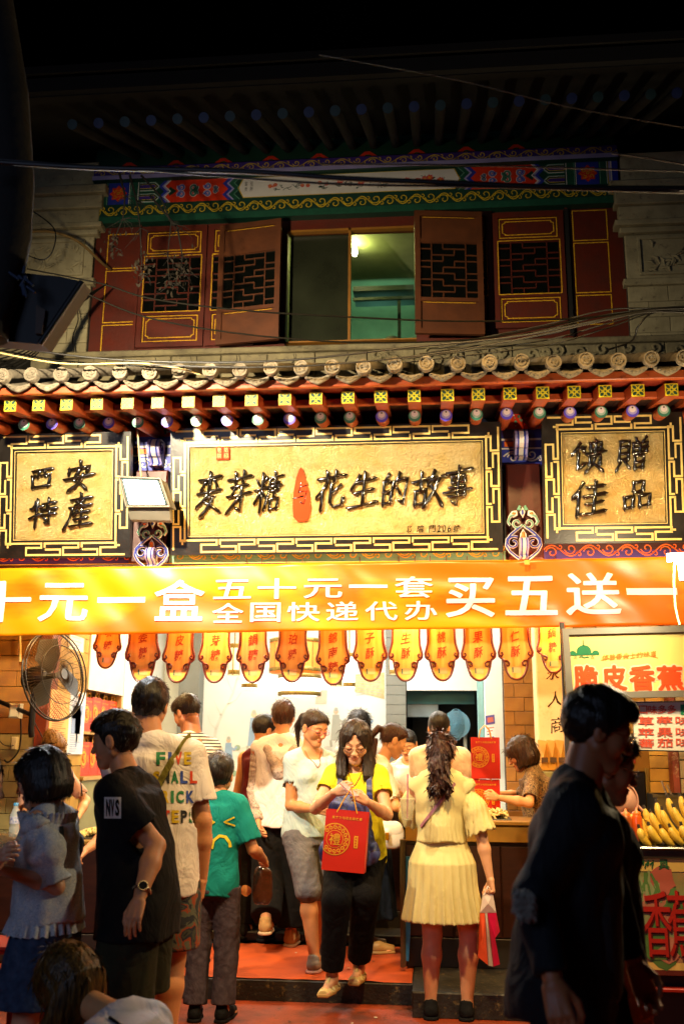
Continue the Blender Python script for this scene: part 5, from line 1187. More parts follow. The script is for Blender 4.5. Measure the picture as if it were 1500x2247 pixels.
# ================================================================ figures: smooth-blended volumes turned into one surface
class Field:
    def __init__(s, lo, hi, h):
        s.lo = np.array(lo, float); s.h = h; s.n = np.maximum(4, np.ceil((np.array(hi)-s.lo)/h).astype(int)+1)
        s.D = np.full(s.n, 0.5, np.float32)
        s.ax = [(s.lo[i]+h*np.arange(s.n[i])).astype(np.float32) for i in range(3)]
    def sub(s, lo, hi):
        sl = []; g = []
        for i in range(3):
            a = int(max(0, math.floor((lo[i]-s.lo[i])/s.h))); b = int(min(s.n[i], math.ceil((hi[i]-s.lo[i])/s.h)+1))
            if b <= a: return None, None
            sl.append(slice(a, b)); sh = [1, 1, 1]; sh[i] = -1; g.append(s.ax[i][a:b].reshape(sh))
        return tuple(sl), g
    def blend(s, sl, d, k, op='u'):
        A = s.D[sl]
        if op == 'u':
            if k <= 0: s.D[sl] = np.minimum(A, d)
            else:
                h = np.clip(.5+.5*(A-d)/k, 0, 1); s.D[sl] = A*(1-h)+d*h-k*h*(1-h)
        else:      # subtract
            if k <= 0: s.D[sl] = np.maximum(A, -d)
            else:
                d = -d; h = np.clip(.5-.5*(A-d)/k, 0, 1); s.D[sl] = A*(1-h)+d*h+k*h*(1-h)
    def rc(s, a, b, ra, rb, k=.02, flat=1.0, op='u', cut=False):
        a = np.array(a, np.float32); b = np.array(b, np.float32); m = max(ra, rb)*max(1, 1/flat if flat < 1 else flat)+k+s.h*2
        lo = np.minimum(a, b)-m; hi = np.maximum(a, b)+m; sl, g = s.sub(lo, hi)
        if sl is None: return
        ab = b-a; L2 = float(ab@ab)+1e-9; t = ((g[0]-a[0])*ab[0]+(g[1]-a[1])*ab[1]+(g[2]-a[2])*ab[2])/L2
        tc = np.clip(t, 0, 1)
        d = np.sqrt((g[0]-a[0]-ab[0]*tc)**2+((g[1]-a[1]-ab[1]*tc)*flat)**2+(g[2]-a[2]-ab[2]*tc)**2)-(ra+(rb-ra)*tc)
        if flat > 1: d = d/flat**.5
        if cut:
            L = math.sqrt(L2); d = np.maximum(d, (t-1)*L); d = np.maximum(d, (-t)*L-ra) if cut != 2 else np.maximum(d, -t*L)
        s.blend(sl, d.astype(np.float32), k, op)
    def ell(s, c, r, k=.02, op='u', rx=0.0):
        m = max(r)+k+s.h*2; sl, g = s.sub([c[i]-m for i in range(3)], [c[i]+m for i in range(3)])
        if sl is None: return
        X, Y, Z = g[0]-c[0], g[1]-c[1], g[2]-c[2]
        if rx: Y, Z = Y*math.cos(rx)+Z*math.sin(rx), -Y*math.sin(rx)+Z*math.cos(rx)
        q = np.sqrt((X/r[0])**2+(Y/r[1])**2+(Z/r[2])**2); q2 = np.sqrt((X/r[0]**2)**2+(Y/r[1]**2)**2+(Z/r[2]**2)**2)+1e-6
        s.blend(sl, (q*(q-1)/q2).astype(np.float32), k, op)
    def econe(s, prof, k=.02, pleat=None, cx=0.0, bend=None, op='u'):
        """stack of elliptical sections: (z, half width, half depth, y offset), z rising; flat ends"""
        z0, z1 = prof[0][0], prof[-1][0]; m = max(max(p[1], p[2]) for p in prof)+k+.08
        sl, g = s.sub((cx-m, min(p[3] for p in prof)-m, z0-.03), (cx+m, max(p[3] for p in prof)+m, z1+.03))
        if sl is None: return
        zz = g[2].ravel(); P_ = np.array(prof); w_, d_, o_ = (np.interp(zz, P_[:, 0], P_[:, i]).reshape(1, 1, -1) for i in (1, 2, 3))
        X = (g[0]-cx)+0*g[1]; Y = (g[1]-o_)
        if pleat is not None:
            th = np.arctan2(Y/d_, X/w_); f = pleat(th, g[2]); w_ = w_*(1+f); d_ = d_*(1+f)
        q = np.sqrt((X/w_)**2+(Y/d_)**2); d = (q-1)*np.minimum(w_, d_)
        d = np.maximum(d, g[2]-z1); d = np.maximum(d, z0-g[2])
        s.blend(sl, d.astype(np.float32)+0*g[0], k, op)
    def noise(s, amp, f, seed=0, ridge=False, st=(1, 1, 1)):
        r = np.random.RandomState(seed); g = [s.ax[i].reshape([-1 if j == i else 1 for j in range(3)]) for i in range(3)]
        band = np.abs(s.D) < .06
        if not band.any(): return
        i, j, k = np.nonzero(band); x, y, z = s.ax[0][i]*st[0], s.ax[1][j]*st[1], s.ax[2][k]*st[2]; n = 0
        for q in range(5):
            v = r.randn(3); v /= np.linalg.norm(v); ff = f*(.7+.35*q); w_ = .35*np.sin(ff*.4*(x*v[2]-y*v[0]+z*v[1])+q)
            u = np.sin(ff*(x*v[0]+y*v[1]+z*v[2])+r.rand()*6.28+w_*4)
            n = n+((1-2*np.abs(u)) if ridge else u)/(1+.6*q)
        s.D[i, j, k] += (amp*n/2.4).astype(np.float32)
    def cutz(s, z, keep='above', wav=None):
        g = s.ax[2].reshape(1, 1, -1)
        zz = z if wav is None else z+wav(s.ax[0].reshape(-1, 1, 1), s.ax[1].reshape(1, -1, 1))
        s.D = np.maximum(s.D, (zz-g) if keep == 'above' else (g-zz)).astype(np.float32)
    def mesh(s):
        D = s.D; D[0], D[-1], D[:, 0], D[:, -1], D[:, :, 0], D[:, :, -1] = (.1,)*6
        S_ = D < 0; n = np.zeros(np.array(D.shape)-1, np.int8)
        for a in (0, 1):
            for b in (0, 1):
                for c in (0, 1): n += S_[a:D.shape[0]-1+a, b:D.shape[1]-1+b, c:D.shape[2]-1+c]
        act = (n > 0) & (n < 8); I, J, K = np.nonzero(act); idx = np.full(act.shape, -1, np.int32); idx[I, J, K] = np.arange(len(I))
        acc = np.zeros((len(I), 3)); cnt = np.zeros(len(I))
        C = [(a, b, c) for a in (0, 1) for b in (0, 1) for c in (0, 1)]
        for p in C:
            for ax in range(3):
                if p[ax]: continue
                q = list(p); q[ax] = 1
                va = D[I+p[0], J+p[1], K+p[2]]; vb = D[I+q[0], J+q[1], K+q[2]]; cr = (va < 0) != (vb < 0)
                t = np.where(cr, va/(va-vb+1e-12), 0)
                for i in range(3): acc[:, i] += np.where(cr, p[i]+(t if i == ax else 0), 0)
                cnt += cr
        V = (acc/np.maximum(cnt, 1)[:, None]+np.stack([I, J, K], 1))*s.h+s.lo
        Q = []
        for ax in range(3):
            o1, o2 = [(1, 2), (2, 0), (0, 1)][ax]
            A = [slice(1, -1)]*3; A[ax] = slice(0, -1); B = list(A); B[ax] = slice(1, None)
            sa, sb = S_[tuple(A)], S_[tuple(B)]; i, j, k = np.nonzero(sa != sb); base = np.stack([i, j, k], 1)
            base[:, o1] += 1; base[:, o2] += 1
            def cell(d1, d2):
                q = base.copy(); q[:, o1] += d1; q[:, o2] += d2; return idx[q[:, 0], q[:, 1], q[:, 2]]
            quad = np.stack([cell(-1, -1), cell(0, -1), cell(0, 0), cell(-1, 0)], 1)
            fl = sb[i, j, k]; quad[fl] = quad[fl][:, ::-1]; Q.append(quad)
        Q = np.concatenate(Q); Q = Q[(Q >= 0).all(1)]
        return V, Q
def smooth_verts(V, Q, it=1, f=.5):
    for _ in range(it):
        acc = np.zeros_like(V); c = np.zeros(len(V))
        for i in range(4):
            for j in ((i+1) % 4, (i+3) % 4): np.add.at(acc, Q[:, i], V[Q[:, j]]); np.add.at(c, Q[:, i], 1)
        c = np.maximum(c, 1); V = V+(acc/c[:, None]-V)*f
    return V
# ---- head, cached in its own frame: x right, y towards the face, z up, origin between the ears
def build_head(fem, eyes='down', fat=1.0, h=.0033):
    F = Field((-.10, -.13, -.16), (.10, .13, .14), h); k = .018
    F.ell((0, -.012, .030), (.074*fat, .092, .086), k); F.ell((0, .022, -.004), (.064*fat, .064, .082), .02)
    F.rc((-.050*fat, .0, -.048), (-.016, .056, -.088), .022, .015, .02); F.rc((.050*fat, .0, -.048), (.016, .056, -.088), .022, .015, .02)
    F.ell((0, .064, -.088), (.022, .018, .017), .02); F.rc((0, .02, -.06), (0, .05, -.075), .04, .03, .02)
    for s in (1, -1):
        F.ell((s*.038, .052, -.022), (.026*fat, .022, .030), .02); F.rc((s*.014, .078, .024), (s*.044, .062, .024), .008, .007, .014)
        F.ell((s*.031, .094, .003), (.018, .014, .012), .012, 's'); F.ell((s*.031, .0705, .002), (.0175, .0165, .012), .004)
        F.ell((s*.076*fat, -.008, -.006), (.009, .019, .031), .008); F.ell((s*.084*fat, .002, -.004), (.005, .010, .018), .006, 's')
        F.ell((s*.011, .096, -.030), (.0085, .009, .007), .007)
    F.rc((0, .080, .012), (0, .101, -.026), .0065, .0105, .012); F.ell((0, .080, -.052), (.020, .011, .0055), .007); F.ell((0, .079, -.0625), (.016, .010, .0055), .007)
    F.rc((0, .10, -.0575), (0, .09, -.0575), .0022, .0022, .003, op='s')
    F.rc((0, -.018, -.04), (0, -.020, -.080), .048 if not fem else .042, .040 if not fem else .035, .03)
    V, Q = F.mesh(); x, y, z = V.T; ax_ = np.abs(x)
    T = np.ones((len(V), 3)); lip = (ax_ < .021-.6*np.abs(z+.0575)) & (z < -.047) & (z > -.0695) & (y > .074)
    T[lip] = (.92, .66, .62) if not fem else (.88, .55, .52)
    arch = .021+.006*(1-((ax_-.030)/.018)**2); brow = (np.abs(z-arch-.001) < (.0042 if not fem else .003)) & (ax_ > .012) & (ax_ < .050) & (y > .045); T[brow] = (.16, .12, .10)
    e = ((ax_-.031)/.0165)**2
    if eyes == 'down': lash = (np.abs(z+.0035+.003*(1-e)) < .0026) & (e < 1) & (y > .06); T[lash] = (.10, .07, .06)
    else:
        op = (e+((z-.002)/.0065)**2 < 1) & (y > .06); T[op] = (.95, .95, .95); T[op & ((ax_-.031)**2+(z-.002)**2 < .0055**2)] = (.04, .03, .03)
        T[(np.abs(z-.0085+.004*e) < .0022) & (e < 1.1) & (y > .06)] = (.10, .07, .06)
    nos = ((ax_-.008)**2+(z+.036)**2 < .0035**2) & (y > .085); T[nos] = (.3, .15, .12)
    ch = np.exp(-(((ax_-.042)/.02)**2+((z+.025)/.02)**2))*(y > .03); T *= 1-ch[:, None]*np.array([0, .10, .10])
    return V, Q, T
HEADS = {}
def get_head(fem, eyes, fat):
    k = (fem, eyes, fat)
    if k not in HEADS: HEADS[k] = build_head(*k)
    return HEADS[k]
# ---- hand, cached: origin at the wrist, y along the fingers, x towards the thumb, z back of the hand
def build_hand(curl, h=.0036):
    F = Field((-.07, -.03, -.11), (.08, .21, .05), h)
    F.rc((0, -.03, 0), (0, .01, 0), .024, .024, .01, 1.0); F.rc((-.016, .02, 0), (-.024, .085, -.004), .017, .012, .012); F.rc((.014, .02, 0), (.022, .085, -.002), .018, .012, .012); F.rc((0, .02, .0), (0, .088, 0), .018, .012, .012)
    for i, (bx, L, r) in enumerate(((.027, .072, .0085), (.0095, .080, .0088), (-.009, .074, .0083), (-.0265, .058, .0073))):
        p = np.array([bx, .088-.004*(abs(i-1)), -.001]); a = curl[0]*(1+.08*i); prev = p
        for j, f in enumerate((.44, .31, .25)):
            q = prev+np.array([(.10*(1.5-i))*.25*L*f, math.cos(a)*L*f, -math.sin(a)*L*f]); F.rc(prev, q, r*(1-.08*j), r*(.93-.08*j), .0035); prev = q; a += curl[1]*(1+.05*i)
    p0 = np.array([.026, .028, -.006]); p1 = p0+np.array([.022, .030, -.012*(1+curl[0])]); p2 = p1+np.array([.006-.012*curl[0], .026, -.010*(1+curl[0])]); p3 = p2+np.array([-.004-.016*curl[0], .022, -.006])
    F.rc(p0, p1, .0135, .0105, .01); F.rc(p1, p2, .010, .0092, .004); F.rc(p2, p3, .009, .0075, .004)
    V, Q = F.mesh(); return V, Q
HANDS = {}
def get_hand(pose):
    if pose not in HANDS: HANDS[pose] = build_hand({'relax': (.35, .35), 'flat': (.12, .12), 'grip': (1.0, 1.1), 'hold': (.7, .75)}[pose])
    return HANDS[pose]
# ---- hair, in the head frame
def hair_cap(F, g, t, line, face=True):
    F.ell((0, -.014, .032), (.078+t, .095+t, .088+t), .01)
def build_hair(style, seed=0, h=.005):
    r = np.random.RandomState(seed)
    big = style in ('long', 'longside', 'bobwide')
    F = Field((-.17, -.30 if style in ('curlytail', 'pony') else -.20, -.42 if style in ('long', 'curlytail', 'droop') else -.26), (.17, .16, .16), h)
    X, Y, Z = (F.ax[i].reshape([-1 if j == i else 1 for j in range(3)]) for i in range(3))
    line = lambda pts: np.interp(F.ax[1], [p[0] for p in pts], [p[1] for p in pts]).reshape(1, -1, 1)
    if style in ('short', 'crop', 'tuft'):
        t = {'short': .012, 'crop': .004, 'tuft': .020}[style]
        F.ell((0, -.012, .034), (.077+t*.6, .095+t, .087+t*1.3), .01); F.ell((0, .035, .075), (.060, .050, .032+t), .03)
        zl = line([(-.12, -.075), (-.07, -.072), (-.035, -.045), (-.015, -.005), (.015, -.012), (.028, .01), (.05, .045), (.085, .062), (.12, .07)])
        F.D = np.maximum(F.D, zl-Z+.004*np.sin(X*180)*np.sin(Y*90)).astype(np.float32)
        F.noise(.0055 if style != 'crop' else .002, 95, seed, True, (1, .6, .5))
    elif style in ('pony', 'bun', 'curlytail', 'sleek'):
        F.ell((0, -.014, .032), (.078, .096, .090), .01); F.ell((0, .035, .062), (.062, .048, .040), .03)
        zl = line([(-.12, -.075), (-.07, -.07), (-.03, -.03), (-.008, .012), (.02, .0), (.04, .03), (.065, .055), (.085, .072), (.12, .08)])
        F.D = np.maximum(F.D, zl-Z).astype(np.float32); F.noise(.0022, 150, seed, True, (1, .25, .4))
        if style == 'pony':
            F.rc((0, -.10, .045), (0, -.135, .035), .018, .022, .015); F.rc((0, -.135, .035), (.0, -.165, -.04), .024, .022, .01); F.rc((0, -.165, -.04), (0, -.16, -.13), .022, .008, .01)
        if style == 'bun': F.ell((0, -.10, .05), (.045, .04, .042), .012)
        if style == 'curlytail':
            F.rc((0, -.09, .06), (0, -.13, .05), .028, .036, .02); pts = [(0, -.13, .05), (.012, -.14, -.03), (-.005, -.14, -.10), (.008, -.13, -.17), (.0, -.12, -.24)]
            for a, b, ra, rb in zip(pts[:-1], pts[1:], (.044, .052, .050, .040), (.052, .050, .040, .016)): F.rc(a, b, ra, rb, .02)
            for i in range(26):
                z = .02-.26*r.rand(); a = r.rand()*6.28; F.ell((.045*math.cos(a), -.135+.035*math.sin(a), z), (.017, .017, .028), .008)
    else:
        ln = {'bob': -.092, 'bobwide': -.085, 'long': -.185, 'longside': -.2, 'droop': -.36, 'shortbob': -.075}[style]
        wd = {'bob': .088, 'bobwide': .098, 'long': .094, 'longside': .09, 'droop': .094, 'shortbob': .088}[style]
        F.ell((0, -.014, .034), (.084, .101, .092), .01)
        prof = [(ln, wd*.93, .084, -.03), (ln*.6, wd, .094, -.026), (-.02, wd*.98, .098, -.018), (.03, .084, .098, -.014), (.06, .070, .082, -.014)]
        if style in ('long', 'droop'): prof[0] = (ln, wd*1.22, .08, -.030); prof[1] = (ln*.6, wd*1.16, .090, -.028)
        F.econe(prof, .02)
        # opening for the face
        bang = style in ('bob', 'shortbob', 'bobwide')
        F.ell((0, .098, -.055 if bang else -.04), (.060, .075 if bang else .078, .085 if bang else .105), .008, 's')
        F.D = np.maximum(F.D, -(np.maximum(np.maximum(np.abs(X)-.052, .0-Y), Z+.02)+0*F.D)).astype(np.float32)
        if not bang: F.D = np.maximum(F.D, -(np.maximum(np.abs(X)-.05+np.maximum(0, Z)*.55, np.maximum(.066-Y, Z-.085))+0*F.D)).astype(np.float32)
        if bang: F.ell((0, .062, .045), (.062, .035, .040), .012)
        if style in ('bob', 'bobwide', 'shortbob'): F.D = np.maximum(F.D, (ln+.25*(Y+.02)*(1 if style != 'bob' else .4)+.004*np.sin(X*130+Y*60))-Z).astype(np.float32)
        F.ell((0, -.02, -.11), (.045, .05, .09), .012, 's')
        F.noise(.0045, 80, seed, True, (1, 1, .12))
    return F.mesh()
HAIRS = {}
def hair_strands(V, Q, n, L, seed, grav=.6, wid=.0012, curl=0.0):
    grav = min(.97, .62+.38*grav); wid *= .8
    """thin locks that break up the outline"""
    r = np.random.RandomState(seed); q = Q[r.randint(0, len(Q), n)]; c = V[q].mean(1); nn = np.cross(V[q[:, 1]]-V[q[:, 0]], V[q[:, 3]]-V[q[:, 0]]); nn /= np.linalg.norm(nn, axis=1, keepdims=True)+1e-9
    rad_ = c-np.array([0, -.01, .02]); rad_ /= np.linalg.norm(rad_, axis=1, keepdims=True)
    s = np.sign((nn*rad_).sum(1)); nn *= s[:, None]; tan = np.cross(nn, np.cross(np.array([0, 0, -1.0]), nn)); tan += .16*r.randn(n, 3)
    gv = np.where(r.rand(n, 1) < .14, grav-.16, grav); d = nn*(1-gv)+tan*gv; d /= np.linalg.norm(d, axis=1, keepdims=True)+1e-9
    side = np.cross(d, nn); side /= np.linalg.norm(side, axis=1, keepdims=True)+1e-9; LL = L*(.5+r.rand(n))[:, None]*np.where(gv < grav, 1.5, 1.0)
    c0 = c-nn*.003; V2 = np.concatenate([c0-side*wid, c0+side*wid, c0+d*LL*.6+nn*.001+side*(curl*r.randn(n, 1)+wid*.7), c0+d*LL-nn*LL*.06+side*curl*r.randn(n, 1)]); i = np.arange(n)
    return V2, np.stack([i, i+n, i+2*n, i+3*n], 1)

def skin_mat(name, col, rough=.5):
    if name in MATS: return MATS[name]
    m = mat(name, col, rough, var=.10, vs=16, bump=.10, bs=160, sss=.06, rv=.12)
    N = m.node_tree.nodes; L = m.node_tree.links; b = N['Principled BSDF']; src = b.inputs['Base Color'].links[0].from_socket
    a = N.new('ShaderNodeVertexColor'); a.layer_name = 'tone'; mx = N.new('ShaderNodeMix'); mx.data_type = 'RGBA'; mx.blend_type = 'MULTIPLY'; mx.inputs[0].default_value = 1
    L.new(src, mx.inputs[6]); L.new(a.outputs[0], mx.inputs[7]); L.new(mx.outputs[2], b.inputs['Base Color']); return m
def hair_mat(name, c1, c2=None, rough=.32):
    if name in MATS: return MATS[name]
    m = mat(name, c1, .42, var=.4, vs=3, stretch=(45, 45, 5), bump=.45, bs=3, spec=.35, col2=c2); return m
def cloth(name, col, rough=.8, var=.06, bump=.18, col2=None, vs=12, crease=.28, **k):
    new = name not in MATS; m = mat(name, col, rough, var=var, vs=vs, bump=bump, bs=400, spec=.2, col2=col2, **k)
    if new:                                            # soft creases on top of the modelled folds
        N = m.node_tree.nodes; L = m.node_tree.links; b = N['Principled BSDF']; tc = N['Texture Coordinate']; old = b.inputs['Normal'].links[0].from_node
        mp = N.new('ShaderNodeMapping'); mp.inputs['Scale'].default_value = (4.5, 4.5, 3.2); L.new(tc.outputs['Object'], mp.inputs[0])
        n = N.new('ShaderNodeTexNoise'); n.inputs['Scale'].default_value = 1.3; n.inputs['Detail'].default_value = 3; n.inputs['Distortion'].default_value = 1.4; L.new(mp.outputs[0], n.inputs[0])
        pp = N.new('ShaderNodeMath'); pp.operation = 'PINGPONG'; pp.inputs[1].default_value = .30; L.new(n.outputs['Fac'], pp.inputs[0])
        bp = N.new('ShaderNodeBump'); bp.inputs['Strength'].default_value = crease; bp.inputs['Distance'].default_value = .12; L.new(pp.outputs[0], bp.inputs['Height']); L.new(bp.outputs[0], old.inputs['Normal'])
    return m
def striped(name, base, stripe, freq, duty=.35, axis=2, rough=.8, warp=0.0, second=None):
    if name in MATS: return MATS[name]
    m = mat(name, base, rough, var=.0, bump=.15, bs=400); N = m.node_tree.nodes; L = m.node_tree.links; b = N['Principled BSDF']
    tc = N['Texture Coordinate']; sp = N.new('ShaderNodeSeparateXYZ'); src = tc.outputs['Object']
    L.new(src, sp.inputs[0]); 
    u = sp.outputs[axis]
    if warp:
        n = N.new('ShaderNodeTexNoise'); n.inputs['Scale'].default_value = 5; ad = N.new('ShaderNodeMath'); ad.operation = 'MULTIPLY_ADD'; L.new(src, n.inputs[0]); L.new(n.outputs[0], ad.inputs[0]); ad.inputs[1].default_value = warp; L.new(u, ad.inputs[2]); u = ad.outputs[0]
    mu = N.new('ShaderNodeMath'); mu.operation = 'MULTIPLY'; mu.inputs[1].default_value = freq; L.new(u, mu.inputs[0]); fr = N.new('ShaderNodeMath'); fr.operation = 'FRACT'; L.new(mu.outputs[0], fr.inputs[0])
    lt = N.new('ShaderNodeMath'); lt.operation = 'LESS_THAN'; lt.inputs[1].default_value = duty; L.new(fr.outputs[0], lt.inputs[0])
    mx = N.new('ShaderNodeMix'); mx.data_type = 'RGBA'; L.new(lt.outputs[0], mx.inputs[0]); mx.inputs[6].default_value = hx(base); mx.inputs[7].default_value = hx(stripe); L.new(mx.outputs[2], b.inputs['Base Color']); return m
def blotch(name, cols, scale, rough=.8, st=None):
    if name in MATS: return MATS[name]
    m = mat(name, cols[0], rough, var=0, bump=.15, bs=400); N = m.node_tree.nodes; L = m.node_tree.links; b = N['Principled BSDF']; tc = N['Texture Coordinate']
    n = N.new('ShaderNodeTexNoise'); n.inputs['Scale'].default_value = scale; n.inputs['Detail'].default_value = 4; n.inputs['Distortion'].default_value = .8; L.new(tc.outputs['Object'], n.inputs[0])
    r = N.new('ShaderNodeValToRGB'); r.color_ramp.interpolation = 'CONSTANT'; k = len(cols)
    while len(r.color_ramp.elements) < k: r.color_ramp.elements.new(.5)
    for i, c in enumerate(cols): r.color_ramp.elements[i].position = 0 if i == 0 else .36+.28*i/k; r.color_ramp.elements[i].color = hx(c)
    L.new(n.outputs['Fac'], r.inputs[0]); L.new(r.outputs[0], b.inputs['Base Color']); return m

V3 = lambda *a: np.array(a, float)
class Person:
    """standing figure; frame: x to the figure's right, y the way it faces, z up, origin on the ground"""
    def __init__(s, label, px, py, Y, zg, deg, fem=False, build=1.0, turn=0.0, nod=0.0, tilt=0.0, lean=0.0, side=0.0, hs=1.0, group=None, skin='skin', eyes='down', stance=1.0, h=.008, H=None, fat=1.0, name='person'):
        top = P(px, py, Y); s.H = Hh = (top.z-zg) if H is None else H; s.fem = fem; s.b = build; s.h = h; s.eyes = eyes; s.fat = fat
        s.lean = lean; s.side = side; s.turn, s.nod, s.tilt = turn, nod, tilt
        a = rad(deg); s.a = a; f = Vector((-math.sin(a), math.cos(a), 0)); r = Vector((math.cos(a), math.sin(a), 0))
        s.hs = hs*(.228/.218); hh = .115*s.hs
        oy = s.bend(.93*Hh)[1]+.02+.03*math.sin(rad(nod)); ox = s.bend(.93*Hh)[0]
        base = Vector((top.x, top.y, 0))-f*oy-r*ox; s.base = Vector((base.x, base.y, zg))
        s.M = Matrix.Translation(s.base) @ Matrix.Rotation(a, 4, 'Z'); s.Mi = s.M.inverted()
        s.root = thing(name, label, 'person', s.base, a, group); s.skin = skin
        s.hc = V3(ox, oy, Hh-hh*1.0-.004+(.012*math.sin(rad(nod))))
        w = (.084 if fem else .100)*build; j = s.J = {}
        for sd, q in (('R', 1), ('L', -1)):
            j['sh'+sd] = s.up(q*w*Hh, -.004*Hh, .798*Hh); j['hip'+sd] = V3(q*.052*Hh, 0, .50*Hh); j['kn'+sd] = V3(q*.056*Hh*stance, .012*Hh, .275*Hh); j['an'+sd] = V3(q*.055*Hh*stance, -.012*Hh, .048*Hh); j['ft'+sd] = q*8.0
            j['el'+sd] = j['sh'+sd]+V3(q*.030*Hh, -.01*Hh, -.165*Hh); j['wr'+sd] = j['el'+sd]+V3(q*.008*Hh, .035*Hh, -.140*Hh)
        s.hand = {'R': ('relax', None), 'L': ('relax', None)}; s.noarm = ''
    def bend(s, z):
        t = max(0, (z/s.H-.50)/.36); return (s.side*t**1.2, s.lean*t**1.35)
    def up(s, x, y, z):
        bx, by = s.bend(z); t = math.hypot(bx, by); dz = -0.45*t*t/max(.2, (z-.5*s.H)) if z > .52*s.H else 0
        return V3(x+bx, y+by, z+dz)
    def loc(s, v): q = s.Mi @ Vector(v); return V3(q.x, q.y, q.z)
    def px(s, x, y, Y): return s.loc(P(x, y, Y))
    def reach(s, o, x, y, L, near=True):
        """point on the picture ray (x, y) at distance L from joint o"""
        o = s.M @ Vector(o); d = ray(x, y).normalized(); c = CAMP-o; B = d.dot(c); C_ = c.dot(c)-L*L; D = B*B-C_
        t = -B-(math.sqrt(D) if near else -math.sqrt(D)) if D > 0 else -B
        q = CAMP+d*t
        if D <= 0: q = o+(q-o).normalized()*L
        return s.loc(q)
    def arm(s, sd, elb, wri, ne=True, nw=True, pose='hold', thumb=None):
        j = s.J; H = s.H; j['el'+sd] = s.reach(j['sh'+sd], *elb, .178*H, ne); j['wr'+sd] = s.reach(j['el'+sd], *wri, .150*H, nw); s.hand[sd] = (pose, thumb)
    def leg(s, sd, kn=None, an=None, nk=True, na=True, toe=None):
        j = s.J; H = s.H
        if kn: j['kn'+sd] = s.reach(j['hip'+sd], *kn, .225*H, nk)
        if an: j['an'+sd] = s.reach(j['kn'+sd], *an, .230*H, na)
        if toe is not None: j['ft'+sd] = toe
    def field(s, lo, hi, h=None, pad=.05):
        return Field([a-pad for a in lo], [a+pad for a in hi], h or s.h)
    def bounds(s, keys, r=.12):
        P_ = np.array([s.J[k] for k in keys]); return P_.min(0)-r, P_.max(0)+r
    def torso(s, F, t=0.0, k=.035, belly=0.0, z0=0):
        H, b, fm = s.H, s.b, s.fem; E = lambda x, y, z, rx, ry, rz: F.ell(s.up(x*H, y*H, z*H), (rx*H*b+t, ry*H*b+t, rz*H+t*.5), k)
        E(0, -.004, .525, .098 if fm else .092, .066, .070); E(0, .002+belly, .60, .074 if fm else .080, .054+belly, .075); E(0, .0, .68, .080 if fm else .088, .058, .075); E(0, -.004, .755, .088 if fm else .102, .060, .062)
        if fm:
            for q in (1, -1): E(q*.038, .040, .735, .034, .030, .034)
        else:
            for q in (1, -1): E(q*.045, .030, .755, .045, .028, .035)
        for q, sd in ((1, 'R'), (-1, 'L')):
            F.ell(s.up(q*.035*H, -.022*H, .50*H), (.052*H*b+t, .052*H*b+t, .052*H+t), k)
            F.rc(s.up(q*.012*H, -.010*H, .832*H), s.J['sh'+sd], .024*H*b+t*1.2, .031*H*b+t*.7, k*.8); F.rc(s.up(q*.045*H, 0, .755*H), s.J['sh'+sd]+V3(-q*.01, 0, -.015), .05*H*b+t, .031*H*b+t*.6, k)
    def build_body(s, legs=True, hands=True, bare_feet=False):
        H, b, J = s.H, s.b, s.J; ks = [k for k in J if not k.startswith('ft') and (legs or k[:2] not in ('kn', 'an'))]; lo, hi = s.bounds(ks, .11); hi[2] = max(hi[2], .9*H); 
        lo = np.minimum(lo, [-.13*H, -.12*H, 1]); F = s.field(lo, hi)
        s.torso(F)
        nk = (.033 if not s.fem else .029)*H; nb = s.up(0, -.008*H, .815*H); F.rc(nb, s.hp((0, -.014, -.062)), nk*1.15, nk, .03)
        for sd in 'RL':
            if sd not in s.noarm:
                a, e, w_ = J['sh'+sd], J['el'+sd], J['wr'+sd]; r1, r2, r3 = (.0315, .0235, .0155) if not s.fem else (.0265, .0205, .0135); m = math.sqrt(b)
                F.rc(a, e, r1*H*m, r2*H*m, .02); F.rc(e, e+(w_-e)*.35, r2*H*m, r2*1.08*H*m, .015); F.rc(e+(w_-e)*.35, w_, r2*1.08*H*m, r3*H, .015)
            if legs:
                hp, kn, an = J['hip'+sd], J['kn'+sd], J['an'+sd]; F.rc(hp, kn, .052*H*b, .033*H*b, .03); F.rc(kn, kn+(an-kn)*.3+V3(0, -.008*H, 0), .032*H*b, .034*H*b, .02); F.rc(kn+(an-kn)*.3+V3(0, -.008*H, 0), an, .034*H*b, .020*H, .02)
                a = rad(J['ft'+sd]); d = V3(math.sin(a), math.cos(a), 0); gz = an[2]-.048*H
                F.rc(an, an+V3(0, 0, -.02*H)-d*.012*H, .022*H, .019*H, .015); F.rc(an+V3(0, 0, -.012*H), an+d*.095*H+V3(0, 0, -.034*H), .020*H, .013*H, .02)
                for q in range(5): p0 = an+d*.09*H+V3(d[1], -d[0], 0)*(.017*H*(q-2)/2)+V3(0, 0, -.036*H); F.rc(p0, p0+d*(.024-.002*q)*H, .0065*H, .0055*H, .004)
        V, Q = F.mesh(); T = np.ones((len(V), 3)); Vs, Qs, Ts = [V], [Q], [T]; n = len(V)
        hv, hq, ht = get_head(s.fem, s.eyes, s.fat); R_ = s.headR(); hv2 = (np.array(R_) @ (hv*s.hs).T).T+s.hc; Vs.append(hv2); Qs.append(hq+n); Ts.append(ht); n += len(hv2)
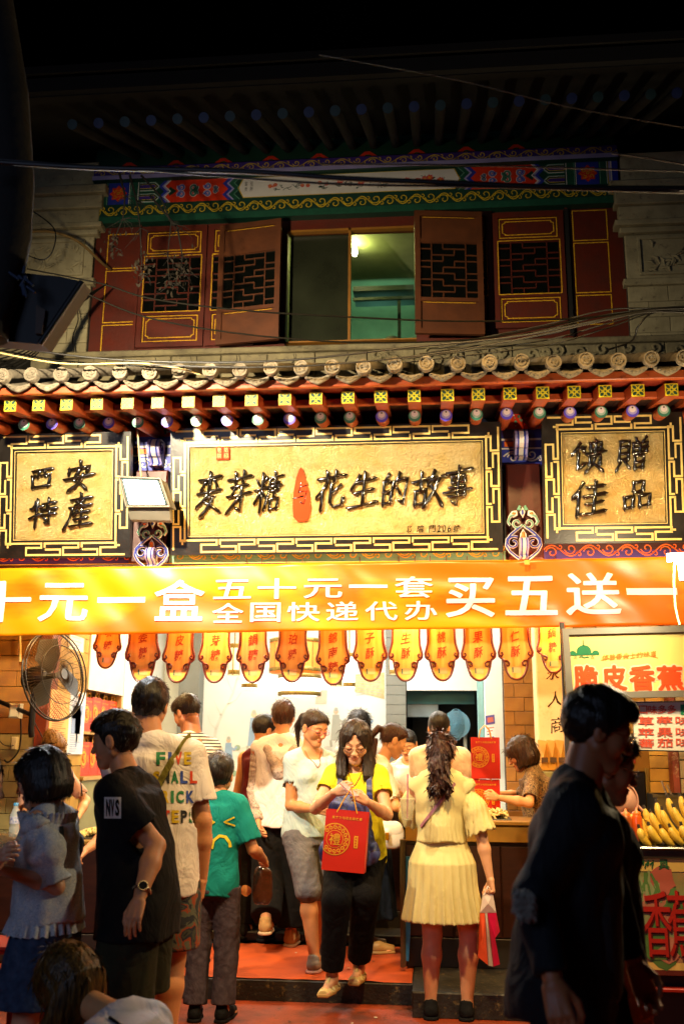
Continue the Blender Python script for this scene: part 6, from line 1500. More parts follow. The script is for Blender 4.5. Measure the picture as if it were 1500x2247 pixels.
        if hands:
            for sd in 'RL':
                if sd in s.noarm: continue
                v, q = get_hand(s.hand[sd][0]); d = J['wr'+sd]-J['el'+sd]; d = d/np.linalg.norm(d); th = s.hand[sd][1]
                hd = s.hdir[sd] if hasattr(s, 'hdir') and sd in s.hdir else d; hd = hd/np.linalg.norm(hd)
                th = V3(0, 1, 0) if th is None else th; x = th-hd*(th@hd); x = x/(np.linalg.norm(x)+1e-9); z = np.cross(x, hd)
                if sd == 'R': z = -z; x_ = x; q = q
                M3 = np.stack([x, hd, z], 1); sc = (.93 if s.fem else 1.0)*H/1.70
                if np.linalg.det(M3) < 0: q = q[:, ::-1]
                v2 = (M3 @ (v*sc).T).T+J['wr'+sd]; Vs.append(v2); Qs.append(q+n); Ts.append(np.ones((len(v2), 3))); n += len(v2)
        me = np_mesh('body', np.concatenate(Vs), np.concatenate(Qs), skin_mat(s.skin, SKINS[s.skin]), np.concatenate(Ts))
        o = link('body', me, None, s.root, False); s.body = o; return o
    def headR(s):
        return (Matrix.Rotation(rad(s.turn), 3, 'Z') @ Matrix.Rotation(rad(-s.nod), 3, 'X') @ Matrix.Rotation(rad(s.tilt), 3, 'Y'))
    def hp(s, v): return np.array(s.headR()) @ (np.array(v)*s.hs)+s.hc
    def hair(s, style, c, seed=0, n=2600, L=.02, grav=.5, scale=1.0, curl=0.0, wid=.0012, off=(0, 0, 0)):
        if (style, seed) not in HAIRS: HAIRS[(style, seed)] = build_hair(style, seed)
        v, q = HAIRS[(style, seed)]; v2, q2 = hair_strands(v, q, n, L, seed, grav, wid, curl)
        V = np.concatenate([v, v2])*scale+np.array(off); Q = np.concatenate([q, q2+len(v)]); V0 = (np.array(s.headR()) @ (V*s.hs).T).T+s.hc
        if abs(s.nod) > 14 and style not in ('short', 'crop', 'tuft'):       # loose hair hangs straight down when the head is bent
            nd = s.nod; s.nod = nd*.25; V1 = (np.array(s.headR()) @ (V*s.hs).T).T+s.hc; s.nod = nd
            t = np.clip((-.035-V[:, 2])/.13, 0, 1)[:, None]; V1 = V1+np.array([0, .05*nd/30, -.01]); V = V0*(1-t)+V1*t
        else: V = V0
        return link('hair', np_mesh('hair', V, Q, c), None, s.root, False)
    def obj(s, name, F, m, sm=1, parent=None, sol=True):
        V, Q = F.mesh()
        if len(V) < 8: return None
        V = smooth_verts(V, Q, sm) if sm else V
        return link(name, np_mesh(name, V, Q, m), None, parent or s.root, False)
    def tee(s, m, hem=.47, slv=.62, t=.012, loose=.02, neck=.047, name='t_shirt', fold=.006, seed=1, nflat=1.0, ndrop=0.0, flare=.010, hemw=None, pleat=None, vneck=0, k=.03, lowcut=None):
        H, b, J = s.H, s.b, s.J; ks = ['shR', 'shL', 'hipR', 'hipL']+(['elR', 'elL'] if slv else []); 
        if slv and slv > 1: ks += ['wrR', 'wrL']
        lo, hi = s.bounds(ks, .12+loose); lo[2] = hem*H-.02; lo[0] = min(lo[0], -.16*H); hi[0] = max(hi[0], .16*H); lo[1] = min(lo[1], -.14*H); hi[1] = max(hi[1], .14*H)
        F = s.field(lo, hi, pad=.02); s.torso(F, t, k)
        w0 = (.100+ (0 if hemw is None else hemw))*H*b+loose; pr = []
        for z in (hem-.01, .52, .58, .66, .74, .79):
            if z < hem-.011: continue
            x_, y_, _ = s.up(0, 0, z*H); f = 1-(z-hem)/(.80-hem)
            pr.append((z*H, (w0 if z < .6 else w0-(.012*H if s.fem else .002*H))*(1 if z < .75 else .93)-.012*H*(1-f), (.079*H*b+loose*.8)*(1 if z < .72 else .80)-.008*H*(1-f), y_-.004*H))
        pr.sort()
        F.econe(pr, .03, pleat)
        if slv:
            for sd in 'RL':
                if sd in s.noarm: continue
                a, e, w_ = J['sh'+sd], J['el'+sd], J['wr'+sd]; r1 = (.0315 if not s.fem else .0265)*H*math.sqrt(b)+t*.75
                if slv <= 1: F.rc(a, a+(e-a)*slv, r1, r1+flare-.004, .025, cut=True)
                else: F.rc(a, e, r1, .026*H+t, .025); F.rc(e, e+(w_-e)*(slv-1), .026*H+t, .020*H+t, .02, cut=True)
        F.noise(fold*1.5, 13, seed, False, (1, 1, .6)); F.noise(fold*.8, 28, seed+3, True, (.9, .9, .8))
        s.hem = hem; nb = s.up(0, .014*H, .850*H); F.rc(nb+V3(0, .01, .05), nb+V3(0, ndrop*.6, -.008-ndrop), neck, neck, .004, op='s', flat=nflat)
        if vneck: F.rc(nb, nb+V3(0, .06, -vneck), .04, .008, .004, op='s')
        if not slv:
            for sd in 'RL': F.rc(J['sh'+sd]+V3(.0, 0, .03), J['sh'+sd]+V3((.030 if sd == 'R' else -.030), 0, -.07), .045, .060, .006, op='s')
        if slv: 
            for sd in 'RL':
                if slv <= 1 and sd not in s.noarm: a, e = J['sh'+sd], J['el'+sd]; c = a+(e-a)*slv; d = (e-a)/np.linalg.norm(e-a); F.rc(c-d*.012, c+d*.05, r1+flare-.012, r1+flare-.008, .002, op='s')
        ph = seed*1.7; F.cutz(hem*H, 'above', lambda x, y: .006*np.sin(x*25+ph)+.004*np.sin(y*31+x*9))
        o = s.obj(name, F, m); s.top = o; return o
    def pants(s, m, end=.06, t=.010, loose=.0, name='trousers', fold=.005, seed=2, top=.60, flare=0.0, cuff=None):
        top = min(top, getattr(s, 'hem', .6)+.035)
        H, b, J = s.H, s.b, s.J; ks = ['hipR', 'hipL', 'knR', 'knL']+(['anR', 'anL'] if end < .25 else []); lo, hi = s.bounds(ks, .11+loose); hi[2] = top*H+.02; F = s.field(lo, hi, pad=.02)
        s_t = s.torso(F, t+.002); F.econe([(.47*H, .100*H*b+t, .066*H+t, 0), (top*H, .082*H*b+t, .060*H+t, 0)], .03)
        for sd in 'RL':
            hp, kn, an = J['hip'+sd], J['kn'+sd], J['an'+sd]
            if end > .27:
                q = kn+(hp-kn)*((end-.275)/.225); F.rc(hp, q, .054*H*b+t+loose*.5, .044*H*b+t+loose+flare, .02, cut=True)
            else:
                f = (.275-end)/.227; F.rc(hp, kn, .054*H*b+t+loose*.3, .036*H*b+t+loose, .02); q = kn+(an-kn)*min(1, f); F.rc(kn, q, .036*H*b+t+loose, (.028+.006*(1-f))*H+t*.7+loose+flare, .015, cut=True)
        F.noise(fold*1.1, 17, seed, False, (.7, .7, 1.1)); F.noise(fold*.55, 46, seed+1, True, (.6, .6, 1.4)); F.cutz(top*H, 'below'); return s.obj(name, F, m)
    def shoes(s, m, sole=None, high=0.0, name='shoe', open_=False, wd=1.0):
        H = s.H
        for sd in 'RL':
            an = s.J['an'+sd]; a = rad(s.J['ft'+sd]); d = V3(math.sin(a), math.cos(a), 0); nrm = V3(d[1], -d[0], 0); b = an+V3(0, 0, -.048*H); F = s.field(b-V3(.16, .16, .02), b+V3(.16, .19, .16), .0055, 0)
            if not open_:
                F.rc(b-d*.018*H+V3(0, 0, .026*H), b+d*.05*H+V3(0, 0, .026*H), .026*H, .026*H*wd, .02); F.rc(b+d*.05*H+V3(0, 0, .024*H), b+d*.115*H+V3(0, 0, .018*H), .026*H*wd, .018*H, .015); F.rc(b-d*.016*H+V3(0, 0, .03*H), b-d*.01*H+V3(0, 0, (.052+high)*H), .024*H, .024*H, .012)
                F.rc(an+V3(0, 0, -.004*H+high*H), an+V3(0, 0, .1), .023*H, .030*H, .004, op='s')
            else:
                for f_ in (-.018, .045, .075): c = b+d*f_*H; F.rc(c-nrm*.026*H+V3(0, 0, .012*H), c+V3(0, 0, (.045 if f_ < 0 else .043-.2*f_)*H), .006, .007, .004); F.rc(c+nrm*.026*H+V3(0, 0, .012*H), c+V3(0, 0, (.045 if f_ < 0 else .043-.2*f_)*H), .006, .007, .004)
                F.rc(b-d*.02*H+V3(0, 0, .045*H), b-d*.03*H+V3(0, 0, .012*H), .012, .02, .006); F.rc(b+d*.02*H+V3(0, 0, .05*H), b+d*.06*H+V3(0, 0, .034*H), .008, .012, .006)
                F.rc(b-d*.02*H+V3(0, 0, .006), b+d*.11*H+V3(0, 0, .004), .020*H, .024*H, .01)
            F.cutz(b[2]+.004, 'above')
            o = s.obj(name, F, m)
            F = s.field(b-V3(.16, .16, .02), b+V3(.16, .19, .06), .006, 0); F.rc(b-d*.02*H, b+d*.05*H, .028*H, .026*H, .02); F.rc(b+d*.05*H, b+d*.115*H, .030*H*wd, .021*H, .015); F.cutz(b[2]-.002, 'above'); F.cutz(b[2]+.018, 'below')
            s.obj('sole', F, sole or m, 0, o)
    def glasses(s, m, w_=.0016):
        M = MB(); 
        for q in (1, -1):
            M.tube([s.hp((q*(.031+.022*math.cos(a)*(1)), .098-.10*abs(.031+.022*math.cos(a))**1.35*1.6, -.001+.0145*math.sin(a)*(1 if math.sin(a) < 0 else .85))) for a in [2*math.pi*i/16 for i in range(16)]], w_, 6, closed=True)
            M.tube([s.hp((q*.053, .090, .004)), s.hp((q*.074, .07, .006)), s.hp((q*.080, .0, .008)), s.hp((q*.078, -.02, -.004))], w_, 6)
        M.tube([s.hp((-.010, .1, .002)), s.hp((0, .103, .004)), s.hp((.010, .1, .002))], w_, 6)
        return link('glasses', M.mesh('glasses', m), None, s.root, False)
    def strap(s, pts, wd, th, m, name='strap', parent=None, tube=False):
        """ribbon through points in the figure's frame, laid flat against the body"""
        M = MB(); pts = [Vector(p) for p in pts]; n = len(pts); vs = []
        for i, p in enumerate(pts):
            t = (pts[min(i+1, n-1)]-pts[max(i-1, 0)]).normalized(); c = s.up(0, 0, p.z); o = Vector((p.x-c[0], p.y-c[1], 0)).normalized(); sd = t.cross(o).normalized(); o = sd.cross(t)
            vs += [p-sd*wd/2, p+sd*wd/2, p+sd*wd/2+o*th, p-sd*wd/2+o*th]
        M.add(vs, [(i*4+k, i*4+(k+1) % 4, i*4+4+(k+1) % 4, i*4+4+k) for i in range(n-1) for k in range(4)]+[(0, 1, 2, 3), tuple(n*4-4+k for k in (3, 2, 1, 0))], 0)
        return link(name, M.mesh(name, m), None, parent or s.root, False)
    def on_shirt(s, pts2, front=True, off=.003):
        """project (x, z) points of the figure's frame onto the shirt"""
        if not hasattr(s, 'bvh'):
            me = s.top.data; s.bvh = BVHTree.FromPolygons([v.co for v in me.vertices], [p.vertices for p in me.polygons])
        out = []
        for x, z in pts2:
            y0 = .6 if front else -.6; h = s.bvh.ray_cast(Vector((x, y0, z)), Vector((0, -1 if front else 1, 0)))
            y = h[0].y if h[0] is not None else (s.lasty if hasattr(s, 'lasty') else 0); s.lasty = y; out.append(Vector((x, y+(off if front else -off), z)))
        return out
    def print_text(s, rows, front, name, col_for, x0=0):
        """rows: (string, centre z, letter height, letter width, gap); block letters on the shirt"""
        mats_ = []; M = MB(); import bmesh
        for st_, zc_, lh, lw, gp in rows:
            tot = len(st_)*lw+(len(st_)-1)*gp
            for i, ch in enumerate(st_):
                if ch == ' ': continue
                mt = col_for(st_, i)
                if mt not in mats_: mats_.append(mt)
                v, f = text_mesh(ch, .035); lo = v.min(0); hi = v.max(0); q = (v-lo)/np.maximum(hi-lo, .3 if ch in 'I' else 1e-6)
                if ch == 'I': q[:, 0] += .25
                u0 = -tot/2+i*(lw+gp)+x0; bm = bmesh.new(); sgn = 1 if not front else -1
                vv = [bm.verts.new((sgn*(u0+lw*a), 0, zc_-lh/2+lh*b)) for a, b in q]
                for t_ in f:
                    try: bm.faces.new([vv[k] for k in t_])
                    except ValueError: pass
                bmesh.ops.triangulate(bm, faces=bm.faces)
                for _ in range(3):
                    es = [e for e in bm.edges if (e.verts[0].co-e.verts[1].co).length > .016]
                    if not es: break
                    bmesh.ops.subdivide_edges(bm, edges=es, cuts=1); bmesh.ops.triangulate(bm, faces=[x for x in bm.faces if len(x.verts) > 3])
                bm.verts.index_update(); pp = s.on_shirt([(w_.co.x, w_.co.z) for w_ in bm.verts], front, .004)
                M.add(pp, [[w_.index for w_ in ff.verts] for ff in bm.faces], mats_.index(mt)); bm.free()
        return link(name, M.mesh(name, mats_, False), None, s.top, False)
def cam_print(p, name, cells, Y, off=.004):
    """print on the shirt; cells: (glyph or None, x0, y0, x1, y1, material), given where the photograph shows them"""
    import bmesh
    me = p.top.data; bvh = BVHTree.FromPolygons([v.co for v in me.vertices], [q.vertices for q in me.polygons]); co = p.Mi @ CAMP; last = Vector((0, 0, 1)); out = []
    for ch, x0, y0, x1, y1, mt in cells:
        bm = bmesh.new()
        if ch: v, f = text_mesh(ch, .04); lo = v.min(0); hi = v.max(0); q = (v-lo)/np.maximum(hi-lo, 1e-6)
        else: q = np.array([(a/6, b/6) for b in range(7) for a in range(7)]); f = [(j*7+i, j*7+i+1, j*7+i+8, j*7+i+7) for j in range(6) for i in range(6)]
        vv = [bm.verts.new((x0+(x1-x0)*a, y1+(y0-y1)*b, 0)) for a, b in q]
        for t in f:
            try: bm.faces.new([vv[i] for i in t])
            except ValueError: pass
        bmesh.ops.triangulate(bm, faces=bm.faces)
        for _ in range(3):
            es = [e for e in bm.edges if (e.verts[0].co-e.verts[1].co).length > 7]
            if not es: break
            bmesh.ops.subdivide_edges(bm, edges=es, cuts=1); bmesh.ops.triangulate(bm, faces=[z for z in bm.faces if len(z.verts) > 3])
        bm.verts.index_update(); pts = []
        for w_ in bm.verts:
            d = (p.Mi @ P(w_.co.x, w_.co.y, Y)-co).normalized(); h = bvh.ray_cast(co, d)
            if h[0] is not None: last = h[0]
            pts.append(last-d*off)
        M = MB(); M.add(pts, [[w_.index for w_ in ff.verts] for ff in bm.faces]); bm.free(); o = link(name, M.mesh(name, mt, False), None, p.top, False); out.append(o)
    return out
SKINS = {'skin': '#c98a5e', 'skin_pale': '#d9a07a', 'skin_tan': '#a8673e', 'skin_gold': '#cf9562'}
# ================================================================ the people
black_hair = hair_mat('hair_black', '#0d0906', '#1d130c'); brown_hair = hair_mat('hair_brown', '#2a150a', '#4a2814'); dkbrown = hair_mat('hair_dark_brown', '#150c07', '#2e1b10'); streak = hair_mat('hair_streaked', '#120b05', '#6a4c18'); blond = hair_mat('hair_light_brown', '#5a3a14', '#9a6c2c')
blk = cloth('cloth_black', '#101012', .85, .15); denim = cloth('denim', '#2c3a52', .85, .2, .3, vs=30, col2='#43546e'); metal_m = mat('steel', '#b9b4a8', .25, metal=1, var=.05)
RD = 0.004
# ---- tall man with the coloured letters
wt = Person('tall man from behind, white t-shirt with coloured block letters, khaki shoulder strap', 333, 1495, 5.0, RD, 2, build=1.10, side=-.055, nod=8, hs=1.02)
wt.arm('R', (452, 1842), (443, 1925), False, False, 'relax'); wt.arm('L', (300, 1850), (312, 1900), False, False)
wt.build_body(); wt.hair('short', black_hair, 1, 2600, .012, .6)
wt.tee(cloth('tee_white', '#e6dcd6', .85, .04), hem=.440, slv=.72, t=.016, loose=.035, name='t_shirt', seed=4, fold=.007, flare=.016)
wt.pants(blotch('print_shorts', ['#14161c', '#3a3c34', '#1c2233', '#8a3a18', '#55584a', '#20242e'], 9), end=.30, loose=.03, name='shorts', flare=.012)
wt.shoes(cloth('shoe_dark', '#1a1a1c'))
LC = {'g': mat('ink_green', '#1f7a4a', .6), 'b': mat('ink_blue', '#2b49a8', .6), 'r': mat('ink_red', '#d8461e', .6), 'y': mat('ink_yellow', '#d9b81c', .6), 'k': mat('ink_dark', '#1d1d1d', .6)}
rows_ = [('FIVE', 1650, 1678, ((343, 363), (369, 377), (383, 400), (404, 420)), 'gbry'), ('SMALL', 1692, 1719, ((336, 351), (355, 372), (375, 392), (396, 412), (417, 433)), 'ykgbr'), ('BRICK', 1735, 1762, ((340, 354), (358, 371), (375, 382), (387, 404), (409, 426)), 'ryggb'), ('STEPS', 1778, 1806, ((341, 354), (358, 373), (377, 393), (397, 411), (415, 431)), 'brykg')]
for t_, y0_, y1_, xx_, cc_2 in rows_: cam_print(wt, 'letter', [(ch, a_[0], y0_, a_[1], y1_, LC[c_2]) for ch, a_, c_2 in zip(t_, xx_, cc_2)], 5.0)
pts = wt.on_shirt([(wt.px(410-58*k/8, 1612+116*k/8, 4.9)[0], wt.px(410-58*k/8, 1612+116*k/8, 4.9)[2]) for k in range(9)], False, .004)
wt.strap(pts, .034, .004, cloth('strap_khaki', '#77702e'))
# ---- boy in the teal shirt
boy = Person('boy from behind in a teal t-shirt with a yellow sad face', 482, 1655, 5.95, RD, 0, build=.90, hs=.97, h=.008)
boy.arm('R', (556, 1868), (578, 1885), True, False, 'grip'); boy.build_body(); boy.hair('short', black_hair, 2, 2600, .012, .6)
boy.tee(cloth('tee_teal', '#12807a', .85, .06), hem=.455, slv=.80, t=.010, loose=.010, seed=8, fold=.006, flare=.018, neck=.048)
boy.pants(cloth('trousers_grey_violet', '#3a3038', .9, .2, .3, col2='#4d424a', vs=40), end=.06, loose=.014, seed=5, flare=.006); boy.shoes(cloth('shoe_black', '#0c0c0d'))
ypr = mat('print_yellow', '#c9b51e', .6)
def bp(px, py): q = boy.px(px, py, 5.95); return (q[0], q[2])
for nm, L_, w_ in (('printed_eye', [(462, 1791), (481, 1801), (463, 1811)], .009), ('printed_eye', [(522, 1791), (501, 1801), (523, 1810)], .009), ('printed_mouth', [(476, 1858), (480, 1840), (492, 1830), (504, 1833), (512, 1846), (513, 1856)], .015)):
    q = []
    for (a0, b0), (a1, b1) in zip(L_[:-1], L_[1:]):
        for k in range(5): q.append(bp(a0+(a1-a0)*k/5, b0+(b1-b0)*k/5))
    q.append(bp(*L_[-1])); n = len(q); M = MB(); e0 = []; 
    for i in range(n):
        t = Vector(q[min(i+1, n-1)])-Vector(q[max(i-1, 0)]); t.normalize(); nn = Vector((-t.y, t.x))*w_/2; e0 += [(q[i][0]+nn.x, q[i][1]+nn.y), (q[i][0]-nn.x, q[i][1]-nn.y)]
    pp = boy.on_shirt(e0, False, .005); M.add(pp, [(2*i, 2*i+1, 2*i+3, 2*i+2) for i in range(n-1)]); link(nm, M.mesh(nm, ypr, False), None, boy.top, False)
# clear brown bag in the boy's hand
def soft_bag(label, pts, m, cat='bag', name='carrier_bag', fold=.006, h=.007, flat=2.0, r=.05):
    lo = np.array([min(p[i] for p in pts) for i in range(3)])-.12; hi = np.array([max(p[i] for p in pts) for i in range(3)])+.12; F = Field(lo, hi, h)
    for (a0, b0) in zip(pts[:-1], pts[1:]): F.rc(a0, b0, r*.9, r, .02, flat)
    F.noise(fold, 40, 3, True); V, Q = F.mesh(); o = link(name, np_mesh(name, V, Q, m)); return tag(o, label, cat)
w0_ = boy.M @ Vector(boy.J['wrR']); 
soft_bag('thin brown plastic bag in the right hand of the boy', [tuple(w0_+Vector((.0, 0, -.09))), tuple(w0_+Vector((.0, .0, -.20)))], mat('bag_brown_film', '#5a2f1a', .2, alpha=.75, coat=.5), r=.055)
# ---- man in the black t-shirt
bm_ = Person('man facing left in a black t-shirt with a white box logo', 256, 1566, 4.4, RD, 84, build=1.10, nod=10, hs=.98, lean=.10, fat=1.06, h=.0075, turn=2)
bm_.arm('L', (352, 1868), (306, 1972), True, True, 'relax', V3(0, 1, 0)); bm_.build_body(); bm_.hair('short', black_hair, 5, 3000, .012, .6)
bm_.tee(blk, hem=.43, slv=.68, t=.016, loose=.035, seed=12, fold=.007, flare=.02)
bm_.pants(cloth('shorts_olive', '#2c2c1c', .9, .15), end=.29, loose=.035, name='shorts', flare=.012); bm_.shoes(cloth('shoe_dark', '#1a1a1c'))
lw_ = mat('logo_white', '#d5d0c8', .6)
cam_print(bm_, 'logo_box', [(None, 229, 1749, 266, 1796, lw_)], 4.3, .003)
cam_print(bm_, 'logo_letter', [('N', 233, 1754, 242, 1791, blk), ('V', 243, 1754, 251, 1791, blk), ('S', 253, 1754, 262, 1791, blk)], 4.3, .006)
wv = bm_.J['wrL']; ev = bm_.J['elL']; d_ = (ev-wv)/np.linalg.norm(ev-wv); c = Vector(wv+d_*.035); u = Vector(d_).orthogonal().normalized(); v_ = Vector(d_).cross(u); M = MB()
M.tube([c+(u*math.cos(a)+v_*math.sin(a))*.034 for a in [2*math.pi*i/20 for i in range(20)]], .007, 6, closed=True); wch = link('watch_band', M.mesh('watch_band', metal_m), None, bm_.root, False)
nrm = Vector(bm_.Mi.to_3x3() @ Vector((.25, -1, .1))).normalized(); nrm = (nrm-Vector(d_)*nrm.dot(Vector(d_))).normalized(); cc = c+nrm*.036; uu = nrm.orthogonal().normalized(); vv = nrm.cross(uu); M = MB()
ring = lambda r, h_: [cc+nrm*h_+(uu*math.cos(a)+vv*math.sin(a))*r for a in [2*math.pi*i/18 for i in range(18)]]
M.add(ring(.020, -.004)+ring(.020, .006), [(i, (i+1) % 18, 18+(i+1) % 18, 18+i) for i in range(18)]); M.poly(ring(.0175, .0062), 1); M.poly(ring(.020, .006)); link('watch_case', M.mesh('watch_case', [metal_m, blk]), None, wch, False)
# ---- girl with the bob
bg_ = Person('girl with a black bob facing left in a pale ruffled lace blouse', 96, 1642, 4.15, RD, 86, fem=True, nod=16, hs=1.0, lean=.03, build=1.0, skin='skin_pale', h=.0075)
bg_.arm('L', (126, 1948), (6, 1908), True, True, 'hold', V3(0, 0, 1)); bg_.build_body(); bg_.hair('bobwide', black_hair, 1, 3000, .018, 1.0, 1.0)
lace = blotch('lace_white', ['#aeb4bd', '#c6c9cd', '#9fa6b2', '#c9c6c2'], 60)
bg_.tee(lace, hem=.535, slv=.02, t=.014, loose=.028, name='blouse', neck=.085, seed=21, fold=.009)
H_ = bg_.H; sh, el = bg_.J['shL'], bg_.J['elL']
for sd in 'LR':
    sh, el = bg_.J['sh'+sd], bg_.J['el'+sd]; F = bg_.field(np.minimum(sh, el)-.11, np.maximum(sh, el)+.11, .006, 0); m1 = sh+(el-sh)*.45
    F.rc(sh+(el-sh)*.12, m1, .052, .075, .03); F.rc(m1, sh+(el-sh)*.80, .075, .045, .02, cut=True); F.rc(sh+(el-sh)*.76, sh+(el-sh)*.93, .044, .062, .01, cut=2); F.noise(.009, 45, 5, True, (1, 1, .5)); F.rc(sh+(el-sh)*.86, sh+(el-sh)*1.05, .040, .055, .003, op='s'); bg_.obj('puff_sleeve', F, lace)
def ruffle(p, name, c, rx, ry, z0, z1, m, n=26, amp=.012, flare=.02, tilt=0.0, cnt=156):
    M = MB(); vs = []
    for j in range(5):
        f = j/4; 
        for i in range(cnt):
            a = 2*math.pi*i/cnt; w_ = 1+(f*(flare+amp*math.sin(n*a+1.3*math.sin(3*a))))/rx; vs.append((c[0]+rx*w_*math.cos(a), c[1]+ry*w_*math.sin(a), z0+(z1-z0)*f+tilt*math.cos(a)+.004*math.sin(n*a)*f))
    M.add(vs, [(j*cnt+i, j*cnt+(i+1) % cnt, (j+1)*cnt+(i+1) % cnt, (j+1)*cnt+i) for j in range(4) for i in range(cnt)], 0, True); return link(name, M.mesh(name, m), None, p.root, False)
c_ = bg_.up(0, 0, .55*H_); ruffle(bg_, 'hem_ruffle', c_, .176, .128, .556*H_, .512*H_, lace)
c_ = bg_.up(0, 0, .80*H_); ruffle(bg_, 'neck_ruffle', c_, .138, .100, .790*H_, .825*H_, lace, 30, .008, .014)
bg_.pants(denim, end=.335, loose=.035, name='denim_shorts', top=.58, flare=.03); bg_.shoes(cloth('shoe_dark', '#1a1a1c'))
pts = [tuple(bg_.up(-.055, .10*math.cos(t)-.0, (.845-.16*abs(math.sin(t)*0)-.0)*H_)) for t in (0, 1)]
pts = bg_.on_shirt([(-.075-.035*k/8, (.79-.13*k/8)*H_) for k in range(9)], False, .004); bg_.strap(pts, .016, .003, blk)
bg_.strap([bg_.up(-.07, .06, .80*H_), bg_.up(-.075, .03, .835*H_), bg_.up(-.078, -.03, .838*H_), bg_.up(-.075, -.075, .79*H_)], .016, .004, blk)
# ---- crouching woman with streaked hair
ztop = P(206, 1988, 3.6).z
cw = Person('crouching woman in a white top, golden streaked hair falling over her face', 206, 1988, 3.6, ztop-1.55, 62, fem=True, lean=.30, nod=50, hs=1.05, H=1.55, skin='skin_gold', side=.03)
gz = -(ztop-1.55); cw.hc = cw.hc+V3(0, .10, -.15)
for sd, q in (('R', 1), ('L', -1)):
    cw.J['kn'+sd] = V3(q*.11, .36, gz+.36); cw.J['an'+sd] = V3(q*.11, .16, gz+.075)
    cw.J['el'+sd] = cw.J['sh'+sd]+V3(q*.03, .12, -.22); cw.J['wr'+sd] = cw.J['el'+sd]+V3(-q*.06, .18, -.08)
cw.build_body(); cw.hair('long', streak, 4, 2600, .03, 1.0, 1.06, .002)
cw.tee(cloth('top_white', '#c4c0c4', .8, .04), hem=.50, slv=.45, t=.010, loose=.012, seed=31, name='top', neck=.075)
cw.pants(denim, end=.29, name='jeans', top=.55); cw.shoes(cloth('shoe_dark', '#1a1a1c'))
cw.strap(cw.on_shirt([(-.075-.03*k/8, 1.555*.80-.16*k/8) for k in range(9)], False, .004), .015, .003, blk)
# ---- striped shirt man
sm = Person('young man in a striped shirt looking down behind the tall man', 412, 1527, 6.85, .13, 55, build=1.0, nod=30, lean=.06, skin='skin_tan')
sm.build_body(legs=True, hands=False); sm.hair('crop', dkbrown, 3, 1800, .012, .4, 1.03); sm.tee(striped('shirt_striped', '#cfc8bc', '#17130f', 46, .42, 2), hem=.45, slv=.65, seed=33); sm.pants(blk, end=.06); sm.shoes(blk)
# ---- person in white with a black strap behind the black shirt man
bk = Person('customer in white with a black strap, almost hidden behind the black t-shirt man', 268, 1600, 6.05, RD, 66, fem=True, nod=25, lean=.05)
bk.arm('L', (232, 1868), (186, 1868), True, True, 'hold'); bk.build_body(); bk.hair('sleek', black_hair, 9); bk.tee(cloth('tee_white2', '#cfc6bc', .85), hem=.46, slv=.6, seed=41); bk.pants(blk, end=.06); bk.shoes(blk)
bk.strap(bk.on_shirt([(-.10-.0*k/6, bk.H*.80-.2*k/6) for k in range(7)], True, .004), .03, .004, blk)
# ---- hooded top woman at the counter
hd = Person('person from behind in a pale top with patterned sleeves and hood', 622, 1540, 7.5, .13, 3, fem=True, build=1.18, hs=.93, nod=6, h=.0095)
hd.arm('L', (556, 1748), (566, 1800), False, True, 'relax'); hd.arm('R', (672, 1760), (668, 1800), False, False); hd.leg('L', (588, 1950), (583, 2020), True, True, 0)
hd.build_body(); hd.hair('short', brown_hair, 11, 2400, .02, .5, 1.0)
hd.tee(cloth('top_pale_pink', '#ece4e0', .85, .05), hem=.475, slv=0, t=.014, loose=.03, name='top', seed=51)
lacep = blotch('sleeve_lace', ['#b39a8c', '#cfbcb0', '#6f5c50', '#bfa99c'], 90)
F = hd.field(*hd.bounds(['shL', 'shR', 'elL', 'elR', 'wrL', 'wrR'], .1), .009, 0)
for sd in 'RL': a, e, w_ = hd.J['sh'+sd], hd.J['el'+sd], hd.J['wr'+sd]; F.rc(a, e, .058, .046, .02); F.rc(e, w_, .050, .040, .02)
F.noise(.008, 60, 8, True, (1, 1, 2)); hd.obj('sleeves', F, lacep) if False else None
for sd in 'RL':
    F = hd.field(*hd.bounds(['sh'+sd, 'el'+sd, 'wr'+sd], .09), .009, 0); a, e, w_ = hd.J['sh'+sd], hd.J['el'+sd], hd.J['wr'+sd]; F.rc(a, e, .058, .046, .02); F.rc(e, w_, .050, .040, .02, cut=True); F.noise(.008, 60, 8, True, (1, 1, 2)); hd.obj('sleeve', F, lacep)
F = hd.field(V3(-.18, -.28, 1.0), V3(.18, .05, 1.55), .008, 0); H_ = hd.H; F.rc(hd.up(-.10, -.095, .795*H_), hd.up(0, -.15, .70*H_), .03, .05, .02); F.rc(hd.up(.10, -.095, .795*H_), hd.up(0, -.15, .70*H_), .03, .05, .02); F.noise(.008, 60, 4, True); hd.obj('hood', F, lacep)
hd.pants(cloth('trousers_black', '#0f0d0c', .9, .2), end=.07, loose=.035, flare=.01); hd.shoes(cloth('shoe_tan', '#b08a5a'), cloth('sole_white', '#c9b89a'))
# ---- red tank top person
rt = Person('man in a dark red tank top beside the hooded person, turning right', 583, 1569, 7.62, .145, -28, nod=15, turn=-25, skin='skin_gold', h=.011); rt.build_body(hands=False); rt.hair('crop', black_hair, 3, 1500, .012); rt.tee(cloth('tank_red', '#5a1418', .8), hem=.45, slv=0, neck=.07, seed=60, name='tank_top'); rt.pants(blk, end=.06); rt.shoes(blk)
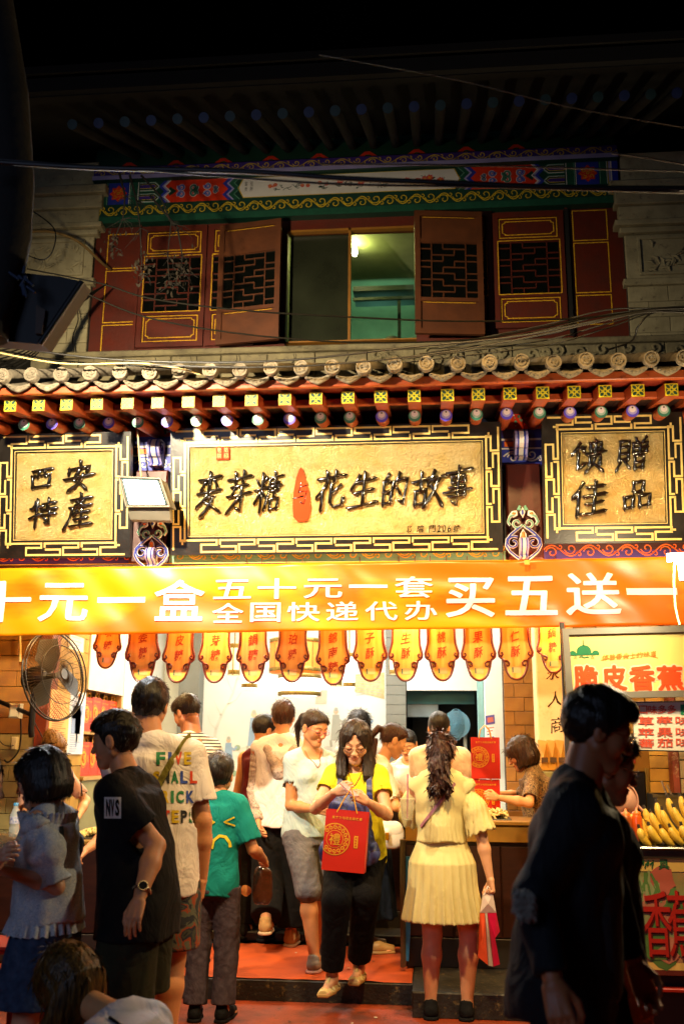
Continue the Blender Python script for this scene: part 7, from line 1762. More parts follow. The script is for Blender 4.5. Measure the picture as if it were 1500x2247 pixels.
# ---- woman with glasses in pale blue
YG_ = 6.68
gw_ = Person('young woman with pink glasses in a pale blue t-shirt and rolled grey jeans', 690, 1559, YG_, .13, -148, fem=True, nod=20, hs=.96, turn=16, lean=.02, h=.008)
gw_.arm('R', (636, 1787), (694, 1776), True, True, 'flat', V3(0, .3, 1)); gw_.arm('L', (742, 1790), (740, 1776), False, False)
gw_.J['knR'] = gw_.px(676, 1955, 6.62); gw_.J['anR'] = gw_.px(690, 2090, 6.62); gw_.J['knL'] = gw_.px(705, 1950, 6.8); gw_.J['anL'] = gw_.px(712, 2072, 6.85)
for sd in 'RL': gw_.J['an'+sd][2] = .075
gw_.J['ftR'] = 223; gw_.J['ftL'] = 215
gw_.build_body(); gw_.hair('pony', dkbrown, 3, 2000, .02, .8); gw_.glasses(mat('glasses_pink', '#a83a5a', .3))
gw_.tee(cloth('tee_pale_blue', '#b4c8d0', .85, .04), hem=.495, slv=.62, t=.012, loose=.016, seed=71, neck=.075, flare=.014)
gw_.pants(cloth('jeans_grey', '#6f6c74', .85, .12, .3, vs=60), end=.26, loose=.012, name='rolled_jeans', seed=13); gw_.shoes(cloth('shoe_grey_mesh', '#8c8a8a'), cloth('sole_pink', '#c9a0a8'))
neck_c = mat('cord_orange', '#a8501c', .6)
def necklace(p, drop=.10, m=neck_c):
    H = p.H; M = MB(); L_ = []
    for i in range(21):
        t = (i/20*2-1); x = .062*t*(1.0 if abs(t) > .9 else 1); z = .838*H-.012*H*0-drop*(1-abs(t)**1.2); y0 = Vector((x, .4, z)); 
        h = p.bvhb.ray_cast(y0, Vector((0, -1, 0))); y = h[0].y+.003 if h[0] is not None else .05; L_.append((x, y, z))
    M.tube(L_, .0022, 5); return link('necklace', M.mesh('necklace', m), None, p.root, False)
def body_bvh(p):
    V, Fc = [], []; 
    for me in (p.body.data, p.top.data): n = len(V); V += [v.co[:] for v in me.vertices]; Fc += [tuple(i+n for i in q.vertices) for q in me.polygons]
    p.bvhb = BVHTree.FromPolygons(V, Fc)
body_bvh(gw_); necklace(gw_, .11)
# ---- woman in yellow with the phone
yw = Person('woman in a yellow t-shirt and black glasses looking at her phone', 780, 1584, 6.22, .055, 180, fem=True, nod=24, hs=1.04, lean=.03, build=1.04, h=.0075, skin='skin_pale')
yw.arm('R', (692, 1774), (735, 1738), True, True, 'hold', V3(-.3, .2, 1)); yw.arm('L', (849, 1788), (806, 1760), True, True, 'hold', V3(.3, .2, 1))
yw.J['wrR'] = yw.J['elR']+(yw.px(735, 1738, 5.84)-yw.J['elR']); yw.J['wrL'] = yw.px(806, 1760, 5.86)
yw.hdir = {'R': yw.px(775, 1728, 5.78)-yw.J['wrR'], 'L': yw.px(770, 1738, 5.78)-yw.J['wrL']}
yw.J['knR'] = yw.px(738, 1975, 6.12); yw.J['anR'] = yw.px(728, 2142, 6.22); yw.J['knL'] = yw.px(802, 1960, 6.2); yw.J['anL'] = yw.px(787, 2118, 6.42); yw.J['ftR'] = 10; yw.J['ftL'] = 5
yw.build_body(); yw.hair('long', dkbrown, 7, 2600, .026, 1.0, 1.02); yw.glasses(mat('glasses_black', '#0c0a0c', .2))
yw.tee(cloth('tee_yellow', '#d6cf2a', .8, .05), hem=.475, slv=.50, t=.012, loose=.022, seed=81, neck=.070, flare=.014, fold=.006)
yw.pants(cloth('trousers_black2', '#0b0a0d', .9, .2), end=.07, loose=.014, seed=17); yw.shoes(mat('sandal_cream', '#c9b078', .45, var=.1), mat('sandal_sole', '#b08a50', .6), open_=True, name='sandal')
body_bvh(yw); necklace(yw, .12)
# phone
hm = (yw.M @ Vector(yw.px(766, 1733, 5.76)))
ph = thing('mobile_phone', 'small pink phone held in both hands of the woman in yellow', 'phone', hm); M = MB(); M.bbox((-.034, -.004, -.06), (.034, .004, .06), .003); o = M.obj('case', mat('phone_pink', '#b8706a', .35), ph, world=False); M = MB(); M.box((-.030, .0042, -.055), (.030, .005, .055)); M.obj('screen', mat('screen', '#dfe8ff', .2, emit='#cfe0ff', es=.8), ph, world=False); ph.rotation_euler = (rad(-52), 0, rad(70))
# backpack worn on the front
H_ = yw.H; F = Field((-.24, .0, .60), (.24, .42, 1.30), .008)
zt_b, zb_b = yw.px(760, 1745, 5.95)[2], yw.px(760, 1905, 5.95)[2]; cyb = yw.up(0, 0, 1.0)[1]+.155; xb = yw.px(762, 1820, 6.0)[0]
F.econe([(zb_b, .125, .06, cyb), (zb_b+.05, .145, .075, cyb), ((zt_b+zb_b)/2, .140, .078, cyb), (zt_b-.05, .115, .065, cyb), (zt_b, .07, .04, cyb-.01)], .03, cx=xb); F.rc((xb-.07, cyb+.05, zb_b+.06), (xb+.07, cyb+.05, zb_b+.06), .045, .045, .02)
for q in (1, -1): F.ell((xb+q*.145, cyb, zb_b+.07), (.035, .05, .06), .01)
F.noise(.006, 40, 2, True); V, Q = F.mesh(); bpk = thing('backpack', 'blue violet backpack worn on the chest of the woman in yellow', 'backpack', yw.M @ Vector((xb, cyb, zb_b)), yw.a)
navy = blotch('bag_violet', ['#1c2450', '#2c3470', '#1a2048', '#3a4488'], 5, .4); Mi_b = Matrix.Translation((-xb, -cyb, -zb_b)); V = V-V3(xb, cyb, zb_b); link('bag_body', np_mesh('bag_body', smooth_verts(V, Q), Q, navy), None, bpk, False)
for q in (1, -1):
    pl = yw.on_shirt([(q*(.085+.01*k/6), .80*H_-(.80*H_-zt_b+.06)*k/6) for k in range(7)], True, .006); M = MB(); st_ = [Vector(p)-Vector((xb, cyb, zb_b)) for p in [tuple(yw.up(q*.085, -.03, .835*H_)+V3(0, 0, .008))]+pl]; st_.append(Vector((q*.09, -.02, zt_b-zb_b-.08)))
    vs = []
    for p in st_: vs += [p+Vector((-.017, 0, 0)), p+Vector((.017, 0, 0)), p+Vector((.017, .006, .002)), p+Vector((-.017, .006, .002))]
    M.add(vs, [(i*4+k, i*4+(k+1) % 4, i*4+4+(k+1) % 4, i*4+4+k) for i in range(len(st_)-1) for k in range(4)]); link('strap', M.mesh('strap', navy), None, bpk, False)
# red bag hanging from her hands
tb_ = P(760, 1796, 5.7); gb = gift_bag('red gift bag hanging from the hands of the woman in yellow', (P(752, 1912, 5.72).x, 5.70, P(752, 1912, 5.72).z), 90*S(5.7), 122*S(5.7), .085, rad(-3), rad(4), cord=False)
M = MB(); hh_ = 122*S(5.7); ww_ = 90*S(5.7); hnd = gb.matrix_world
top_ = Vector((.012, .02, hh_+.125))
for q in (-1, 1): M = MB(); M.tube([(q*ww_*.24, .008, hh_-.012), (q*ww_*.12+.006, .012, hh_+.06), tuple(top_)], .0036, 6); M.obj('cord_handle', bag_gold, gb, world=False)
# ---- man behind, only hair visible
kb_ = Person('shop assistant with tousled black hair, only the top of the head showing', 788, 1566, 9.0, .145, 170, nod=20, h=.011); kb_.build_body(legs=False, hands=False); kb_.hair('tuft', black_hair, 5, 2400, .03, .2); kb_.tee(cloth('tee_grey', '#9a9a94', .8), hem=.45, slv=.6, seed=91); kb_.pants(blk, end=.06)
# ---- ponytail woman with the white handbag
pw_ = Person('woman with a brown ponytail and long navy skirt leaning right over the counter', 862, 1590, 7.4, .13, -72, fem=True, nod=24, lean=.13, hs=.97, skin='skin_gold', h=.008)
pw_.arm('R', (868, 1770), (893, 1775), True, False, 'flat'); pw_.arm('L', (875, 1745), (898, 1790), False, False, 'hold'); pw_.build_body()
pw_.hair('pony', brown_hair, 8, 2400, .02, .8); F = Field((-.06, -.24, -.42), (.06, -.06, .02), .006); F.rc((0, -.14, .0), (0, -.16, -.12), .026, .030, .01); F.rc((0, -.16, -.12), (0, -.13, -.30), .030, .012, .01); F.noise(.004, 90, 2, True, (1, 1, .1)); V, Q = F.mesh(); V = V*pw_.hs+pw_.hc; link('ponytail', np_mesh('ponytail', V, Q, brown_hair), None, pw_.root, False)
pw_.tee(cloth('blouse_white', '#d9cdb8', .8, .04), hem=.50, slv=.85, t=.014, loose=.014, seed=95, name='blouse')
def skirt(p, m, z0, z1, w0, d0, w1, d1, n=14, amp=.05, name='skirt', seed=0, y0=0, yb=0, scal=0, fn=None, hh=None, fold=.003):
    H = p.H; F = p.field(V3(-w0-.04, -d0-.06, z0*H-.02), V3(w0+.04, d0+.06, z1*H+.02), hh or .008, .0)
    def pl(th, z): f = np.clip((z1*H-z)/((z1-z0)*H), 0, 1); return amp*f*(np.sin(n*th+1.5*np.sin(2*th+seed)+z*1.5)+.35*np.sin(2.3*n*th+seed))
    F.econe([(z0*H, w0, d0, yb), (.44*H, max(.122*H, w0*.85), max(.112*H, d0*.85), yb*.6-.008*H), (.53*H, .121*H, .104*H, y0*.6-.008*H), (.57*H, .104*H, .086*H, y0), (z1*H, w1, d1, y0)], .01, pl)
    F.noise(fold, 20, seed+1, True); wav = (lambda x, y: scal*np.abs(np.sin(np.arctan2(y, x)*34))) if scal else None
    F.cutz(z0*H+.004, 'above', wav)
    for sd in 'RL': a, b = p.J['kn'+sd], p.J['hip'+sd]; 
    F.econe([(z0*H-.03, w0-.016, d0-.016, yb), (z0*H+.10, w0*.9-.016, d0*.9-.02, yb)], .0, None, op='s')
    return p.obj(name, F, m)
skirt(pw_, cloth('skirt_navy', '#0d1626', .8, .2), .14, .58, .22, .21, .115, .10, 9, .06, y0=pw_.up(0, 0, .56*pw_.H)[1]); pw_.shoes(mat('flats_tan', '#a8824e', .4), None)
def handbag(label, px, py, Y, w_, h_, m, deg=0):
    c = P(px, py, Y); F = Field((-w_/2-.03, -.06, -h_/2-.03), (w_/2+.03, .06, h_/2+.03), .005)
    F.rc((-w_*.22, 0, -h_*.12), (w_*.22, 0, -h_*.12), h_*.36, h_*.36, .02, 2.2); F.rc((-w_*.25, 0, h_*.15), (w_*.25, 0, h_*.15), h_*.30, h_*.30, .03, 2.2); V, Q = F.mesh()
    t = thing('handbag', label, 'handbag', c, rad(deg)); link('bag_body', np_mesh('bag_body', V, Q, m), None, t, False)
    F = Field((-w_/2-.03, -.07, -.03), (w_/2+.03, .07, h_/2+.04), .005); F.rc((-w_*.25, -.006, h_*.17), (w_*.25, -.006, h_*.17), h_*.31, h_*.31, .02, 2.0); F.rc((0, -.028, h_*.1), (0, -.03, -.02), .02, .014, .02); V, Q = F.mesh(); link('flap', np_mesh('flap', V, Q, m), None, t, False)
    M = MB(); M.bbox((-.012, -.066, -.03), (.012, -.052, .018), .002); M.obj('clasp', brass, t, world=False)
    return t
hb = handbag('white saddle handbag with a gold clasp hanging beside the woman in the navy skirt', 850, 1832, 7.05, .19, .19, mat('bag_leather_white', '#dcd6cf', .35, var=.05, coat=.3))
M = MB(); p0 = P(850, 1812, 7.08); M.tube([p0+Vector((-.06, 0, .02)), P(822, 1740, 7.2), P(820, 1680, 7.35)], .004, 6); M.obj('shoulder_strap', mat('bag_leather_white'  , '#dcd6cf'), hb)
# ---- saleswoman in white
sw_ = Person('saleswoman in a sleeveless white top with a round badge behind the counter', 893, 1603, 8.75, .145, 168, fem=True, nod=28, lean=.06, hs=.97, skin='skin_gold', h=.0095)
sw_.arm('R', (872, 1720), (885, 1770), False, True); sw_.build_body(legs=False, hands=True); sw_.hair('sleek', black_hair, 2, 1200, .015); sw_.tee(cloth('top_white2', '#e0cfc0', .8), hem=.50, slv=0, seed=99, neck=.06, name='top'); sw_.pants(blk, end=.06)
pt = sw_.on_shirt([(-.055, sw_.px(893, 1702, 8.65)[2])], True, .004)[0]; M = MB(); M.lathe(pt, [(.020, 0), (.018, .004), (0, .005)], 14, 'y'); link('badge', M.mesh('badge', mat('badge_orange', '#c9801c', .4)), None, sw_.root, False)
# ---- man in cream
cm = Person('man from behind in a cream t-shirt before the kitchen door', 962, 1565, 7.75, .145, -6, build=1.06, nod=20, hs=.95, skin='skin_gold', h=.0095); cm.arm('L', (915, 1735), (905, 1770), False, True); cm.build_body(); cm.hair('crop', black_hair, 7, 1700, .012, .4, 1.03); cm.tee(cloth('tee_cream', '#e4d4bc', .85), hem=.45, slv=.65, loose=.02, seed=101); cm.pants(blk, end=.06); cm.shoes(blk)
# ---- woman in the pale yellow dress
dw = Person('woman from behind in a pleated pale yellow dress with wavy auburn ponytail', 966, 1603, 6.12, RD, -4, fem=True, build=1.04, hs=1.0, nod=10, h=.0075, skin='skin_pale')
dw.arm('R', (1062, 1852), (1075, 1930), False, True, 'grip', V3(-.4, 1, 0)); dw.arm('L', (905, 1800), (893, 1775), False, False, 'hold'); dw.J['knR'] = dw.px(1028, 2050, 6.13); dw.J['anR'] = dw.px(1024, 2205, 6.13); dw.J['knL'] = dw.px(948, 2050, 6.13); dw.J['anL'] = dw.px(944, 2205, 6.13)
for sd in 'RL': dw.J['an'+sd][2] = .076
dw.build_body(); dw.hair('curlytail', hair_mat('hair_auburn', '#24100a', '#4a2414'), 4, 5200, .035, .9, .95, .010)
dress = cloth('dress_yellow', '#dacc8e', .8, .04, .2, crease=.06); H_ = dw.H
def plt(th, z): return .026*np.sin(34*th+1.5*np.sin(3*th))
dw.tee(dress, hem=.60, slv=0, t=.020, loose=.012, seed=111, name='bodice', hemw=-.022, neck=.056, fold=.0008, pleat=plt)
for sd, q in (('R', 1), ('L', -1)):        # fluttering cape sleeves
    a, e = dw.J['sh'+sd], dw.J['el'+sd]; F = dw.field(np.minimum(a, e)-.13, np.maximum(a, e)+.14, .007, 0); d = (e-a); 
    F.rc(a+V3(-q*.02, 0, .004), a+d*.5, .040, .080, .02); F.rc(a+d*.5, a+d*.98+V3(q*.005, -.01, 0), .080, .085, .02, 1.1, cut=True)
    L_ = F.ax; th = np.arctan2(F.ax[1].reshape(1, -1, 1)-a[1], F.ax[0].reshape(-1, 1, 1)-(a[0]+d[0]*.6)); F.D = (F.D+.0055*np.sin(16*th+F.ax[2].reshape(1, 1, -1)*3)).astype(np.float32)
    F.rc(a+d*.6, a+d*1.1, .060, .082, .003, op='s'); dw.obj('cape_sleeve', F, dress)
skirt(dw, dress, .325, .615, .235, .200, .136, .106, 24, .045, 'pleated_skirt', 2, yb=.0, scal=.008, hh=.006, fold=.0008)
pts = dw.on_shirt([(.085-.20*k/10, .81*H_-.245*k/10) for k in range(11)], False, .008); dw.strap(pts, .017, .003, mat('strap_pink', '#a8707c', .5))
dw.shoes(blk, None, open_=False, name='sandal')
hnd = dw.M @ Vector(dw.J['wrR']+(dw.J['wrR']-dw.J['elR'])/np.linalg.norm(dw.J['wrR']-dw.J['elR'])*.09)
cbg = thing('carrier_bag', 'pink red and white carrier bag held by the woman in the yellow dress', 'bag', hnd)
def quad_bag(pts_, cols, names, th=.07):
    pass
q_ = lambda px, py, dy=0: P(px, py, 6.0+dy)-hnd
def slab(nm, L_, m, th=.09):
    M = MB(); n = len(L_); mid = sum(L_, Vector())/n; fr_ = [p for p in L_]; bk2 = [p+Vector((0, th, 0)) for p in L_]; bulge = mid+Vector((0, -.02, 0))
    vs = fr_+bk2+[bulge, mid+Vector((0, th+.02, 0))]; M.add(vs, [(i, (i+1) % n, 2*n) for i in range(n)]+[((i+1) % n+n, i+n, 2*n+1) for i in range(n)]+[(i, i+n, (i+1) % n+n, (i+1) % n) for i in range(n)], 0, False); M.obj(nm, m, cbg, world=False)
film = lambda n_, c_: mat(n_, c_, .3, var=.1, vs=10, coat=.3, bump=.4, bs=18)
slab('white_top', [q_(1060, 1962), q_(1080, 1958), q_(1088, 2003), q_(1052, 2003)], film('film_white', '#d8c4bc'))
slab('orange_panel', [q_(1052, 2004), q_(1063, 2004), q_(1070, 2118), q_(1048, 2100)], film('film_orange', '#d8502a'))
slab('white_stripe', [q_(1063.5, 2004), q_(1068, 2004), q_(1081, 2121), q_(1071, 2119)], film('film_grey', '#b5a898'))
slab('crimson_panel', [q_(1068.5, 2004), q_(1088, 2003), q_(1096, 2044), q_(1080, 2056), q_(1096, 2116), q_(1082, 2121)], film('film_crimson', '#b80f3a'))
M = MB(); M.tube([q_(1062, 1964), q_(1070, 1945), q_(1080, 1960)], .006, 6); M.obj('handle', film('film_white', ''), cbg, world=False)
# plastic cup with a straw in her left hand
cp = P(893, 1775, 5.85); cup = thing('plastic_cup', 'clear plastic cup with a pink straw held by the woman in the yellow dress', 'cup', cp); M = MB(); M.lathe((0, 0, -.06), [(.028, 0), (.042, .11), (.045, .112), (.045, .118), (.040, .118), (.038, .1), (.026, .004)], 20); M.obj('cup_body', mat('cup_plastic', '#d8cfa8', .1, alpha=.3, var=0), cup, world=False); M = MB(); M.tube([(0, 0, -.05), (.004, 0, .19)], .004, 6); M.obj('straw', mat('straw_pink', '#c06a8a', .4), cup, world=False)
# ---- seller on the right
rs = Person('seller with a brown bob and leopard blouse behind the right counter', 1142, 1618, 7.5, .145, 78, fem=True, nod=26, lean=.10, hs=.98, skin='skin_gold', build=1.1, h=.0095)
rs.arm('L', (1160, 1762), (1092, 1750), True, True, 'hold', V3(0, 0, 1)); rs.arm('R', (1140, 1745), (1085, 1742), False, True, 'hold'); rs.build_body(); rs.hair('bob', hair_mat('hair_brown_bob', '#1d1108', '#4c3014'), 6, 2400, .03, .85); rs.tee(blotch('leopard', ['#6a4a24', '#a08050', '#2e1c10', '#8a6a3c'], 38), hem=.47, slv=.85, loose=.03, seed=121, name='blouse'); rs.pants(blk, end=.06)
# ---- seller on the left
ls = Person('seller with light brown bun and striped pink blouse behind the left counter', 118, 1608, 7.3, .145, -140, fem=True, nod=38, turn=8, lean=.10, hs=.98, skin='skin_gold', build=1.15, h=.0095)
ls.arm('L', (214, 1788), (168, 1800), True, True, 'hold', V3(0, 0, 1)); ls.arm('R', (60, 1790), (120, 1805), True, True, 'hold', V3(0, 0, 1)); ls.build_body(); ls.hair('bun', blond, 3, 2000, .02, .7); ls.tee(striped('blouse_striped', '#cf9f86', '#2a1a18', 16, .22, 0, second=None), hem=.46, slv=.85, loose=.035, seed=131, name='blouse'); ls.pants(blk, end=.06)
# ---- woman at the left edge holding a cup
le = Person('woman cut off by the left edge, holding a plastic cup', -42, 1652, 4.0, RD, -84, fem=True, nod=10, h=.009, skin='skin_pale')
le.arm('R', (-20, 1900), (2, 1880), True, True, 'hold', V3(0, 0, 1)); le.build_body(); le.hair('long', black_hair, 9, 1500); le.tee(cloth('top_dark', '#2a2a30', .8), hem=.46, slv=.6, seed=140); le.pants(denim, end=.06); le.shoes(blk)
cp = P(12, 1862, 3.85); cup = thing('plastic_cup', 'clear ribbed plastic cup at the left edge in front of the lace blouse', 'cup', cp); M = MB(); M.lathe((0, 0, -.05), [(.026, 0), (.040, .10), (.044, .102), (.038, .098), (.025, .004)], 24); M.obj('cup_body', mat('cup_plastic', ''), cup, world=False); cup.rotation_euler = (0, rad(20), 0)
# ---- dark passer-by on the right
dm = Person('tall dark passer-by on the right in a black jacket over a grey shirt', 1308, 1520, 3.0, RD, -104, build=1.0, nod=20, hs=.92, lean=.06, h=.008, skin='skin_tan', turn=16)
dm.J['elR'] = dm.px(1172, 1962, 2.80); dm.J['wrR'] = dm.px(1212, 2150, 2.70); dm.J['elL'] = dm.px(1335, 1960, 3.25); dm.J['wrL'] = dm.px(1390, 2110, 3.2); dm.build_body(); dm.hair('short', black_hair, 5, 3000, .010, .7, 1.03)
dm.glasses(metal_m)
jk = cloth('jacket_black', '#14161c', .7, .2, .25)
dm.tee(cloth('shirt_grey', '#39454a', .8, .1, col2='#2c363a', vs=3), hem=.50, slv=0, t=.012, loose=.020, seed=150, name='shirt')
H_ = dm.H; F = dm.field(V3(-.36, -.42, .44*H_), V3(.42, .40, .9*H_), .009, .02); dm.torso(F, .028); F.econe([(.44*H_, .185, .165, -.02), (.58*H_, .170, .145, -.01), (.78*H_, .165, .11, dm.up(0, 0, .78*H_)[1])], .04)
for sd in 'RL': a, e, w_ = dm.J['sh'+sd], dm.J['el'+sd], dm.J['wr'+sd]; F.rc(a, e, .060, .054, .03); F.rc(e, e+(w_-e)*.93, .054, .040, .02, cut=True); F.rc(e+(w_-e)*.85, e+(w_-e)*1.1, .032, .032, .004, op='s')
F.noise(.009, 24, 7, True, (1, 1, .7)); F.rc(dm.up(0, .02, .86*H_), dm.up(0, .02, .83*H_), .062, .06, .004, op='s')
yy = F.ax[1].reshape(1, -1, 1); xx = F.ax[0].reshape(-1, 1, 1); zz = F.ax[2].reshape(1, 1, -1); F.D = np.maximum(F.D, -(np.maximum(np.abs(xx+.01)-(.050+.05*np.clip((.8*H_-zz)/.5, 0, 1)), (.045-.10*np.clip((.75*H_-zz)/.5, 0, 1))-yy)+0*zz)).astype(np.float32)
F.cutz(.46*H_, 'above', lambda x, y: .01*np.sin(x*20+y*13)); dm.top = dm.obj('jacket', F, jk)
dm.pants(cloth('jeans_dark', '#171c26', .85, .2), end=.06, loose=.02); dm.shoes(blk)
d2 = Person('second passer-by in shadow walking just beyond the tall dark man, with thin glasses', 1322, 1604, 3.5, RD, -84, fem=True, nod=14, hs=.98, h=.010, skin='skin_tan')
d2.build_body(); d2.hair('short', black_hair, 2, 1800); d2.glasses(metal_m); d2.tee(blk, hem=.46, slv=.8, seed=160, loose=.02); d2.pants(blk, end=.06); d2.shoes(blk)
# fluffy charm bag carried by the passer-by
fb_ = thing('fluffy_pouch', 'small pale fluffy charm hanging at the elbow of the dark passer-by', 'charm', P(1150, 1985, 2.68)); M = MB(); r = random.Random(4)
for i in range(520):
    d = Vector((r.gauss(0, 1), r.gauss(0, 1), r.gauss(0, 1))).normalized(); c0 = Vector((.016*r.uniform(-1, 1), 0, .026*r.uniform(-1, 1))); M.tube([c0, c0+d*.012, c0+d*.018+Vector((0, 0, -.006))], [.006, .004, .001], 4)
M.obj('fur', mat('fur_pale', '#8c867a', .9), fb_, world=False)
# ================================================================ banana stall at the right
steel = mat('stainless', '#8f8a7c', .28, metal=.9, var=.08, vs=8); sign_y = mat('sign_yellow', '#efd07a', .4, var=.05, vs=2); sgrey = mat('sign_frame_grey', '#85827a', .4, metal=.4)
red_ink = mat('sign_red', '#dc4a1c', .4, var=.04); halo = mat('sign_halo', '#efc9a8', .4); green_ink = mat('sign_green', '#1c6a44', .4); orange_ink = mat('sign_orange', '#d07a2a', .4)
YSg = 5.55
A = [P(1243, 1534, YSg), P(1560, 1528, YSg), P(1560, 1374, YSg), P(1232, 1380, YSg)]
bs = thing('banana_sign', 'yellow sign reading 脆皮香蕉 in a grey metal frame above the banana stall', 'sign', A[0])
u = (A[1]-A[0]).normalized(); v = (A[3]-A[0]).normalized(); Wd = (A[1]-A[0]).length; Hg = (A[3]-A[0]).length
M = MB(); M.prism([a+Vector((0, .006, 0)) for a in A], (0, .05, 0)); M.obj('sign_panel', sign_y, bs)
M = MB(); fw = .034; o = A[0]
def fq(a, b): return o+u*a+v*b+Vector((0, -.012, 0))
for pts in ([(0, 0), (Wd, 0), (Wd-fw, fw), (fw, fw)], [(Wd, Hg), (0, Hg), (fw, Hg-fw), (Wd-fw, Hg-fw)], [(0, Hg), (0, 0), (fw, fw), (fw, Hg-fw)], [(Wd, 0), (Wd, Hg), (Wd-fw, Hg-fw), (Wd-fw, fw)]): M.prism([fq(a, b) for a, b in pts], (0, .06, 0))
M.obj('sign_frame', sgrey, bs)
F = Flat(A[0]+Vector((0, .006, 0)), u, v, (0, -1, 0)); k = S(YSg)
def sp(px, py): q = P(px, py, YSg)-A[0]; return q.dot(u), q.dot(v)
def stext(F, ch, x0, y0, x1, y1, mi, k_=2, bold=0.0, sp_=None, warp=None):
    f_ = sp_ or sp; a = f_(x0, y1); b = f_(x1, y0); d_ = [(0, 0)]+([(bold*math.cos(t), bold*math.sin(t)) for t in [2*math.pi*i/8 for i in range(8)]] if bold else [])
    for i, (dx, dz) in enumerate(d_): put_text(F.m, ch, (a[0]+dx, a[1]+dz, b[0]+dx, b[1]+dz), lambda uu, vv: F.at(uu, vv, k_+i*.1), mi, 0, warp)
for ch, x0, x1 in (('脆', 1262, 1308), ('皮', 1323, 1370), ('香', 1384, 1432), ('蕉', 1445, 1494)):
    stext(F, ch, x0, 1460, x1, 1514, 1, 1.2, .014); stext(F, ch, x0, 1460, x1, 1514, 0, 3, .0055)
for i, ch in enumerate('体验舌尖上的味道'): stext(F, ch, 1322+i*15, 1436-i*1.2, 1334+i*15, 1448-i*1.2, 3, 2, .001, warp=brushy(i))
F.ribbon([sp(1318, 1448), sp(1360, 1440), sp(1410, 1434), sp(1444, 1443)], .004, 3, 2)
c = sp(1281, 1428); dm_ = lambda uu, vv, r: F.poly([(uu+r*math.cos(a)*(1 if math.sin(a) > 0 else .9), vv+r*.85*math.sin(a)) for a in [math.pi*i/14 for i in range(15)]], 2, 2)
dm_(c[0], c[1], 15*k); dm_(c[0]-24*k, c[1]-5*k, 7*k); dm_(c[0]+24*k, c[1]-5*k, 7*k); F.rect(c[0]-32*k, c[1]-9*k, c[0]+32*k, c[1]-4*k, 2, 2.2); F.rect(c[0]-15*k, c[1]-6*k, c[0]+15*k, c[1]+1*k, 2, 2.4); F.rect(c[0]-.8*k, c[1]+10*k, c[0]+.8*k, c[1]+24*k, 2, 2)
for i, ch in enumerate(('清', '真')): stext(F, ch, 1258+i*38, 1438, 1266+i*38, 1446, 2)
F.ribbon([sp(1270, 1442), sp(1276, 1440), sp(1282, 1443), sp(1288, 1441), sp(1292, 1442)], .006, 2, 2)
F.obj('sign_print', [red_ink, halo, green_ink, orange_ink], bs)
M = MB(); M.bbox((P(1232, 1370, YSg+.05).x-.01, YSg+.06, .004), (P(1232, 1370, YSg+.05).x+.015, YSg+.09, P(1228, 1362, YSg).z), .003); M.obj('sign_post', mat('post_dark', '#3a3430', .5), bs)
# flavour list
Y2 = 5.6; A = [P(1390, 1646, Y2), P(1560, 1650, Y2), P(1560, 1538, Y2), P(1387, 1541, Y2)]
fs_ = thing('flavour_sign', 'white list of flavours in red letters under the banana sign', 'sign', A[0]); u2 = (A[1]-A[0]).normalized(); v2 = (A[3]-A[0]).normalized()
M = MB(); M.prism(A, (0, .012, 0)); M.obj('board', mat('list_white', '#e2dccf', .45, var=.06), fs_)
M = MB(); M.tube(A, .0045, 5, closed=True); M.obj('edge', mat('edge_dark', '#2b2a28', .5), fs_)
F = Flat(A[0], u2, v2, (0, -1, 0)); sp2 = lambda px, py: ((P(px, py, Y2)-A[0]).dot(u2), (P(px, py, Y2)-A[0]).dot(v2))
for j, (tx, y0, y1, x0, pw, gp) in enumerate((('口味多多', 1549, 1566, 1399, 18, 3), ('草莓味', 1574, 1592, 1398, 33, 8), ('苹果味', 1599, 1617, 1399, 33, 8), ('蕃茄味', 1622, 1640, 1400, 33, 8))):
    for i, ch in enumerate(tx): stext(F, ch, x0+i*(pw+gp), y0, x0+i*(pw+gp)+pw, y1, 0, 2, .0009, sp2)
a = sp2(1491, 1570); b = sp2(1540, 1549); F.rect(a[0], a[1], b[0], b[1], 1, 2); stext(F, '多', 1497, 1552, 1512, 1568, 2, 4, .001, sp2)
F.obj('sign_print', [mat('list_red', '#d0553f', .45), mat('list_green', '#1c8a60', .45), halo], fs_)
# cart
YC_ = 5.25; x0 = P(1372, 1900, YC_).x; x1 = P(1640, 1900, YC_).x; zt_ = P(1440, 1858, YC_).z
ct = thing('banana_cart', 'steel topped cart with a painted fruit panel below the bananas', 'cart', ((x0+x1)/2, YC_, .01))
ctz = lambda py: P(1440, py, YC_).z
M = MB(); M.bbox((x0-.02, YC_-.03, zt_-.012), (x1, YC_+.75, zt_), .005); M.bbox((x0, YC_-.012, ctz(1884)), (x1, YC_+.7, zt_-.014), .003); M.obj('steel_top', steel, ct)
M = MB(); M.bbox((x0, YC_, ctz(2140)), (x1, YC_+.7, ctz(1884)-.002), .004); pnl = M.obj('front_panel', mat('panel_picture', '#c98f6a', .45, var=.3, vs=3, col2='#8f9c62'), ct)
F = Flat((0, YC_-.001, 0)); cp_ = lambda px, py: (P(px, py, YC_).x, P(px, py, YC_).z)
F.rect(x0, ctz(1912), x1, ctz(1885), 1, 1); F.rect(x0, ctz(2128), x1, ctz(2112), 1, 1); F.rect(x0, ctz(2139), x1, ctz(2128), 4, 1)
r = random.Random(12)
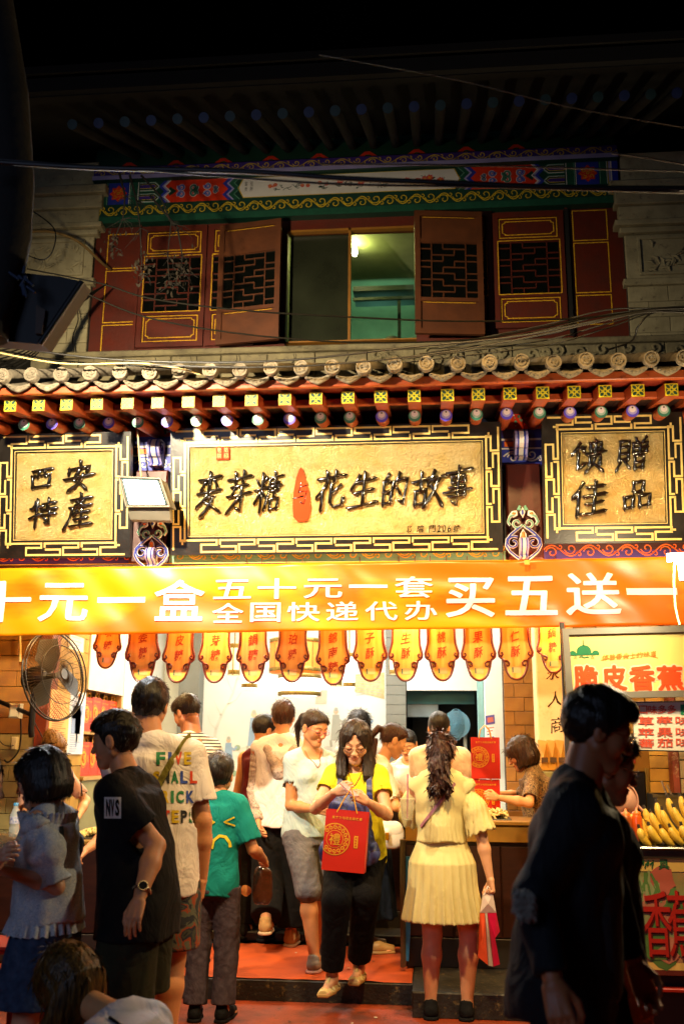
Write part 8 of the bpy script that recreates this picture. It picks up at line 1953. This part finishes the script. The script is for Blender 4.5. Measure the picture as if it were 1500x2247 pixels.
for i in range(46):      # painted fruit salad: leaves, pink and green pieces
    px, py = 1372+150*r.random(), 1925+180*r.random(); a = cp_(px, py); cl = r.choice((2, 5, 6, 7)); n = 9; rr = .03+.05*r.random(); ph = r.random()*6
    F.poly([(a[0]+rr*(1+.25*math.sin(3*t+ph))*math.cos(t), a[1]+rr*(.8+.25*math.cos(2*t+ph))*math.sin(t)) for t in [2*math.pi*q/n for q in range(n)]], cl, 1.2+i*.05)
for i in range(26):
    a = cp_(1385+60*r.random(), 1925+40*r.random()); an = .8+1.4*r.random(); F.ribbon([(a[0]-.03*math.cos(an), a[1]-.04*math.sin(an)), (a[0], a[1]), (a[0]+.03*math.cos(an+.3), a[1]+.05*math.sin(an))], .016, 2 if i % 2 else 7, 3.6+i*.04, taper=True)
for ch, xa, ya, xb, yb in (('脆', 1322, 1950, 1388, 2095), ('香', 1412, 1955, 1466, 2098), ('蕉', 1468, 1955, 1530, 2098)):
    a = cp_(xa, yb); b = cp_(xb, ya)
    for i in range(9): t = 2*math.pi*i/8; d_ = .003 if i else 0; put_text(F.m, ch, (a[0]+d_*math.cos(t)+.006, a[1]+d_*math.sin(t)-.006, b[0]+d_*math.cos(t)+.006, b[1]+d_*math.sin(t)-.006), lambda p_, q_: F.at(p_, q_, 5+i*.1), 3)
    for i in range(9): t = 2*math.pi*i/8; d_ = .001 if i else 0; put_text(F.m, ch, (a[0]+d_*math.cos(t), a[1]+d_*math.sin(t), b[0]+d_*math.cos(t), b[1]+d_*math.sin(t)), lambda p_, q_: F.at(p_, q_, 7+i*.1), 0)
for ch, xa, xb in (('真', 1330, 1352), ('具', 1443, 1466)):
    a = cp_(xa, 1908); b = cp_(xb, 1886); put_text(F.m, ch, (a[0], a[1], b[0], b[1]), lambda p_, q_: F.at(p_, q_, 3), 8, .015)
for i in range(13): a = cp_(1366+i*5.2, 1905); b = cp_(1369+i*5.2, 1887); F.ribbon([(a[0], a[1]+.01*(i % 3)), (a[0]+.006, (a[1]+b[1])/2), (b[0]+.008*(i % 2), b[1]-.01*(i % 2))], .006, 8, 3)
F.obj('panel_print', [mat('art_red', '#b5241a', .5), sign_y, mat('art_green', '#5f8a4a', .5), mat('art_dark_red', '#5f1414', .5), mat('art_maroon', '#6a2a22', .5), mat('art_pink', '#d08a70', .5), mat('art_salmon', '#c46a5a', .5), mat('art_pale_green', '#9fae7c', .5), green_ink], pnl)
M = MB(); M.box((x0+.03, YC_+.06, .02), (x1, YC_+.66, ctz(2140)-.002)); M.obj('lower_cabinet', mat('cart_black', '#141210', .5), ct)
M = MB(); M.bbox((x0-.01, YC_-.01, ctz(2176)), (x1, YC_+.05, ctz(2168)), .003); M.obj('red_rail', mat('rail_red', '#a8281a', .4), ct)
# tray of bananas
YBn = 5.35
ban_y = mat('banana_yellow', '#d9b43a', .5, var=.12, vs=14, col2='#c9a02c', wear='#7a5a1c'); tip = mat('banana_tip', '#2a1c0c', .7)
tr_ = thing('steel_tray', 'oval stainless tray under the bananas', 'tray', P(1460, 1848, YBn)); c = P(1475, 1848, YBn+.12)
M = MB(); M.lathe((0, 0, 0), [(.20, -.018), (.235, -.004), (.245, .004), (.235, .002), (.20, -.010), (0, -.012)], 40); M.v = [(c.x+x*1.05, c.y+y*.62, zt_+.022+z) for x, y, z in M.v]; M.obj('dish', steel, tr_)
def banana(label, base, d0, L, bend, seed, grp):
    r = random.Random(seed); M = MB(); n = 9; pts = []; rs = []; p = Vector(base); d = Vector(d0).normalized(); ax_ = d.cross(Vector((0, 1, 0.001))).normalized()
    for i in range(n+1):
        t = i/n; pts.append(p.copy()); rs.append(.0235*(math.sin(math.pi*(.12+.78*t))**.55)*(1+.05*r.uniform(-1, 1)) if .10 < t < .95 else (.009 if t <= .10 else .011)); d = Matrix.Rotation(bend/n, 3, Vector((0, 1, 0))) @ d; p = p+d*(L/n)
    M.tube(pts[:n+1], rs, 5, 0); M.tube([pts[n], pts[n]+(pts[n]-pts[n-1]).normalized()*.014], [.0115, .008], 5, 1); M.tube([pts[0]-(pts[1]-pts[0]).normalized()*.02, pts[0]], [.007, .009], 5, 1)
    return tag(M.obj('banana', [ban_y, tip]), label, 'banana', grp)
k = 0; words = ['first', 'second', 'third', 'fourth', 'fifth', 'sixth', 'seventh', 'eighth', 'ninth', 'tenth']
for row, (yy, pts_, L, lab_) in enumerate(((YBn+.10, ((1414, 1775), (1440, 1762), (1464, 1752), (1490, 1748), (1516, 1750), (1540, 1752)), .20, 'upper bunch'), (YBn+.03, ((1402, 1796), (1426, 1784), (1452, 1778), (1478, 1772), (1504, 1770), (1530, 1772)), .17, 'middle bunch'), (YBn-.03, ((1402, 1818), (1424, 1812), (1447, 1818), (1470, 1816), (1494, 1812), (1518, 1812)), .10, 'lowest bunch'))):
    for i, (px, py) in enumerate(pts_):
        top = P(px+rnd.uniform(-2, 2), py, yy)
        banana('%s banana from the left in the %s on the oval tray' % (words[i], lab_), (top.x, yy, top.z), (.02+.12*rnd.random(), -.18, -1), L, -1.0+.35*rnd.random(), k, 'bananas piled on the steel tray'); k += 1
# corn-like fritters on a second tray
t2 = thing('steel_tray', 'steel tray of peeled yellow bananas on sticks left of the bananas', 'tray', P(1362, 1862, YBn)); c = P(1358, 1850, YBn+.08); M = MB(); M.lathe((0, 0, 0), [(.10, -.012), (.125, 0), (.13, .006), (.10, -.004), (0, -.006)], 28); M.v = [(c.x+x, c.y+y*.7, zt_+.02+z) for x, y, z in M.v]; M.obj('dish', steel, t2)
for i in range(9):
    a = Vector((c.x+.06*rnd.uniform(-1, 1), c.y-.04+.06*rnd.random(), zt_+.03+.02*i*.6)); d = Vector((rnd.uniform(.3, 1), 0, rnd.uniform(-.5, .1))).normalized(); M = MB(); M.tube([a-d*.06, a-d*.02, a+d*.03, a+d*.055], [.014, .019, .018, .008], 8); M.tube([a+d*.05, a+d*.11], .002, 4); tag(M.obj('banana_stick', mat('peeled_banana', '#d8aa3c', .5, var=.2)), words[i]+' peeled banana from the bottom of the heap on the small tray', 'snack', 'peeled bananas on sticks')
def bottle(label, px, py0, py1, Y, wpx, body, capc):
    b_ = P(px, py1, Y); t_ = P(px, py0, Y); h = t_.z-b_.z; R = wpx/2*S(Y); t = thing('sauce_bottle', label, 'bottle', b_)
    M = MB(); M.lathe((0, 0, 0), [(R*.9, 0), (R, .006), (R, h*.80), (R*.85, h*.86), (R*.8, h*.87)], 20); M.obj('bottle_body', body, t, world=False)
    M = MB(); M.lathe((0, 0, h*.87), [(R*.85, 0), (R*.85, .014), (R*.3, .02), (R*.12, h*.25), (0, h*.26)], 16); M.obj('nozzle', capc, t, world=False); return t
bottle('brownish sauce bottle with an orange nozzle beside the bananas', 1375, 1782, 1846, YBn, 22, mat('sauce_brown', '#a8501c', .3, var=.15, coat=.5), mat('nozzle_orange', '#e0701c', .4))
bottle('bright orange sauce bottle with an orange nozzle beside the bananas', 1399, 1780, 1846, YBn, 21, mat('sauce_orange', '#e8601a', .3, var=.1, coat=.5), mat('nozzle_orange', ''))
M = MB(); c = P(1370, 1757, 5.55); R = 30*S(5.55)
st = thing('wicker_fan', 'round pinkish woven hand fan standing behind the sauce bottles', 'hand fan', c)
M.lathe((0, 0, 0), [(R, .004), (R*1.0, -.004), (0, -.006)], 32, 'y'); M.v = [(x*.86, y, z*1.1) for x, y, z in M.v]; M.obj('woven_disc', striped('weave_pink', '#d8a890', '#b07a64', 190, .35, 2), st, world=False)
M = MB(); M.tube([(R*.86*math.cos(a), -.006, R*1.1*math.sin(a)) for a in [2*math.pi*i/32 for i in range(32)]], .005, 6, closed=True); M.tube([(R*.8, 0, -.02), (R*1.15, .0, -.05)], .008, 6); M.obj('rim', mat('rim_pink', '#d09a84', .5), st, world=False)
# steel fryer box with utensils behind the bananas
a0 = P(1432, 1742, 5.85); fx = thing('steel_fryer', 'steel box with two handles sticking out behind the bananas', 'fryer', (a0.x+.2, 5.85, zt_))
M = MB(); M.box((a0.x, 5.72, zt_+.001), (a0.x+.5, 5.724, a0.z-.004)); M.box((a0.x, 6.05, zt_+.001), (a0.x+.5, 6.054, a0.z)); M.box((a0.x-.006, 5.72, zt_), (a0.x, 6.05, a0.z)); M.box((a0.x-.03, 5.715, a0.z-.012), (a0.x+.5, 5.719, a0.z)); M.obj('box', steel, fx)
M = MB(); M.box((a0.x+.0, 5.74, a0.z-.06), (a0.x+.48, 6.04, a0.z-.055)); M.obj('oil', mat('oil_brown', '#3a2208', .1), fx)
for i, (xa, ya, xb, yb) in enumerate(((1450, 1713, 1466, 1745), (1462, 1722, 1478, 1746))): M = MB(); M.tube([P(xa, ya, 5.82), P(xb, yb+10, 5.80)], .005, 6); M.obj('handle', mat('handle_pale', '#c9b08a', .4), fx)
# cardboard boxes and bags on the dark cabinet behind
Yc2 = 6.0; a0 = P(1262, 1692, Yc2); a1 = P(1422, 1640, Yc2)
dc = thing('dark_cabinet', 'dark cabinet behind the passer-by carrying a yellow carton', 'cabinet', (a0.x+.3, Yc2, .004)); M = MB(); M.bbox((a0.x+.1, Yc2, .15), (P(1414, 1700, Yc2).x, Yc2+.4, a0.z-.003), .005); M.obj('carcass', mat('cabinet_dark', '#1c120c', .5), dc)
M = MB(); M.bbox((P(1414, 1700, Yc2).x+.002, Yc2+.0, .15), (P(1424, 1700, Yc2).x, Yc2+.4, a0.z+.02), .003); M.obj('side_panel', mat('panel_ochre', '#b08428', .5), dc)
M = MB(); b0 = P(1358, 1690, Yc2+.02); b1 = P(1420, 1606, Yc2+.02); M.bbox((b0.x, Yc2+.02, a0.z+.0), (b1.x, Yc2+.3, b1.z), .004); cbx = M.obj('carton', mat('carton_yellow', '#c98a24', .6, var=.08)); tag(cbx, 'yellow cardboard carton with a red and white label on the dark cabinet', 'carton')
F = Flat((0, Yc2+.02, 0)); la = P(1373, 1675, Yc2+.02); lb2 = P(1392, 1650, Yc2+.02); F.rect(la.x, la.z, lb2.x, lb2.z, 0, 1); F.rect(la.x, la.z, lb2.x, (la.z+lb2.z)/2+.005, 1, 2); la = P(1376, 1630, Yc2+.02); lb2 = P(1385, 1622, Yc2+.02); F.rect(la.x, la.z, lb2.x, lb2.z, 1, 2); F.obj('label', [mat('label_white', '#e0cba8', .5), mat('label_red', '#d8501c', .5)], cbx)
# row of brown paper bags hanging at the cream column
for i in range(3):
    p = P(1192+i*19, 1690, 8.1); w_ = 18.5*S(8.1); h_ = 62*S(8.1); M = MB(); M.add([(p.x-w_/2, 8.08, p.z), (p.x+w_/2, 8.08, p.z), (p.x+w_/2, 8.18, p.z), (p.x-w_/2, 8.18, p.z), (p.x-w_/2, 8.12, p.z+h_), (p.x+w_/2, 8.12, p.z+h_*.97), (p.x+w_/2, 8.15, p.z+h_*.97), (p.x-w_/2, 8.15, p.z+h_), (p.x, 8.055, p.z+h_*.45)],
        [(0, 1, 8), (1, 5, 8), (5, 4, 8), (4, 0, 8), (1, 2, 6, 5), (3, 7, 6, 2), (0, 4, 7, 3), (4, 5, 6, 7)])
    o = tag(M.obj('paper_bag', mat('kraft_paper', '#c08a34', .6, var=.15, bump=.4, bs=12)), ['leftmost', 'middle', 'rightmost'][i]+' of the brown paper bags beside the bob-haired seller', 'paper bag', 'brown paper bags by the cream column')
    F = Flat((0, 8.055, 0)); F.rect(p.x-.02, p.z+h_*.25, p.x+.03, p.z+h_*.42, 0, 1); F.obj('dark_print', mat('print_brown', '#4a3014', .6), o)
a0 = P(1182, 1692, 8.1); M = MB(); M.bbox((a0.x-.02, 8.02, .15), (a0.x+.6, 8.24, a0.z-.003), .005); tag(M.obj('bag_cabinet', mat('cabinet_olive', '#5a5230', .5)), 'olive cabinet under the brown paper bags', 'cabinet')
# ================================================================ wall fan at the left
c = P(118, 1483, 6.6); wf_ = thing('wall_fan', 'large black wire wall fan turned to the right on its bracket', 'fan', c)
R = .30; ax_ = Vector((.93, -.34, .12)).normalized(); uu = ax_.cross(Vector((0, 0, 1))).normalized(); vv = uu.cross(ax_).normalized()
blkm = mat('fan_black', '#1c160e', .4, var=.1)
ring = lambda r_, d_: [c+ax_*d_+(uu*math.cos(a)+vv*math.sin(a))*r_ for a in [2*math.pi*i/40 for i in range(40)]]
M = MB(); M.tube(ring(R, .0), .007, 6, closed=True); M.tube(ring(R*1.0, .03), .005, 6, closed=True); M.tube(ring(R*.33, .085), .003, 5, closed=True); M.tube(ring(R*.12, .095), .004, 5, closed=True); M.tube(ring(R*.66, .07), .003, 5, closed=True)
gm = mat('fan_wire', '#3a2c12', .4, metal=.4); M.obj('guard_ring', blkm, wf_)
M = MB()
for i in range(84):
    a = 2*math.pi*i/84; q = lambda r_, d_, a_=a: c+ax_*d_+(uu*math.cos(a_)+vv*math.sin(a_))*r_
    M.tube([q(R*.12, .095), q(R*.4, .084, a+.06), q(R*.75, .062, a+.12), q(R, .015, a+.16)], .0016, 3, cap=False)
    if i % 2 == 0: M.tube([q(R, .0), q(R*.7, -.07), q(R*.25, -.09)], .0016, 3, cap=False)
o = M.obj('guard_wires', gm, wf_); o['kind'] = 'stuff'
for i in range(3):
    M = MB(); a = 2.1*i+.5; q = lambda r_, d_, a_: c+ax_*d_+(uu*math.cos(a_)+vv*math.sin(a_))*r_
    M.add([q(R*.12, -.02, a), q(R*.12, .02, a+1.0), q(R*.5, .03, a+1.3), q(R*.85, .025, a+1.15), q(R*.88, -.01, a+.6), q(R*.6, -.03, a+.1)], [(0, 1, 2, 5), (2, 3, 4, 5)], 0, True); M.obj('blade', mat('blade_grey', '#2c2718', .4, metal=.4), wf_)
M = MB(); M.tube([c-ax_*.05, c-ax_*.08, c-ax_*.20, c-ax_*.235, c-ax_*.25], [.05, .085, .085, .06, .01], 18); M.tube([c-ax_*.12, c+ax_*.03], .02, 8); M.obj('motor', blkm, wf_)
pv = c-ax_*.16+Vector((0, 0, -.08)); M = MB(); M.tube([pv, pv+Vector((0, 0, -.26)), pv+Vector((.0, .02, -.3))], .022, 8); M.tube([pv+Vector((0, 0, -.16)), P(-60, 1515, 7.0)], .016, 8); M.obj('bracket', blkm, wf_)
M = MB(); p = P(34, 1560, 6.75); M.bbox((p.x-.035, 6.72, p.z-.05), (p.x+.04, 6.80, p.z+.05), .012); M.obj('switch_box', mat('switch_cream', '#b8a880', .4), wf_)
def wire(label, pts, r, m, grp=None, name='cable', sag=0, nm2='cable'):
    P3 = [P(*p) for p in pts]; out = []
    for i in range(len(P3)-1):
        a, b = P3[i], P3[i+1]; pa = P3[i-1] if i else a; nb2 = P3[i+2] if i+2 < len(P3) else b
        for k in range(8):
            t = k/8; out.append(.5*((2*a)+(b-pa)*t+(2*pa-5*a+4*b-nb2)*t*t+(3*a-pa-3*b+nb2)*t**3))
    out.append(P3[-1]); M = MB(); M.tube(out, r, 5); return tag(M.obj(name, m), label, nm2, grp)
cb = mat('cable_black', '#0f0d0a', .5); cg = mat('cable_grey', '#100e0a', .9, spec=.05); cc2 = mat('cable_cream', '')
wire('thin cable running from the fan bracket down the wall to a plug', [(46, 1575, 6.9), (46, 1620, 7.0), (40, 1650, 7.2), (20, 1672, 7.4), (10, 1668, 7.5)], .006, cb)
wire('thin drooping cord left of the wall plug', [(-6, 1618, 7.5), (8, 1634, 7.55), (24, 1637, 7.55), (36, 1634, 7.6)], .004, cb)
wire('diagonal stay cord from the fan down to the door jamb', [(66, 1566, 6.8), (80, 1592, 7.1), (94, 1618, 7.5)], .005, cb)
p = P(34, 1630, 7.6); M = MB(); M.bbox((p.x-.022, 7.57, p.z-.05), (p.x+.022, 7.62, p.z+.045), .006); tag(M.obj('wall_plug', mat('plug_cream', '#cdbf98', .4)), 'small cream plug on the brick pier below the fan', 'plug')
wire('pale vertical conduit above the fan', [(44, 1392, 7.6), (45, 1420, 7.6), (45, 1452, 7.6)], .010, mat('conduit_pale', '#c9a860', .5))
# ================================================================ overhead cables
gA = 'cables crossing above the eave tiles'
wire('thick dark cable bundle crossing the painted beam', [(-60, 352, 3.1), (200, 368, 3.1), (520, 376, 3.1), (760, 392, 3.1), (1000, 402, 3.1), (1250, 412, 3.1), (1560, 414, 3.1)], .010, cb)
wire('second dark cable just under the thick bundle at the painted beam', [(-60, 346, 3.1), (300, 372, 3.1), (700, 402, 3.1), (1050, 410, 3.1), (1560, 424, 3.1)], .0045, cb)
wire('thin cable rising to the right over the painted beam', [(700, 360, 3.1), (1000, 362, 3.1), (1300, 370, 3.1), (1560, 378, 3.1)], .003, cb)
wire('cable slanting down right above the right stone pier', [(1340, 336, 3.1), (1430, 348, 3.1), (1560, 372, 3.1)], .003, cb)
wire('long cable sagging from the left insulator across the shutters', [(60, 590, 5.6), (220, 622, 5.6), (330, 655, 5.6), (520, 680, 5.6), (750, 695, 5.6), (1000, 705, 5.6), (1240, 700, 5.6), (1400, 686, 5.6), (1560, 676, 5.6)], .0055, cg)
wire('lower sagging cable from the black box across the open shutter', [(180, 640, 5.6), (300, 690, 5.6), (440, 720, 5.6), (620, 742, 5.6), (820, 752, 5.6), (1060, 742, 5.6), (1280, 700, 5.6), (1450, 678, 5.6), (1560, 674, 5.6)], .0055, cg)
wire('cable touching the ridge at the middle and rising right', [(-40, 752, 5.5), (200, 785, 5.5), (420, 795, 5.5), (640, 790, 5.5), (900, 762, 5.5), (1120, 740, 5.5), (1300, 705, 5.5), (1430, 680, 5.5), (1560, 676, 5.5)], .007, cb)
wire('lowest dark cable over the tile ends in the middle', [(330, 800, 5.45), (520, 806, 5.45), (720, 800, 5.45), (960, 775, 5.45), (1150, 742, 5.45), (1330, 702, 5.45), (1430, 684, 5.45), (1560, 690, 5.45)], .006, cb)
wire('pale cream cable curving down to the left tiles', [(-40, 766, 5.5), (80, 790, 5.5), (165, 799, 5.5), (300, 797, 5.5), (380, 806, 5.5), (440, 822, 5.55)], .006, mat('cable_pale', '#a89460', .5))
wire('dark cable along the left pier foot', [(-40, 760, 5.6), (120, 790, 5.6), (260, 800, 5.6), (420, 812, 5.6)], .005, cb)
wire('cable from the right bundle down behind the ridge', [(1560, 682, 5.6), (1440, 684, 5.6), (1400, 715, 5.6), (1385, 748, 5.7), (1330, 768, 5.9)], .006, cb)
wire('faint cable high in the dark on the right', [(700, 120, 3.1), (1000, 175, 3.1), (1250, 235, 3.1), (1560, 290, 3.1)], .002, cb)
wire('arched cable between the left pier and the red wall', [(62, 508, 6.6), (120, 510, 6.8), (175, 532, 7.0), (222, 575, 7.3), (242, 590, 7.5)], .012, mat('conduit_tan', '#7a6238', .6))
wire('drooping loop of cable left of the red wall', [(60, 560, 6.5), (95, 570, 6.5), (117, 548, 6.5), (118, 500, 6.5), (60, 455, 6.5)], .005, cb)
wire('cable hanging from the pipe elbow down the left pier', [(165, 660, 7.3), (172, 700, 7.3), (160, 740, 7.3), (164, 778, 7.3)], .005, cb)
for i in range(7):
    wire('%s strand of the cable bundle running from the wall elbow down to the left' % ['top', 'second', 'third', 'fourth', 'fifth', 'sixth', 'lowest'][i], [(236, 622, 7.2), (170, 662+i*2, 6.8), (120, 705+i*5, 6.4), (60, 752+i*7, 6.0), (-40, 778+i*11, 5.6)], .0055, cg if i % 2 else cb, 'cables running down left from the wall elbow')
for i in range(5):
    wire('%s of the dark cables gathering at the right pier' % ['first', 'second', 'third', 'fourth', 'fifth'][i], [(1560, 668+i*5, 5.7), (1440, 676+i*2, 5.7), (1330, 680+i*10, 5.7), (1180, 716+i*11, 5.7), (1000-i*40, 752+i*12, 5.6)], .005, cb, 'dark cables gathering at the right pier')
# withered twigs hanging from the cables at upper left
tw_m = mat('twig', '#17120b', .8); lf_m = mat('dry_leaf', '#2a2012', .8, var=.3); r = random.Random(21)
for j, (L_, lb_) in enumerate((([(262, 380), (275, 430), (270, 480), (245, 540)], 'leftmost withered vine hanging before the painted beam'), ([(285, 385), (300, 440), (308, 500), (312, 600)], 'withered vine with dangling tuft before the left panel'), ([(310, 385), (352, 430), (376, 490), (368, 560), (372, 620)], 'long withered vine arching down to the lattice shutter'), ([(330, 430), (390, 500), (400, 560), (398, 600)], 'rightmost withered vine beside the lattice shutter'))):
    t = thing('withered_vine', lb_, 'vine', P(*L_[0], 6.0), group='withered vines before the painted beam'); M = MB(); pts = [P(x, y, 6.0+.1*j) for x, y in L_]; M.tube(pts, [.009, .007, .005, .003][:len(pts)]+[.003]*(len(pts)-4), 5)
    for i in range(16): a = pts[min(len(pts)-1, 1+r.randrange(len(pts)-1))]; e = a+Vector((r.gauss(0, .07), r.gauss(0, .05), -.12*r.random())); M.tube([a, (a+e)/2+Vector((.02, 0, .01)), e], [.003, .0025, .001], 4)
    M.obj('stem', tw_m, t); M = MB()
    for i in range(46):
        a = pts[-1]+Vector((r.gauss(0, .035), r.gauss(0, .03), r.gauss(.02, .07))); d = Vector((r.gauss(0, 1), r.gauss(0, 1), r.gauss(0, 1))).normalized(); s_ = d.orthogonal().normalized()*.009; M.poly([a-d*.02, a+s_, a+d*.02, a-s_])
    o = M.obj('leaves', lf_m, t); o['kind'] = 'stuff'
# dark hanging box and tree mass at the upper left
bx = thing('hanging_box', 'black sloping box hanging at the upper left below the dark trunk', 'box', P(60, 680, 3.4)); A = [P(-30, 745, 3.4), P(92, 756, 3.4), P(181, 618, 3.4), P(128, 606, 3.4), P(40, 598, 3.4), P(-30, 600, 3.4)]
M = MB(); M.prism(A, (.0, .10, .01)); M.obj('shell', mat('box_black', '#0b0a09', .6), bx); M = MB(); M.prism([P(78, 732, 3.38), P(92, 732, 3.38), P(100, 680, 3.38), P(80, 668, 3.38)], (0, .02, 0)); M.obj('bracket', mat('bracket_brown', '#3a2818', .6), bx)
M = MB(); M.tube([P(88, 755, 3.36), P(181, 618, 3.36)], .012, 6); M.obj('edge', mat('edge_black', '#050505', .5), bx)
tk = thing('tree', 'black tree trunk silhouette at the upper left edge', 'tree', P(-10, 700, 3.35)); M = MB(); M.tube([P(-30, 740, 3.35), P(-22, 700, 3.35), P(0, 640, 3.35), P(20, 520, 3.35), P(30, 400, 3.35), P(10, 200, 3.35), P(-40, -100, 3.35)], [.08, .08, .075, .085, .08, .095, .10], 12); M.obj('trunk', mat('bark_black', '#0d0b08', .9, bump=.8, bs=20), tk)
M = MB()
for i in range(9): a = P(55+r.uniform(-14, 14), 600+30*r.random(), 3.3); M.tube([a, a+Vector((r.gauss(0, .04), 0, r.uniform(-.08, .05)))], .006, 5)
M.obj('insulators', mat('insulator_blue', '#25324a', .4), tk)
# stool and water bottle at the left edge
s0 = P(-2, 2060, 4.6); st2 = thing('plastic_stool', 'red plastic stool at the left edge behind the girl in denim shorts', 'stool', (s0.x, 4.6, .004)); sr = mat('stool_red', '#b81f12', .4); hz = .62
M = MB(); M.bbox((s0.x-.17, 4.45, hz-.03), (s0.x+.15, 4.75, hz), .01); M.obj('seat', sr, st2)
for a, b in ((-.15, 4.47), (.13, 4.47), (-.15, 4.73), (.13, 4.73)): M = MB(); M.tube([(s0.x+a, b, hz-.03), (s0.x+a*1.2, b+(b-4.6)*.25, .005)], .018, 6); M.obj('leg', sr, st2)
for z in (.2, .4): M = MB(); M.bbox((s0.x-.16, 4.44, z), (s0.x+.14, 4.47, z+.03), .005); M.obj('rung', sr, st2)
wbp = P(12, 1840, 6.62); wb_ = thing('water_bottle', 'clear water bottle with a blue cap on the left counter', 'bottle', (wbp.x, 6.75, P(120, 1842, 6.6).z)); h = .21
M = MB(); M.lathe((0, 0, 0), [(.028, 0), (.033, .01), (.033, .06), (.030, .07), (.033, .08), (.033, .14), (.016, .185), (.014, .20)], 18); M.obj('bottle_body', mat('bottle_clear', '#b8c8d0', .1, alpha=.5, var=0), wb_, world=False); M = MB(); M.lathe((0, 0, .2), [(.016, 0), (.016, .018), (0, .019)], 14); M.obj('cap', mat('cap_blue', '#3a8ac8', .4), wb_, world=False); M = MB(); M.lathe((0, 0, .085), [(.0336, 0), (.0336, .045)], 18); M.obj('label', mat('label_blue', '#4a6ab8', .4, var=.5, vs=60, col2='#c8d0e0'), wb_, world=False)
# night backdrop
m = MB(); m.lathe((0, 5, -2), [(60, 0), (60, 20), (50, 38), (30, 50), (0, 55)], 32); o = m.obj('sky', mat('night_sky', '#050506', 1, var=0)); tag(o, kind='structure')
